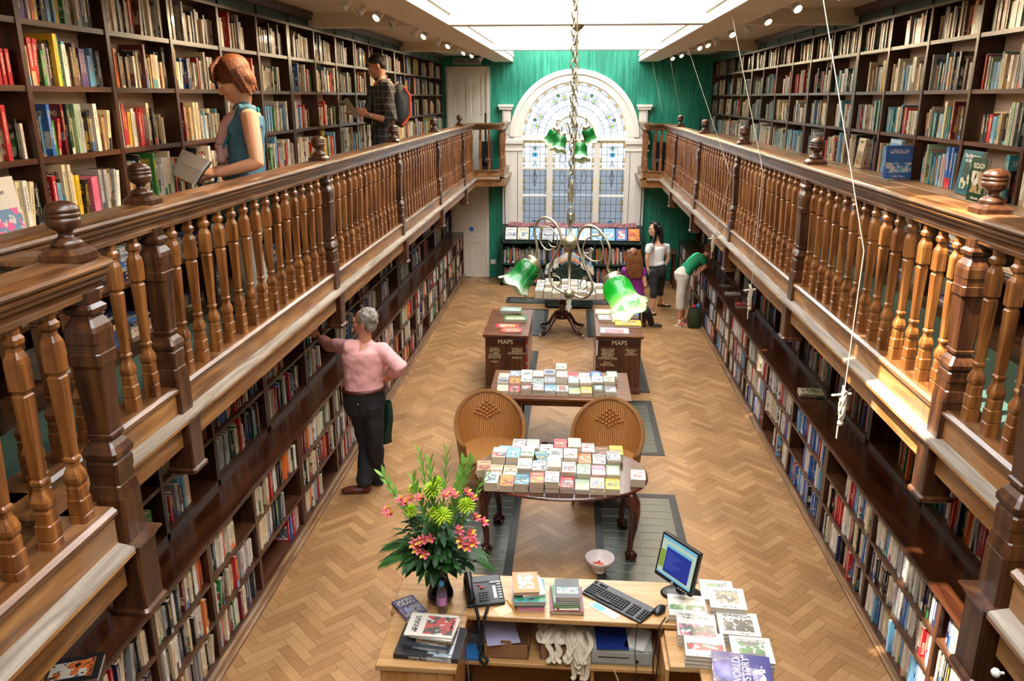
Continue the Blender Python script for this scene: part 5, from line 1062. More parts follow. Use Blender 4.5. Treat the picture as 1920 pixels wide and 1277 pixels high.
# vase and bouquet
VZ=(-.75,4.14,DZ)
r=empty('flower_vase',VZ,'tall black vase holding a big green and pink bouquet','vase')
MB().lathe([(.06,0),(.075,.01),(.082,.035),(.078,.07),(.06,.12),(.048,.17),(.046,.21),(.055,.26),(.066,.285),(.06,.285),(.048,.25),(.04,.2)],n=36).obj('vase_body','black_ceramic',r)
def leaf(m,p,d,L,w,mi=0,bend=.3,n=5):
    d=V(d).normalized(); sd=d.cross(V((0,0,1))); sd=sd.normalized() if sd.length>.1 else V((1,0,0)); up=sd.cross(d); vs=[]
    for i in range(n+1):
        t=i/n; c=V(p)+d*L*t-V((0,0,1))*bend*L*t*t; ww=w*sin(pi*min(.98,t*.9+.08))**.8*(1 if i<n else .05)
        vs+=[c-sd*ww+up*ww*.25,c,c+sd*ww+up*ww*.25]
    m.add(vs,[(i*3+k,i*3+k+1,i*3+k+4,i*3+k+3) for i in range(n) for k in (0,1)],mi,True)
rg=random.Random(11); VB=V((0,0,.27))
def vp(x,y,Y): return aty(x,y,Y)-V(VZ)
m=MB()
for i in range(420):
    a=rg.uniform(0,2*pi); e=rg.uniform(.02,1.3); q=rg.uniform(.05,.25)
    p=VB+V((cos(a)*cos(e)*q*1.0,sin(a)*cos(e)*q*.8,.02+sin(e)*q*1.35)); leaf(m,p,(cos(a),sin(a),rg.uniform(-.4,.7)),rg.uniform(.05,.1),rg.uniform(.01,.022),rg.choice((0,0,0,1)),rg.uniform(.1,.6),4)
for i in range(16): a=rg.uniform(0,2*pi); leaf(m,VB+V((.03*cos(a),.03*sin(a),.0)),(cos(a),sin(a),rg.uniform(-.5,.1)),.12,.035,1,.5,5)
o=m.obj('foliage',['leaf_dark','leaf_green'],r)
def frond(tips,lab):
    m=MB()
    a=VB+V((0,0,.02)); b=tips; P=[a.lerp(b,t)+V((0,0,.05*sin(pi*t))) for t in [i/14 for i in range(15)]]; m.tube(P,.003,5)
    for i in range(3,15):
        t=(P[i]-P[i-1]).normalized(); sd=t.cross(V((0,0,1))).normalized()
        for s in (-1,1): leaf(m,P[i],t*.9+sd*s*.55+V((0,0,-.1)),.17*(1.1-i/20),.009,0,.25,4)
    m.obj('palm_frond','leaf_green',r)
frond(vp(722,1050,4.0),0); frond(vp(728,1022,4.1),0); frond(vp(760,1058,3.95),0); frond(vp(905,1040,4.05),0); frond(vp(915,1055,4.2),0)
def glad(p0,p1,bend):
    m=MB(); p0=V(p0); p1=V(p1); n=10; P=[p0.lerp(p1,i/n)+bend*sin(pi*i/n*.5)*0+bend*(i/n)**2 for i in range(n+1)]; m.tube(P,[.006]*(n-2)+[.005,.004,.003],6)
    for i in range(3,n+1):
        t=(P[i]-P[i-1]).normalized(); 
        for s in (-1,1):
            sd=t.cross(V((0,1,0))).normalized()*s; leaf(m,P[i]-t*.02,t+sd*.35,.085,.017,0,-.05,4); 
    m.obj('gladiolus_stem','leaf_pale',r)
for bx,by,tx,ty,Y in ((790,960,718,892,4.2),(805,940,788,850,4.15),(812,930,806,868,4.2),(825,930,838,850,4.15),(835,940,870,868,4.2),(845,950,885,868,4.1),(850,960,908,895,4.15),(800,945,775,900,4.1),(825,950,812,905,4.05),(800,980,820,955,4.0)):
    a=vp(bx,by+60,4.14); b=vp(tx,ty,Y); glad(VB,b,V((0,0,0)))
def mum(c,rad):
    c=V(c); m=MB(); m.ell(c,rad*.45,10,8)
    for i in range(110):
        z=1-2*(i+.5)/110; a=i*2.39996; d=V((cos(a)*math.sqrt(1-z*z),sin(a)*math.sqrt(1-z*z),z))
        if d.z<-.55: continue
        leaf(m,c+d*rad*.3,d,rad*rg.uniform(.65,.95),.006,0,.25,3)
    m.obj('chrysanthemum','mum_green',r)
for x,y,Y,q in ((811,917,4.1,.055),(820,905,4.2,.045),(875,947,4.05,.052),(771,957,4.1,.04),(830,965,3.98,.055),(778,915,4.2,.04),(815,960,4.0,.035)): mum(vp(x,y,Y),q)
def lily(c,d,q=.034):
    m=MB(); c=V(c); d=V(d).normalized(); u=d.orthogonal().normalized(); w=d.cross(u)
    for k in range(6): t=k*pi/3; e=(u*cos(t)+w*sin(t)); leaf(m,c,d*.7+e*.9,q*1.25,q*.42,0 if k%2 else (1 if k==0 else 0),.1,4)
    for k in range(3): t=k*2.1; e=u*cos(t)+w*sin(t); m.tube([c,c+d*q*.8+e*q*.3],.0014,4,m=1)
    return m
for x,y,Y in ((727,957,4.1),(733,965,4.05),(752,938,4.1),(760,945,4.1),(770,938,4.15),(845,925,4.1),(852,930,4.05),(835,930,4.05),(875,925,4.1),(885,935,4.1),(891,972,4.1),(905,980,4.1),(778,1020,3.95),(788,1015,3.95),(795,1012,3.95),(808,1010,3.98),(797,1038,3.92),(783,1030,3.93),(860,995,3.98),(862,1010,3.95),(880,1005,3.98),(865,1020,3.93),(875,1025,3.93),(887,1018,3.95),(882,1000,4.0),(787,935,4.05)):
    p=vp(x,y,Y); lily(p,p-VB+V((0,-.15,.05))).obj('alstroemeria',['lily_pink','lily_yellow'],r)
m=MB()
for i in range(60): p=VB+V((rg.uniform(.02,.2),rg.uniform(-.05,.1),rg.uniform(.15,.45))); 
sp_=[VB,vp(870,950,4.2),vp(868,880,4.25)]; m.tube(sp_,.003,5)
for i in range(26): p=V(sp_[1]).lerp(V(sp_[2]),i/26); a=i*2.4; leaf(m,p,(cos(a),sin(a),.3),.045,.009,0,.2,4)
m.obj('foliage_sprig','leaf_dark',r)
# water bottle
r=empty('water_bottle',(-.72,4.02,DZ),'small clear water bottle with a blue cap beside the black vase','bottle')
glassmat('clear_plastic','eef3f6',.6); MB().lathe([(.026,0),(.03,.008),(.029,.03),(.031,.045),(.031,.12),(.028,.14),(.018,.165),(.012,.18),(.012,.19)],n=24).obj('bottle_body','clear_plastic',r)
plain('label_pink','c98ac0',.5,var=.3,scale=50); MB().lathe([(.0315,.06),(.0315,.115)],n=24,cap=False).obj('bottle_label','label_pink',r); plain('cap_blue','5aa3dc',.4); MB().lathe([(.015,.185),(.015,.205),(.013,.208)],n=20).obj('bottle_cap','cap_blue',r)
# telephone
r=empty('desk_telephone',(-.49,4.2,DZ),'black desk telephone with a coiled cord','telephone',None,radians(14))
TL=Matrix.Rotation(radians(12),3,'X')
m=MB(); m.add([(-.115,-.115,0),(.115,-.115,0),(.115,.115,0),(-.115,.115,0),(-.115,-.115,.022),(.115,-.115,.022),(.115,.115,.07),(-.115,.115,.07)],[(0,3,2,1),(4,5,6,7),(0,1,5,4),(1,2,6,5),(2,3,7,6),(3,0,4,7)]); m.obj('phone_body','dark_grey_plastic',r,bevel=.008)
zt=lambda y:.022+(y+.115)/.23*.048
m=MB(); m.tube([(-.088,-.105,zt(-.1)+.03),(-.088,-.06,zt(-.06)+.042),(-.088,0,zt(0)+.045),(-.088,.06,zt(.06)+.042),(-.088,.105,zt(.1)+.03)],[.024,.019,.017,.019,.024],12,flat=.75,up=(0,0,1)); m.ell((-.088,-.09,zt(-.09)+.018),(.027,.03,.018),12,8); m.ell((-.088,.09,zt(.09)+.018),(.027,.03,.018),12,8); m.obj('handset','black_plastic',r)
def tilt(m,x,y,w,h,z=.004,mi=0): m.rbox((x,y,zt(y)+z/2),(w,h,z),mat=Matrix.Rotation(radians(11.8),3,'X'),m=mi)
m=MB(); tilt(m,.02,.08,.16,.045,.004); m.obj('display','black_plastic',r); m=MB(); tilt(m,.075,.048,.07,.014,.005); m.obj('display_strip','till_grey',r); m=MB(); tilt(m,.062,-.03,.018,.1,.004); m.obj('number_card','white_plastic',r)
for i in range(12): m=MB(); tilt(m,-.028+.02*(i%3),-.085+.02*(i//3),.014,.012,.007); m.obj('phone_key','key_grey',r)
for i in range(6): m=MB(); tilt(m,.093,-.078+.021*i,.022,.011,.006); m.obj('line_key','till_grey',r)
m=MB(); tilt(m,-.01,.012,.024,.012,.007); tilt(m,-.03,.034,.014,.01,.007); m.obj('red_key','red_letters',r)
m=MB(); rot=[]; 
def coil(P,rad,turns,th,name,par):
    m=MB(); P=[V(p) for p in P]; n=turns*8; pts=[]
    for i in range(n+1):
        t=i/n*(len(P)-1); k=min(int(t),len(P)-2); f=t-k; c=P[k].lerp(P[k+1],f); d=(P[k+1]-P[k]).normalized(); u=d.orthogonal().normalized(); w=d.cross(u); a=i*2*pi/8; pts.append(c+(u*cos(a)+w*sin(a))*rad)
    m.tube(pts,th,5); m.obj(name,'black_plastic',par)
inv=Matrix.Rotation(-radians(14),3,'Z'); W=lambda x,y,z: inv@(V((x,y,z))-V((-.49,4.2,DZ)))
coil([W(-.53,4.08,DZ+.02),W(-.51,4.02,DZ+.01),W(-.5,3.985,DZ-.01),W(-.49,3.97,.62),W(-.5,3.95,.55),W(-.47,3.93,.5),W(-.44,3.93,.47),W(-.46,3.93,.43),W(-.49,3.94,.46),W(-.48,3.96,.55),W(-.47,3.98,.68),W(-.46,4.0,DZ+.01),W(-.45,4.08,DZ+.02)],.008,130,.0024,'coiled_cord',r)
o=MB().tube([(-.58,4.1,DZ+.004),(-.6,4.0,DZ+.004),(-.58,3.985,DZ-.02),(-.57,3.975,.5),(-.56,3.96,.3),(-.56,3.9,.1)],.003,5).obj('phone_wire','steel'); tag(o,'grey wire running down the desk front from the telephone','cable')
# keyboard, mouse, monitor
a=atz(1103,1108,DZ); b=atz(1213,1168,DZ)
r=empty('keyboard',(.325,4.19,DZ),'black computer keyboard lying aslant on the desk','keyboard',None,math.atan2(b.y-a.y,b.x-a.x)+radians(2))
m=MB(); m.add([(-.22,-.08,0),(.22,-.08,0),(.22,.08,0),(-.22,.08,0),(-.22,-.08,.012),(.22,-.08,.012),(.22,.08,.026),(-.22,.08,.026)],[(0,3,2,1),(4,5,6,7),(0,1,5,4),(1,2,6,5),(2,3,7,6),(3,0,4,7)]); m.obj('keyboard_case','black_plastic',r,bevel=.006)
kn=0
for j,y in enumerate((-.052,-.033,-.014,.005,.024,.055)):
    xs=[-.205+.0193*i for i in range(22)]
    for i,x in enumerate(xs):
        if j==5 and i in (1,6,11): continue
        if i in (15,19) : continue
        if j==0 and 4<=i<=9:
            if i==4: m=MB().rbox((x+.05,y,.024+(y)*.09),(.11,.015,.008)); m.obj('space_bar','key_grey',r)
            continue
        if kn<98:
            m=MB(); z=.021+y*.09; m.add([(x-.008,y-.008,z-.004),(x+.008,y-.008,z-.004),(x+.008,y+.008,z-.004),(x-.008,y+.008,z-.004),(x-.0062,y-.006,z+.006),(x+.0062,y-.006,z+.006),(x+.0062,y+.006,z+.006),(x-.0062,y+.006,z+.006)],[(4,5,6,7),(0,1,5,4),(1,2,6,5),(2,3,7,6),(3,0,4,7)]); m.obj('key','key_grey',r); kn+=1
m=MB(); m.ell((0,0,.014),(.03,.055,.02),18,12); m.tube([(0,.05,.01),(.01,.09,.005),(.05,.12,.003),(.09,.08,.003),(.1,.02,.003)],.002,5,m=0); o=m.obj('computer_mouse','black_plastic',loc=(.57,4.12,DZ),rz=radians(-35)); tag(o,'black computer mouse right of the keyboard','mouse')
r=empty('computer_monitor',(.72,4.31,DZ),'black flat monitor with a blue window, turned away to the left','monitor')
MB().lathe([(.105,0),(.11,.006),(.1,.014),(.03,.02)],n=32).obj('monitor_base','black_plastic',r).scale=(1.15,.8,1); MB().tube([(0,.01,.01),(.01,.03,.08),(.0,.03,.16)],[.035,.028,.026],10,flat=.5,up=(0,1,0)).obj('monitor_neck','black_plastic',r)
c4=[V(p)-V(r.location) for p in (aty(1245,998,4.34),aty(1315,1041,4.12),aty(1290,1120,4.12),aty(1223,1072,4.34))]
ex=((c4[1]-c4[0])+(c4[2]-c4[3])).normalized(); ez=((c4[0]-c4[3])+(c4[1]-c4[2])); ez=(ez-ex*ez.dot(ex)).normalized(); ey=ez.cross(ex); MM=Matrix((ex,ey,ez)).transposed(); cc=sum(c4,V())/4
print('monitor',[round((c4[i]-c4[(i+1)%4]).length,2) for i in range(4)])
mw,mh=((c4[1]-c4[0]).length+(c4[2]-c4[3]).length)/2,((c4[0]-c4[3]).length+(c4[1]-c4[2]).length)/2
m=MB(); m.rbox(cc+ey*.02,(mw,.03,mh),mat=MM); m.rbox(cc+ey*.05,(mw*.6,.05,mh*.6),mat=MM); m.obj('monitor_case','dark_grey_plastic',r,bevel=.005)
sc=MB()
def scr(x0,x1,z0,z1,mi,e): sc.add([cc+ex*(x*mw/2)+ez*(z*mh/2)-ey*e for x,z in ((x0,z0),(x1,z0),(x1,z1),(x0,z1))],[(0,1,2,3)],mi)
for nme,cl,st in (('screen_bg','a9bfb0',.45),('screen_blue','1c2f86',.5),('screen_teal','5fa6c6',.5),('screen_green','7f9a3a',.4),('screen_line','4c5fb0',.5)): emis(nme,cl,st)
scr(-.9,.9,-.8,.9,0,-.004); scr(-.88,-.62,-.5,.3,3,-.002); scr(-.9,.9,.78,.9,2,-.002); scr(-.9,.9,-.8,-.72,2,-.002); scr(-.6,.72,-.62,.6,1,-.001); scr(-.6,.72,.5,.6,2,.0)
for k in range(9): scr(-.5,-.5+.3+.06*((k*7)%9),.3-.09*k,.33-.09*k,4,.0005)
sc.obj('screen',['screen_bg','screen_blue','screen_teal','screen_green','screen_line'],r)
m=MB()
for k in range(4): m.rbox(cc+ex*(mw*(.18+.07*k))-ez*mh*.465-ey*.0+ey*.003,(.008,.01,.008),mat=MM)
m.obj('monitor_buttons','till_grey',r); m=MB(); m.ell(cc-ez*mh*.46+ey*.003,(.012,.006,.012),12,8); m.obj('maker_badge','steel',r)
o=MB().tube([(.69,4.25,DZ+.02),(.66,4.1,DZ+.006),(.6,4.02,DZ+.006),(.57,3.985,DZ-.05),(.55,3.95,.4),(.5,3.9,.1)],.004,5).tube([(.6,4.06,DZ+.01),(.56,3.99,DZ),(.53,3.97,.5),(.54,3.9,.15)],.004,5).obj('monitor_cable','black_plastic'); tag(o,'black cables dropping off the desk edge by the mouse','cable')
o=MB().tube([(.44,4.06,DZ+.01),(.43,3.995,DZ-.005),(.42,3.97,.55),(.45,3.94,.3),(.48,3.9,.1)],.0025,5).obj('keyboard_cable','black_plastic'); tag(o,'thin black keyboard cable hanging over the till','cable')
# small papers, pencil
def flat(nm,mat,x,y,w,l,rz,lab,cat,z=DZ): o=MB().box(-w/2,w/2,-l/2,l/2,0.0008,.002).obj(nm,mat,loc=(x,y,z),rz=rz); tag(o,lab,cat); return o
flat('sticky_note','post_it',-.36,4.06,.085,.085,.6,'pale yellow sticky note by the pencil','note'); o=flat('leaflet','paper_white',.24,4.11,.2,.06,-.7,'white leaflet with a blue picture under the keyboard','leaflet')
o=MB().box(-.08,-.0,-.022,.022,.0021,.0024).obj('picture','screen_teal'); o.parent=bpy.data.objects['leaflet']
o=MB().tube([(0,-.085,.005),(0,.07,.005)],.0042,6,ends=False).lathe([(.004,0),(.0005,.016)],c=(0,.07,.005),mat=Matrix.Rotation(-pi/2,3,'X'),n=6).obj('pencil','orange_letters',loc=(-.31,4.1,DZ),rz=.55); tag(o,'orange pencil on the desk beside the first book stack','pencil')
# till drawer, boxes, bags on the shelf
SZ=.42
r=empty('cash_drawer',(.34,4.17,SZ),'grey cash drawer on the shelf under the desk','cash drawer')
MB().box(-.19,.19,-.17,.2,0,.115).obj('drawer_case','till_grey',r,bevel=.006); MB().box(-.172,.172,-.176,-.168,.018,.098).obj('drawer_front','till_grey',r,bevel=.003); MB().box(-.13,.05,-.178,-.174,.058,.064).obj('slot','black_plastic',r); MB().lathe([(.009,0),(.009,.008)],c=(.1,-.176,.04),mat=Matrix.Rotation(pi/2,3,'X'),n=14).obj('lock','metal_dark',r)
def cbox(x,y,w,l,h,lab,flap):
    r=empty('cardboard_box',(x,y,SZ),lab,'box','open cardboard boxes on the desk shelf'); m=MB(); t=.004
    m.box(-w/2,w/2,-l/2,l/2,0,t); m.box(-w/2,w/2,-l/2,-l/2+t,0,h); m.box(-w/2,w/2,l/2-t,l/2,0,h); m.box(-w/2,-w/2+t,-l/2,l/2,0,h); m.box(w/2-t,w/2,-l/2,l/2,0,h)
    if flap: m.add([(-.035,-l/2,h),(.035,-l/2,h),(.03,-l/2-.0,h+.028),(-.03,-l/2,h+.028),(-.035,-l/2+t,h),(.035,-l/2+t,h),(.03,-l/2+t,h+.028),(-.03,-l/2+t,h+.028)],[(0,1,2,3),(5,4,7,6),(3,2,6,7),(0,3,7,4),(1,5,6,2)])
    m.obj('box_body','cardboard',r)
cbox(-.34,4.16,.27,.3,.1,'brown cardboard box with a thumb flap under the telephone',1); cbox(-.0,4.17,.27,.3,.1,'brown cardboard box spilling canvas bags beside the cash drawer',0)
rg=random.Random(9)
for k,(dx,dy) in enumerate(((-.05,-.02),(.04,.03),(.1,-.04))):
    m=MB()
    for i in range(9):
        x=-.01+dx+rg.uniform(-.07,.06); q=lambda a:rg.uniform(-a,a); dn=rg.choice((.03,.06,.1,.14)) if k==2 else .03
        P=[V((x+q(.05),4.25+q(.06),SZ+.1)),V((x+q(.04),4.17,SZ+.13+q(.02))),V((x+q(.04),4.08,SZ+.14+q(.02))),V((x+q(.03),4.01,SZ+.13)),V((x+q(.02),3.985,SZ+.09)),V((x+q(.02),3.965,SZ+.09-dn)),V((x+q(.02),3.955,SZ+.07-dn))]
        m.tube(spl(P if (i%3==0 or k==2) else P[:4],3),.017,8,flat=.16,up=(q(.6),-.5,1))
    for i in range(5): m.ell((-.01+dx+rg.uniform(-.05,.05),4.15+dy+rg.uniform(-.06,.06),SZ+.08),(rg.uniform(.03,.06),.05,rg.uniform(.02,.045)),10,7)
    o=m.obj('canvas_bag','canvas'); tag(o,('crumpled cream canvas bag at the left of the cardboard box','crumpled cream canvas bag in the middle of the box','cream canvas bag with straps dangling over the box front')[k],'bag','canvas bags in the cardboard box')
flat('blue_folder','navy',.29,4.1,.19,.22,.05,'blue paper folder lying on the cash drawer','folder',SZ+.117); flat('loose_papers','paper_white',.45,4.1,.12,.2,-.35,'white papers lying on the right of the cash drawer','paper',SZ+.117)
plain('lilac_paper','a9a6c4',.7); flat('lilac_sheet','lilac_paper',-.38,4.12,.2,.24,.25,'lilac sheet lying over the first cardboard box','paper',SZ+.105)
o=MB().rbox((0,0,.012),(.11,.13,.024)).obj('card_packet','blue_disc',loc=(-.54,4.04,SZ),bevel=.002); tag(o,'blue and white card packet on the left end of the shelf','packet')
m=MB()
for i in range(9): m.lathe([(.05,0),(.052,.004),(.05,.008)],c=(-.54,4.17,SZ+.009*i),n=20)
o=m.obj('disc_stack','clear_plastic'); tag(o,'stack of clear discs behind the card packet','discs')
o=MB().tube([(.3,3.96,SZ+.005),(.32,3.94,SZ-.03),(.36,3.9,.3),(.4,3.85,.1)],.003,5).obj('drawer_cable','canvas'); tag(o,'pale cable hanging from under the cash drawer','cable')
o=MB().ell((0,0,.05),(.12,.1,.07),14,8).obj('dark_bag','black_plastic',loc=(-.05,4.1,.05)); tag(o,'dark plastic sack on the lowest desk shelf','sack')
o=MB().box(-.035,.035,-.03,.03,0,.04).obj('wall_switch','cream_paint',loc=(-.8,3.52,.52),bevel=.004); tag(o,'small pale box on the end of the desk','switch box')
r=empty('padded_stool',(.61,3.48,0),'stool with a floral green padded seat at the bottom edge','stool'); MB().box(-.1,.1,-.14,.16,.5,.62).obj('seat','floral_seat',r,bevel=.02)
for x in (-.08,.08):
    for y in (-.12,.14): MB().box(x-.012,x+.012,y-.012,y+.012,0,.5).obj('leg','mahogany_leg',r)
# ---- fabric-covered displays at the back
r=empty('display_bookcase',(-.0,15.75,0),'long fabric-covered display bookcase under the arched window','bookcase'); Bk=lambda *a:MB().box(*a)
X0,X1=-1.42,1.42
Bk(X0,X1,-.0,.6,.86,.9).obj('shelf_top','floral_green',r); Bk(X0,X0+.04,0,.6,0,1.0).obj('side_panel','floral_green',r); Bk(X1-.04,X1,0,.6,0,1.0).obj('side_panel','floral_green',r); Bk(X0,X1,.5,.6,0,.9).obj('back_panel','floral_green',r); Bk(X0,X1,.0,.6,.42,.45).obj('shelf','floral_green',r); Bk(X0,X1,0,.5,.0,.06).obj('plinth','floral_green',r)
for x in (-.5,.45): Bk(x-.02,x+.02,0,.5,0,.86).obj('divider','floral_green',r)
m=MB(); m.add([(X0,.12,.9),(X1,.12,.9),(X1,.45,1.16),(X0,.45,1.16),(X0,.6,1.16),(X1,.6,1.16),(X0,.6,.9),(X1,.6,.9)],[(0,1,2,3),(3,2,5,4),(0,3,4,6),(1,7,5,2)]); m.obj('sloping_top','floral_green',r)
o=MB().grid(lambda u,v:V((-1.3+2.6*u,15.75+.38+.42*v,1.14+.06*sin(pi*min(1,v*1.1))+.01*sin(u*40))),60,8).obj('folded_rug','rug_red'); tag(o,'red patterned rug draped along the top of the back display','rug')
r=empty('gabled_display',(-.03,13.95,0),'gabled display covered in dark floral fabric with books on both slopes','display'); w=.43
m=MB(); m.add([(-w,0,.04),(w,0,.04),(w,0,.58),(0,0,.86),(-w,0,.58)]+[(-w,.85,.04),(w,.85,.04),(w,.85,.58),(0,.85,.86),(-w,.85,.58)],[(0,1,2,3,4),(9,8,7,6,5),(0,5,6,1),(1,6,7,2),(2,7,8,3),(3,8,9,4),(4,9,5,0)]); m.obj('display_body','floral_green',r)
for x in (-.38,.38):
    for y in (.05,.8): MB().ell((x,y,.022),(.03,.03,.022),10,6).obj('foot','mahogany_leg',r)
r=empty('side_table',(1.86,15.9,0),'small brown table against the green wall behind the woman in white','table'); MB().box(-.3,.22,-.2,.25,.7,.73).obj('table_top','walnut',r)
for x in (-.26,.18):
    for y in (-.16,.2): MB().box(x-.02,x+.02,y-.02,y+.02,0,.7).obj('leg','mahogany_leg',r)
for s,X,lab in ((-1,-1.7,'black speaker cabinet standing at the far left gallery corner'),(1,1.62,'black speaker cabinet standing at the far right gallery corner')):
    r=empty('speaker_cabinet',(X,15.75,GZ),lab,'speaker'); MB().box(-.12,.12,-.12,.12,0,.62).obj('speaker_case','stage_black',r,bevel=.01); MB().lathe([(.08,0),(.085,.006),(.02,.02)],c=(0,-.122,.25),mat=Matrix.Rotation(pi/2,3,'X'),n=20).obj('speaker_cone','dark_grey_plastic',r)
    if s<0: MB().lathe([(.02,.62),(.018,1.15)],n=8).obj('stand_pole','stage_black',r)
o=MB().tube([(2.3,15.9,GZ),(2.36,15.95,GZ+.55),(2.4,16.0,GZ+1.1)],.018,6).tube([(2.2,15.85,GZ+.4),(2.48,15.98,GZ+.45)],.014,6).obj('folded_stand','stage_black'); tag(o,'black folded stand leaning in the far right gallery corner','stand')
# ---- chandeliers
m,nt,N,L,b=new('shade_glass'); u=N.new('ShaderNodeUVMap'); u.uv_map='UVMap'; sp=N.new('ShaderNodeSeparateXYZ'); L.new(u.outputs[0],sp.inputs[0]); n=N.new('ShaderNodeTexNoise'); n.inputs['Scale'].default_value=6; tc=N.new('ShaderNodeTexCoord'); L.new(tc.outputs['Object'],n.inputs['Vector'])
f=math_(N,L,'MULTIPLY_ADD',n.outputs['Fac'],.25,sp.outputs[1]); L.new(ramp(N,L,f,[(.1,'0b7a2c'),(.55,'0c6a28'),(.85,'3d9a55'),(1.0,'d7e6cf')]),b.inputs['Base Color'])
b.inputs['Roughness'].default_value=.12; b.inputs['Coat Weight'].default_value=.5
tr=N.new('ShaderNodeBsdfTranslucent'); mx=N.new('ShaderNodeMixShader'); mx.inputs[0].default_value=.28; L.new(ramp(N,L,f,[(.1,'2fd04a'),(.6,'3ad25a'),(.95,'f2f6d0')]),tr.inputs[0]); out=N['Material Output']; L.new(b.outputs[0],mx.inputs[1]); L.new(tr.outputs[0],mx.inputs[2]); L.new(mx.outputs[0],out.inputs[0])
def shade(par,p,d,s,lit,matn='shade_glass'):
    d=V(d).normalized(); q=d.to_track_quat('Z','Y').to_matrix()
    cp=MB().lathe([(.012*s,-.012*s),(.034*s,-.004*s),(.037*s,.004*s),(.034*s,.01*s),(.037*s,.018*s),(.034*s,.026*s)],c=p,mat=q,n=24).obj('shade_holder','brass',par)
    prof=[(.03,.015),(.046,.022),(.054,.045),(.054,.07),(.052,.09),(.056,.112),(.065,.132),(.075,.146)]
    def fn(u,v):
        k=v*(len(prof)-1); i=min(int(k),len(prof)-2); f=k-i; r=prof[i][0]*(1-f)+prof[i+1][0]*f; z=prof[i][1]*(1-f)+prof[i+1][1]*f
        a=2*pi*u; wv=max(0,v-.6)/.4; r=r*(1+.07*wv*cos(6*a)); z=z+.007*wv*cos(6*a+1.2)
        return V(p)+q@(V((r*cos(a),r*sin(a),z))*s)
    o=MB().grid(fn,72,26).obj('glass_shade',matn,par); sd=o.modifiers.new('s','SOLIDIFY'); sd.thickness=.0025*s
    if lit:
        MB().ell(V(p)+q@V((0,0,.07*s)),.022*s,14,10).obj('bulb','bulb_glow',par)
        l=bpy.data.lights.new('bulb_light','POINT'); l.energy=.9; l.color=(1,.82,.5); l.shadow_soft_size=.02; lo=bpy.data.objects.new('bulb_light',l); C.objects.link(lo); lo.location=V(par.location)+V(p)+q@V((0,0,.115*s))
def chain(m,x,y,z0,z1,L=.036,r=.0028,w=.011):
    k=0; z=z0
    while z<z1:
        a=k%2*pi/2+.4; P=[(x+w*cos(t)*cos(a),y+w*cos(t)*sin(a),z+L/2+L*.5*sin(t)) for t in [i*pi/5 for i in range(10)]]; m.tube(P,r,5,closed=True); z+=L*.78; k+=1
Yc=3.0; c0=aty(1068,440,Yc); r=empty('chandelier',tuple(c0),'near brass chandelier with scrolled arms, one green shade dark and one glowing','chandelier'); O=V(c0)
def cp(x,y,dy=0):
    q=aty(920+x/5.32,400+y/5.32,Yc); return q-O+V((0,-(q.x-O.x)*.5+dy,0))
MB().lathe([(.008,.2),(.008,.12)],n=12).obj('stem','brass',r)
m=MB(); T=cp(792,300); z=lambda y:cp(792,y).z
m.lathe([(.006,z(0)),(.01,z(20)),(.006,z(40)),(.012,z(55)),(.006,z(70)),(.0055,z(210)),(.012,z(220)),(.028,z(255)),(.03,z(265)),(.03,z(310)),(.025,z(325)),(.02,z(345)),(.0055,z(352)),(.0055,z(760)),(.018,z(765)),(.019,z(800)),(.017,z(835)),(.008,z(850))],c=(T.x,T.y,0),n=24); m.obj('centre_stem','brass',r)
m=MB(); m.lathe([(.004,z(850)),(.012,z(880)),(.008,z(905)),(.014,z(930)),(.006,z(960)),(.001,z(990))],c=(T.x,T.y,0),n=14); glassmat('crystal','f0efe8',.5); m.obj('crystal_drop','crystal',r)
for k,(P,Q,Z) in enumerate(((((440,465),(455,360),(428,200),(470,95),(560,62),(650,120),(700,230),(690,330),(600,520),(580,620),(622,740),(740,800),(780,805)),((510,155),(590,160),(650,220),(665,300),(640,360),(560,385),(500,330),(485,250),(510,190)),((640,350),(600,345),(575,310),(590,285),(608,300))),
    (((1190,575),(1158,500),(1182,400),(1172,280),(1085,150),(985,110),(905,150),(865,260),(880,350),(935,500),(1008,660),(1000,760),(925,828),(840,810)),((1080,200),(1010,210),(940,270),(920,360),(960,420),(1030,455),(1095,430),(1120,340),(1095,250)),((930,385),(985,380),(1020,350),(1000,330),(975,350))))):
    MB().tube(spl([cp(*p) for p in P]),.0052,8).obj('arm','brass',r); MB().tube(spl([cp(*p) for p in Q]),.003,6).tube(spl([cp(*p) for p in Z]),.0028,6).obj('scroll','brass',r)
    lx=500 if k==0 else 1090; m=MB(); leaf(m,cp(lx+30,195),cp(lx-20,140)-cp(lx+30,195),.022,.008,0,.0,4); leaf(m,cp(lx,200),cp(lx,120)-cp(lx,200),.02,.008,0,0,4); m.obj('leaf_ornament','brass',r)
    x0=620 if k==0 else 930; m=MB(); m.tube(spl([cp(x0,640),cp(x0+(60 if k==0 else -20),650),cp(x0+(75 if k==0 else -40),700),cp(x0+(40 if k==0 else -10),745),cp(x0+(-5 if k==0 else 40),700)]),.0026,6)
    for q in (0,1,2): leaf(m,cp(x0+15*q,640),cp(x0+20*q,575)-cp(x0+15*q,640),.014,.004,0,0,3)
    m.obj('scroll_leaf','brass',r)
shade(r,cp(432,505),cp(270,700,-.06)-cp(432,505),.92,False); shade(r,cp(1195,600),cp(1350,850,-.06)-cp(1195,600),1.02,True)
m=MB(); m.tube([T+V((.012*cos(t),0,z(-60)+.035*sin(t)-0)) for t in [i*pi/10 for i in range(20)]],.003,6,closed=True); chain(m,T.x,T.y,z(-60)+.035,ZL-O.z); m.tube([T+V((.004+.006*sin(i),.0,z(-60)-T.z*0+.03+i*.08)) for i in range(20)],.0022,5); m.obj('chain','brass',r)
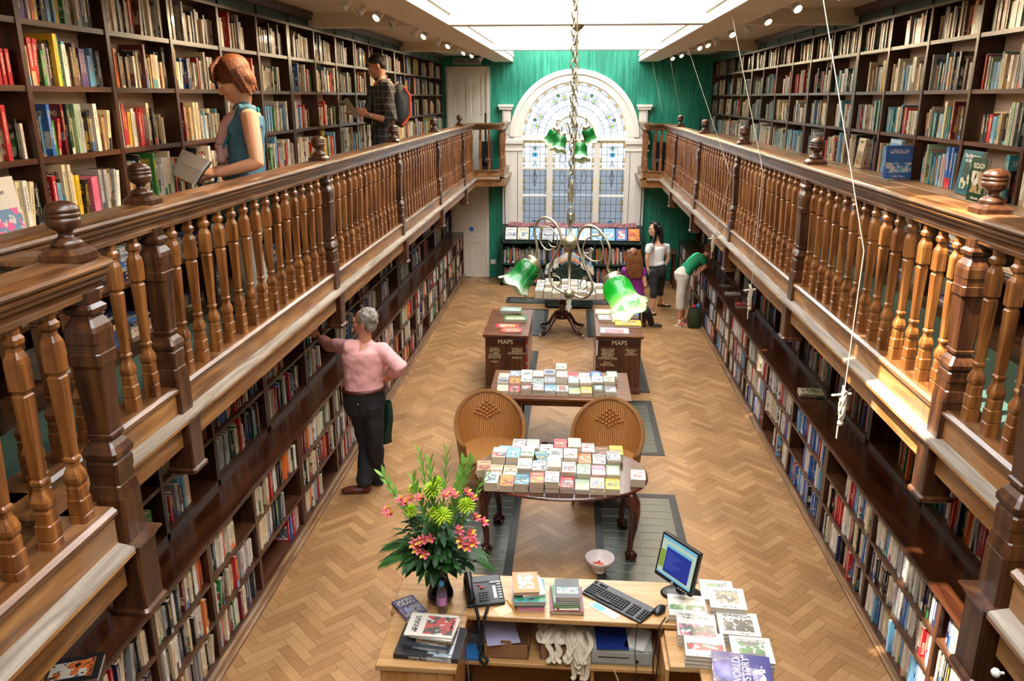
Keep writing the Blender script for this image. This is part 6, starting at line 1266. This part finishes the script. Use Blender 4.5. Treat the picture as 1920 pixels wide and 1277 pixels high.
# far chandelier, hung from the second cross beam
Yf=8.26; o0=aty(1078,250,Yf); r=empty('chandelier',tuple(o0),'far brass chandelier with four small green shades in front of the arched window','chandelier'); O=V(o0)
f_=lambda x,y,dy=0: aty(x,y,Yf)-O+V((0,dy,0))
m=MB(); m.lathe([(.006,-.12),(.02,-.1),(.02,-.06),(.008,-.04),(.008,.05),(.03,.06),(.02,.1),(.006,.14)],n=14); m.lathe([(.0,-.2),(.012,-.17),(.0,-.12)],n=10); m.obj('centre_stem','brass',r)
m=MB(); chain(m,0,0,.14,ZB-O.z,.07,.006,.02); m.lathe([(.07,ZB-O.z),(.05,ZB-O.z-.03),(.012,ZB-O.z-.06)],n=14); m.obj('chain','brass',r)
for (x,y,dy,tx,ty,td) in ((1044,242,.1,1033,262,.12),(1054,250,-.16,1048,275,-.2),(1086,262,-.25,1087,290,-.3),(1099,238,.1,1106,258,.12)):
    p=f_(x,y,dy); t=f_(tx,ty,td); MB().tube(spl([V((0,0,-.05)),V((p.x*.3,p.y*.3,-.02)),V((p.x*.6,p.y*.6,.1)),V((p.x,p.y,p.z+.08)),p]),.006,6).obj('arm','brass',r); shade(r,p,t-p,1.15 if dy>-.2 else 1.3,False)
TXT=Matrix(((-1,0,0),(0,0,1),(0,1,0)))
def spinetxt(): return Matrix(((0,0,1),(0,1,0),(-1,0,0)))
oN=lambda i:words[i]
# oval table: rows of piles
T1=[['w l k 3','o y m 2','t w G 3','r y o 4','w k s 4','r w k 2','e w y 2','c o b 2','y g k 2'],
    ['c o b 2','c n w 2','w c k 5','s k w 4','c w a 5','w r k 4','e G w 4','P c w 3','e c w 3'],
    ['w r k 5','l t w 4','w e g 5','t y k 4','w g k 5','w a k 5','o n c 4','s d w 4','s d w 5'],
    ['l w b 2','s n w 4','s a w 4','w k c 3','r n a 5','c a w 5','s r w 4','n o k 3','y o r 3']]
rownm=['front','second','third','back']; colnm=['leftmost','second','third','fourth','middle','sixth','seventh','eighth','rightmost']
rg=random.Random(21)
for j,rowp in enumerate(T1):
    for i,q in enumerate(rowp):
        a,b_,c_,n=q.split(); x=-.60+.121*i+.012*j+(.0 if j<3 else .02); y=5.80+.198*j; z=.641; base=tuple(jit(PAL[k],.08) for k in (a,b_,c_))
        for k in range(int(n)):
            t=rg.uniform(.018,.03); w,l=rg.uniform(.108,.116),rg.uniform(.178,.192); topmost=k==int(n)-1
            lay(x+rg.uniform(-.002,.002),y+rg.uniform(-.003,.003),z,w,l,t,rg.uniform(-.03,.03)+(.25 if (j,i)==(2,3) and topmost else 0),base,
                ('%s paperback on top of the %s pile, %s row of the oval table'%(NAMES[a],colnm[i],rownm[j])) if topmost else ('%s paperback %s down in the %s pile, %s row of the oval table'%(NAMES[a],words[int(n)-1-k],colnm[i],rownm[j])),'paperbacks piled on the oval table',1 if topmost else .3,hard=0)
            if topmost and (j,i)==(1,5): BK[-1]['txt']=[('44',.05,'red_letters',(0,BK[-1]['t']/2+.0004,.02),TXT)]
            z+=t+.0012
for x,y,rot,co,lb in ((-.69,6.03,.1,'aGr','tan and green paperback at the far left edge of the oval table'),(.58,5.95,-.05,'wrs','white paperback alone at the right edge of the oval table')):
    z=.641
    for k in range(3): lay(x,y,z,.115,.18,.022,rot,tuple(rgb(PAL[c]) for c in co),lb if k==2 else lb.replace('paperback','paperback %s down'%('second','lowest')[1-k] if k<2 else ''),'paperbacks piled on the oval table',1 if k==2 else .3,hard=0); z+=.023
# draw-leaf table
T2=[['c y w 2','r w k 2','n r w 3','s w P 3','l k w 3','w r k 3','e c y 2','y w o 2','G e w 4','s n w 3'],
    ['s n k 3','o n y 3','w s k 4','s G e 3','s d w 4','w n c 7','s l w 4','w l a 4','w l k 5','c n w 5'],
    ['c s w 2','s t w 3','w s k 4','c s w 4','s b k 5','w c n 8','r m w 3','w c o 3','b l w 4','e s w 4']]
for j,rowp in enumerate(T2):
    for i,q in enumerate(rowp):
        a,b_,c_,n=q.split(); x=-.70+.127*i+.0*j+(.05 if j==2 and i==9 else 0)-(.01*j); y=7.93+.2*j; z=.651; base=tuple(jit(PAL[k],.08) for k in (a,b_,c_))
        for k in range(int(n)):
            t=rg.uniform(.015,.024); topmost=k==int(n)-1
            cn=(['leftmost','second','third','fourth','fifth','sixth','seventh','eighth','ninth','rightmost'])[i]
            lay(x,y+rg.uniform(-.003,.003),z,rg.uniform(.113,.122),rg.uniform(.18,.192),t,rg.uniform(-.03,.03),base,
                ('%s paperback on top of the %s pile, %s row of the draw-leaf table'%(NAMES[a],cn,rownm[j])) if topmost else '%s paperback %s down, %s pile, %s row of the draw-leaf table'%(NAMES[a],words[int(n)-1-k],cn,rownm[j]),'paperbacks piled on the draw-leaf table',.9 if topmost else .1,hard=0)
            z+=t+.001
# pedestal table heaps
for j in range(4):
    for i in range(8):
        x=-.49+.135*i; y=12.15+.21*j; z=.661
        for k in range(rg.randint(3,6)+ (2 if i in (3,4) else 0)):
            t=rg.uniform(.016,.026); lay(x,y,z,.12,.19,t,rg.uniform(-.05,.05),cols(rg.choice('wccw')),None,'x',0,hard=0); z+=t+.001
# books on the map cabinets
for x,y,w,l,t,rot,c,lb in ((-.82,10.72,.3,.24,.02,.05,'gwl','green and white map book at the back of the left cabinet'),(-.82,10.7,.28,.22,.03,-.05,'elw','pale map book topping the back pair on the left cabinet'),(-.73,10.3,.3,.22,.04,.0,'gyw','green and yellow guide in the middle of the left cabinet'),(-.82,10.0,.3,.2,.012,.02,'rwy','red atlas with a yellow disc on the left cabinet, upper one'),(-.75,9.8,.27,.2,.012,-.02,'rwy','red atlas with a yellow disc nearest the left cabinet edge'),
    (.5,10.75,.3,.26,.03,0,'cwa','cream map book at the back of the right cabinet'),(.52,10.45,.28,.24,.03,.02,'wPc','white map book left of the yellow one on the right cabinet'),(.8,10.65,.26,.28,.05,0,'bws','blue and white map book at the back right of the right cabinet'),(.76,10.18,.34,.26,.035,-.02,'ynw','yellow-edged guide on the right cabinet'),(.57,9.83,.36,.24,.025,-.03,'wrP','red and white atlas nearest the right cabinet edge')):
    z=.781+(.022 if 'topping' in lb else 0)
    lay(x,y,z,w,l,t,rot,tuple(rgb(PAL[k]) for k in c),lb,'books on the map cabinets',2)
for sx,xx in ((1,-.525),(-1,.335)):   # maps in the cabinet sides
    y=9.7
    while y<10.8:
        t=.015; 
        for z,h in ((.525,.19),(.305,.2),(.08,.2)): book((xx-sx*.06 if sx>0 else xx+.06,y,z+h/2),Matrix.Rotation(0 if sx>0 else pi,3,'Z'),.11,t,h,cols(rg.choice('rbyowkrB')),0,None,'x')
        y+=.017
# gabled display slopes, back display
for s in (-1,1):
    tl=Matrix.Rotation(s*radians(33),3,'Y')
    for k in range(3):
        for i in range(4):
            c=V((-.03,14.05+.2*i,.87))+tl@V((s*(.12+.14*k),0,.02)); 
            for q in range(2): book(c+tl@V((0,0,.022*q)),tl@Matrix.Rotation(pi/2,3,'Z')@FLAT,.12,.02,.18,cols(rg.choice('wcwcol')),0,None,'x')
ct=['w b s','c t w','l w b','s k w','w l b','l w c','w c l','t w l','l e w','b o w','o y r']
for i in range(11):
    x=-1.22+.245*i; tl=Matrix.Rotation(radians(-65+90),3,'X'); a,b_,c_=ct[i].split()
    r_=book((x,15.75+.15,1.035),Matrix.Rotation(radians(52),3,'X')@FLAT,.22,.02,.27,tuple(rgb(PAL[k]) for k in (a,b_,c_)),0,'large %s book leaning %s from the left on the display under the window'%(NAMES[a],words[i]),'large books leaning on the window display',1)
    if i==10: r_['txt']=[('France',.055,'white_letters',(0,.011,-.09),TXT)]
for z0,z1 in ((.06,.4),(.45,.84)):
    x=-1.36
    while x<1.36:
        t=rg.uniform(.018,.04); h=min(z1-z0-.03,rg.uniform(.24,.34))
        if not(abs(x+.5)<.03 or abs(x-.45)<.03): book((x+t/2,15.75+.16,z0+h/2+.002),Matrix.Rotation(-pi/2,3,'Z')@Matrix.Rotation(rg.choice((0,0,.06)),3,'X'),.2,t,h,cols(rg.choice('gdrBnwksobB')),0,None,'x')
        x+=t+.003
# things lying on the counters
def pile(x,y,z,cs,rot,where,w=.16,l=.22,ts=.02):
    for k,c in enumerate(cs):
        lay(x+rg.uniform(-.01,.01),y+rg.uniform(-.01,.01),z,w,l,ts,rot+rg.uniform(-.06,.06),tuple(rgb(PAL[q]) for q in (c,'k' if c in 'wc' else 'w',rg.choice('rbgn'))),'%s book %s %s'%(NAMES[c],'on top of the pair' if k==len(cs)-1 else 'under the pair\'s top one',where),'books lying on the counters',1.5); z+=ts+.001
cz=CZ[1]+.001
for (x,y,cs,rot,wh) in ((1520,740,'wc',1.45,'on the right counter below the big knot'),(1395,575,'cr',1.5,'on the right counter below the middle knot'),(1373,552,'s',1.5,'lying on the right counter between the knots'),(1363,538,'k',1.5,'lying on the right counter near the stooping woman')):
    p=atz(x,y,cz); pile(p.x,p.y,cz,cs,rot,wh)
z=3.041; lay(-2.52,3.35,z,.2,.27,.008,-1.35,P3('s','r','P'),'glossy magazine lying on the left gallery counter behind the near post','books lying on the counters',2,name='magazine')
pile(-2.5,5.55,3.041,'ck',-1.5,'on the left gallery counter by the reading woman')
# ---- desk books
D='books on the desk'
def dk(*a,**k): return lay(*a,D,2,**k)
b=lay(-.92,4.03,DZ,.14,.2,.02,radians(38),(rgb('2b2560'),rgb('8f93c0'),rgb('8a8a82')),'purple and grey biography lying askew at the left desk end',D,2); b['txt']=[('JAMES\nDEAN',.04,'paper_white',(0,.0104,.055),TXT)]
z=DZ; X,Y=-.735,3.72
specs=[(.36,.27,.028,-1.62,'sks','grey picture book at the bottom of the left stack'),(.26,.2,.022,-1.6,'dws','grey hardback second from the bottom of the left stack'),(.2,.15,.03,-1.55,'any','tan and gold book in the middle of the left stack'),(.24,.2,.012,-1.7,'wls','pale book near the top of the left stack'),(.27,.2,.008,-1.68,'wkr','white sheet with a dark photograph topping the left stack')]
for k,(l,w,t,rot,c,lb) in enumerate(specs):
    rot_=rot+pi  # spine towards the camera
    b=lay(X+(.0,.0,.03,.02,-.0)[k],Y+(0,.01,.02,.03,.035)[k],z,w,l,t,pi/2-.08*(k%2)-.05,tuple(rgb(PAL[q]) for q in c),lb,D,2)
    if k==0: b['cols']=(rgb('26272c'),rgb('d8dadd'),rgb('9fb0b8')); b['txt']=[('COME TO FINLAND',.021,'paper_white',(w/2+.0006,0,0),spinetxt())]; b['cov']=1
    if k==1: b['txt']=[('WINTER NEWS',.016,'paper_white',(w/2+.0006,0,.02),spinetxt())]
    z+=t+.0012
z=DZ
for k,(x,y,w,l,t,rot,c,lb) in enumerate(((-.2,4.17,.16,.22,.018,.02,'Ps p','pinkish book at the bottom of the middle desk stack'),(-.205,4.18,.15,.21,.02,.05,'wps','white and violet book low in the middle desk stack'),(-.21,4.18,.19,.24,.026,.08,'tgk','dark green picture book in the middle desk stack'),(-.2,4.21,.14,.2,.012,.25,'wbs','white papers jutting from the middle desk stack'),(-.235,4.215,.155,.215,.02,.12,'oyw','orange book with a picture topping the middle desk stack'))):
    c=c.replace(' ',''); b=lay(x,y,z,w,l,t,rot,tuple(rgb(PAL[q]) for q in c[:3]),lb,D,2); z+=t+.001
    if k==4: b['cols']=(rgb('dd7a2e'),rgb('f3dfc0'),rgb('c5b9ae')); b['txt']=[('BREAM\nBEATING',.026,'paper_white',(0,.0104,.075),TXT)]
z=DZ
for k,(x,y,w,l,t,rot,c,lb) in enumerate(((.015,4.17,.2,.25,.026,.05,'mcw','large maroon-spined book at the bottom of the right desk stack'),(.01,4.18,.16,.21,.016,.1,'gwk','green book in the right desk stack'),(.015,4.185,.15,.205,.016,.04,'swb','grey book under the top of the right desk stack'),(.02,4.19,.145,.2,.026,.06,'dwl','dark dust-jacketed novel topping the right desk stack'))):
    b=lay(x,y,z,w,l,t,rot,tuple(rgb(PAL[q]) for q in c),lb,D,2); z+=t+.001
    if k==3: b['cols']=(rgb('3c403d'),rgb('cfcdbf'),rgb('7fa3ad')); b['txt']=[('THE',.014,'paper_white',(0,.0136,-.005),TXT),('BEAUTY\nCHORUS',.03,'paper_white',(0,.0136,-.04),TXT),('A fine new novel'[:0],.01,'paper_white',(0,.0136,-.08),TXT)]
# display of picture books on the right wing: two columns stepping toward the camera
RB=[(.94,4.33,.2,'wgb','blue and green picture book at the far end of the desk display'),(.97,4.18,.21,'sas','grey picture book second in the outer column of the display'),(1.0,3.98,.23,'wks','white book with a black and white photograph in the outer column'),(1.03,3.76,.22,'cgl','cream book with trees at the near end of the outer column'),
    (.73,4.13,.22,'wge','white and green picture book heading the inner column'),(.76,3.95,.22,'sPw','pinkish portrait book in the inner column'),(.78,3.78,.22,'wrg','red castle picture book at the near end of the inner column')]
for k,(x,y,w,c,lb) in enumerate(RB):
    z=.72 if y>4.0 and x>.9 else .69; 
    for q in range(3 if k!=0 else 1): 
        hi=q==(2 if k else 0); lay(x,y,z+.001,w,.21,.024,-.06,(rgb('d3d1ca'),rgb('555a55') if hi else rgb('999999'),rgb(PAL[c[1]])),lb if hi else lb.replace('book','book %s'%('at the bottom','under the top')[q],1)+' pile',D,1.2 if hi else .4,gloss=1); z+=.025
o=MB().box(.585,1.13,3.68,3.995,.655,.688).box(.74,1.13,3.38,3.68,.655,.688).obj('display_shelf','beech',bevel=.004); tag(o,'pale display shelf carrying picture books at the right of the desk','shelf')
b=lay(.93,3.53,.77,.3,.29,.03,-.12,(rgb('1b2a80'),rgb('e9e6dc'),rgb('8f8ab8')),'big blue history atlas with a globe in the bottom right corner',D,3,gloss=1); b['txt']=[('WORLD\nHISTORY',.058,'white_letters',(.0,.0156,-.0),Matrix(((0,1,0),(0,0,1),(1,0,0)))),('ATLAS',.028,'white_letters',(-.065,.0156,-.03),Matrix(((0,1,0),(0,0,1),(1,0,0))))]; b['globe']=1
lay(.93,3.53,.74,.26,.26,.028,-.1,P3('l','w','s'),'pale blue book under the big history atlas',D,1.5); lay(.92,3.53,.69,.26,.27,.048,-.08,P3('c','w','s'),'cream slab of a book lowest under the history atlas',D,1.5)
p=atz(150,1262,.975); lay(-2.38,p.y,.961,.2,.27,.03,-1.2,P3('k','o','w'),'black and orange book lying on the left counter at the bottom edge','books lying on the counters',3)
# face-out and titled books on the right gallery counter
def faceout(s,x,y,z,w,h,t,co,lb,txt=None,lean=.1,gl=1):
    Mx=Matrix(((0,-1 if s>0 else 1,0),(1 if s>0 else -1,0,0),(0,0,1))); Mx=Matrix.Rotation(lean*(1 if s>0 else -1),3,'Y')@Mx
    b=book((s*x,y,z+h/2+.003),Mx,w,t,h,co,gl,lb,'large books standing face out',3); b['txt']=txt; return b
def clear(s,y0,y1,z0,z1):
    global BK
    BK=[b for b in BK if not(b['c'].x*s>2.2 and y0<b['c'].y<y1 and z0<b['c'].z<z1)]
clear(1,6.5,6.95,3.03,3.35); clear(1,5.2,5.7,3.03,3.35); clear(1,7.4,7.65,3.03,3.35)
T3=lambda s_,sz,dz,m_='white_letters',sx=0: [(s_,sz,m_,(sx,.0124,dz),TXT)]
def tp(y): return y
faceout(1,2.56,6.74,3.041,.24,.29,.024,(rgb('3c7fb0'),rgb('b9b3a4'),rgb('6d6a66')),'large blue book of peaks facing out on the right gallery counter',T3('MOUNTAINS',.034,.12))
faceout(1,2.56,5.45,3.041,.26,.28,.024,(rgb('2a6070'),rgb('c7c7a8'),rgb('243a2c')),'teal book with cypresses facing out behind the near right ball finial',T3('The Pilgrimage\nto Santiago',.034,.09))
faceout(1,2.57,7.53,3.041,.17,.26,.024,(rgb('b7a074'),rgb('4a3520'),rgb('7a5a3a')),'tan book with a bust facing out on the right gallery counter',T3('TURKEY',.03,.095,'dark_letters'))
book((2.5,6.5,3.041+.13),Matrix.Rotation(pi,3,'Z')@Matrix.Rotation(.12,3,'X'),.2,.045,.25,P3('b','w','l'),1,'thick bright blue book leaning beside the blue book of peaks','large books standing face out',3)
book((2.46,5.12,3.041+.13),Matrix(((0,-1,0),(1,0,0),(0,0,1))),.2,.02,.26,P3('G','w','a'),1,'dark framed book at the right edge of the frame','large books standing face out',3)
clear(-1,3.2,3.62,3.03,3.3)
faceout(-1,2.58,3.42,3.041,.26,.26,.02,(rgb('d8d2c8'),rgb('e0409a'),rgb('4a7fb0')),'bright city guide facing out at the left edge of the gallery counter',[('the\nlondon',.034,'dark_letters',(0,.0104,.08),TXT)],gl=0)
# the two books being read
def openbook(c,fwv,latv,lab,cols_,s=1):
    r=empty('open_book',tuple(c),lab,'book'); f=V(fwv); l=V(latv); up=(V((0,0,1))*.75-f*.65).normalized(); m=MB()
    for sg in (-1,1):
        q=(l*sg*.85+up*.3+f*.0).normalized()
        def fn(u,v,o=0): return (q*(.15*u)+V((0,0,.012))*sin(pi*u)*.8+ (f*.0) + up.cross(l)*0 + (f*-.0) + (V((0,0,1))*.8+f*.5).normalized()*(.21*(v-.5)) + (q.cross((V((0,0,1))*.8+f*.5).normalized()))*o*sg)*s
        g=MB(); g.grid(lambda u,v:fn(u,v,0),8,6,0); g.grid(lambda u,v:fn(u,v,-.008),8,6,0); g.obj('pages','paper_white',r); g=MB(); g.grid(lambda u,v:fn(u*1.03,v,-.012),8,4,0); g.obj('cover',cols_,r)
    return r
plain('cover_dark','2a2a2e',.4,var=.5,scale=12); plain('cover_map','a9b3a0',.4,var=.5,scale=14)
r=empty('open_book',tuple(WBOOK[3]),'white open book in the hands of the auburn-haired woman','book'); O=WBOOK[3]
for (i,j,k,l),mt in (((0,1,2,3),'paper_white'),((3,2,4,5),'paper_white')):
    q=[WBOOK[t]-O for t in (i,j,k,l)]; nn=(q[1]-q[0]).cross(q[3]-q[0]).normalized()*-.009
    MB().add([p+nn for p in q]+[p-nn for p in q],[(0,1,2,3),(7,6,5,4),(0,4,5,1),(1,5,6,2),(2,6,7,3),(3,7,4,0)]).obj('pages',mt,r)
    q=[p+(p-sum(q,V())/4)*.05 for p in q]; MB().add([p-nn*1.6 for p in q]+[p-nn*1.1 for p in q],[(0,1,2,3),(7,6,5,4),(0,4,5,1),(1,5,6,2),(2,6,7,3),(3,7,4,0)]).obj('cover','cover_dark',r)
openbook(PBOOK[0],PBOOK[1],PBOOK[2],'open guide in the hands of the plaid-shirted man','cover_map',1.0)
# ---- split the books: those that show largest are things of their own, the mass behind is one
bpy.context.view_layer.update(); dg=bpy.context.evaluated_depsgraph_get(); SC=bpy.context.scene
cand=[]
for b in BK:
    x,y,w=px(b['c'])
    if w<1 or not(-60<x<1980 and -60<y<1340): b['sc']=-1; continue
    d,t,h=b['d']/2,b['t']/2,b['h']/2; Mx=b['M']; tot=0
    v=(CAM-b['c']).normalized(); k=(FPX/w)**2
    for n,hf,ar in ((V((1,0,0)),d,4*t*h),(V((0,1,0)),t,4*d*h),(V((0,0,1)),h,4*d*t)):
        for sg in (1,-1):
            nn=Mx@(n*sg); cs=nn.dot(v)
            if cs<=0: continue
            f=1 if n.x else (.35 if (abs(nn.y)>.7 or not b['force']) and not(n.y and b['force']) else 1)
            pts=0
            for q in ((0,0),(.6,.6),(-.6,-.6)):
                a=Mx@(n*sg*(hf+.004)) ; o1,o2=[V(e) for e in ((1,0,0),(0,1,0),(0,0,1)) if V(e)!=n]; l={V((1,0,0))[:]:d,V((0,1,0))[:]:t,V((0,0,1))[:]:h}
                p=b['c']+a+Mx@(o1*l[o1[:]]*q[0]+o2*l[o2[:]]*q[1]); dr=CAM-p; L_=dr.length; 
                hit=SC.ray_cast(dg,p+dr.normalized()*.012,dr.normalized(),distance=L_-.3)[0]
                qx,qy,_=px(p); pts+=(0 if hit or not(0<qx<1920 and 0<qy<1277) else 1)
            tot+=ar*cs*k*pts/3*f
    b['sc']=tot
vis=[b for b in BK if b['sc']>0]
NIND=296
def key(b): return b['sc']*(b['force'] if b['force'] else .9)+(1e6 if b['force']>=1.5 else 0)
ind=sorted([b for b in vis if b['grp']!='x' and (b['lab'] or 'where' in b)],key=key,reverse=True)[:NIND]
iset=set(id(b) for b in ind); rest=[b for b in BK if id(b) not in iset and b['sc']>=0]
print('books',len(BK),'visible',len(vis),'things',len(ind),'rest',len(rest))
used={}
for b in ind:
    o=build_books([b],b['name'],True); o.matrix_world=Matrix.Translation(b['c'])@b['M'].to_4x4()
    lab=b['lab']
    if not lab:
        lab='%s %s book, %s along the %s'%(b['size'],NAMES[b['ch']],words[b['n']],b['where'])
    n=0
    used[lab]=used.get(lab,0)+1
    tag(o,lab,'magazine' if b['name']=='magazine' else 'book',b['grp'])
    for tx in (b['txt'] or []):
        if tx[0]: text('lettering',tx[0],tx[1],tx[2],o,tx[3],tx[4])
    if b.get('globe'):
        g=MB().lathe([(0,.0),(.085,.0),(.085,.0006),(0,.0006)],c=(.06,.0152,.0),mat=Matrix.Rotation(-pi/2,3,'X'),n=30); plain('globe_lilac','9a93c4',.4,var=.3,scale=14); g.obj('globe_picture','globe_lilac',o)
print([l for l in used if len(l.split())>16]); print('dup labels',[k for k,v in used.items() if v>1][:5])
o=build_books(rest,'shelved_books',False); tag(o,'the mass of smaller books filling the farther shelves and tables','books',kind='stuff')
bpy.context.view_layer.update(); dg=bpy.context.evaluated_depsgraph_get()
for o in TEXTS:
    me=bpy.data.meshes.new_from_object(o.evaluated_get(dg)); n=bpy.data.objects.new('lettering',me); C.objects.link(n); n.parent=o.parent; n.matrix_local=o.matrix_local.copy()
    if not me.materials: me.materials.append(o.data.materials[0])
for o in TEXTS: bpy.data.objects.remove(o)
# ---- light
W=bpy.data.worlds.new('World'); bpy.context.scene.world=W; W.use_nodes=True; bg=W.node_tree.nodes['Background']; bg.inputs[0].default_value=(.86,.93,1,1); bg.inputs[1].default_value=WORLD
sd=bpy.data.lights.new('sun','SUN'); sd.energy=SUNE; sd.color=(1,.93,.8); sd.angle=radians(.8); so=bpy.data.objects.new('sun',sd); C.objects.link(so); dv=V(SUND).normalized(); so.rotation_euler=(-dv).to_track_quat('Z','Y').to_euler()
cam=bpy.data.cameras.new('camera'); cam.sensor_width=36; cam.lens=FPX/1920*36; cam.clip_start=.02; co=bpy.data.objects.new('camera',cam); C.objects.link(co); co.location=CAM
co.rotation_euler=Matrix((RGT,UPV,-FWD)).transposed().to_euler(); SC.camera=co
vs=SC.view_settings; vs.view_transform='Standard'; vs.look='None'; vs.gamma=1; vs.use_curve_mapping=False; vs.exposure=EXPO
cy=SC.cycles; cy.max_bounces=8; cy.diffuse_bounces=5; cy.glossy_bounces=3; cy.transmission_bounces=4; cy.transparent_max_bounces=12; cy.caustics_reflective=False; cy.caustics_refractive=False; cy.sample_clamp_indirect=6; cy.use_denoising=True
try: cy.denoiser='OPENIMAGEDENOISE'
except Exception: pass
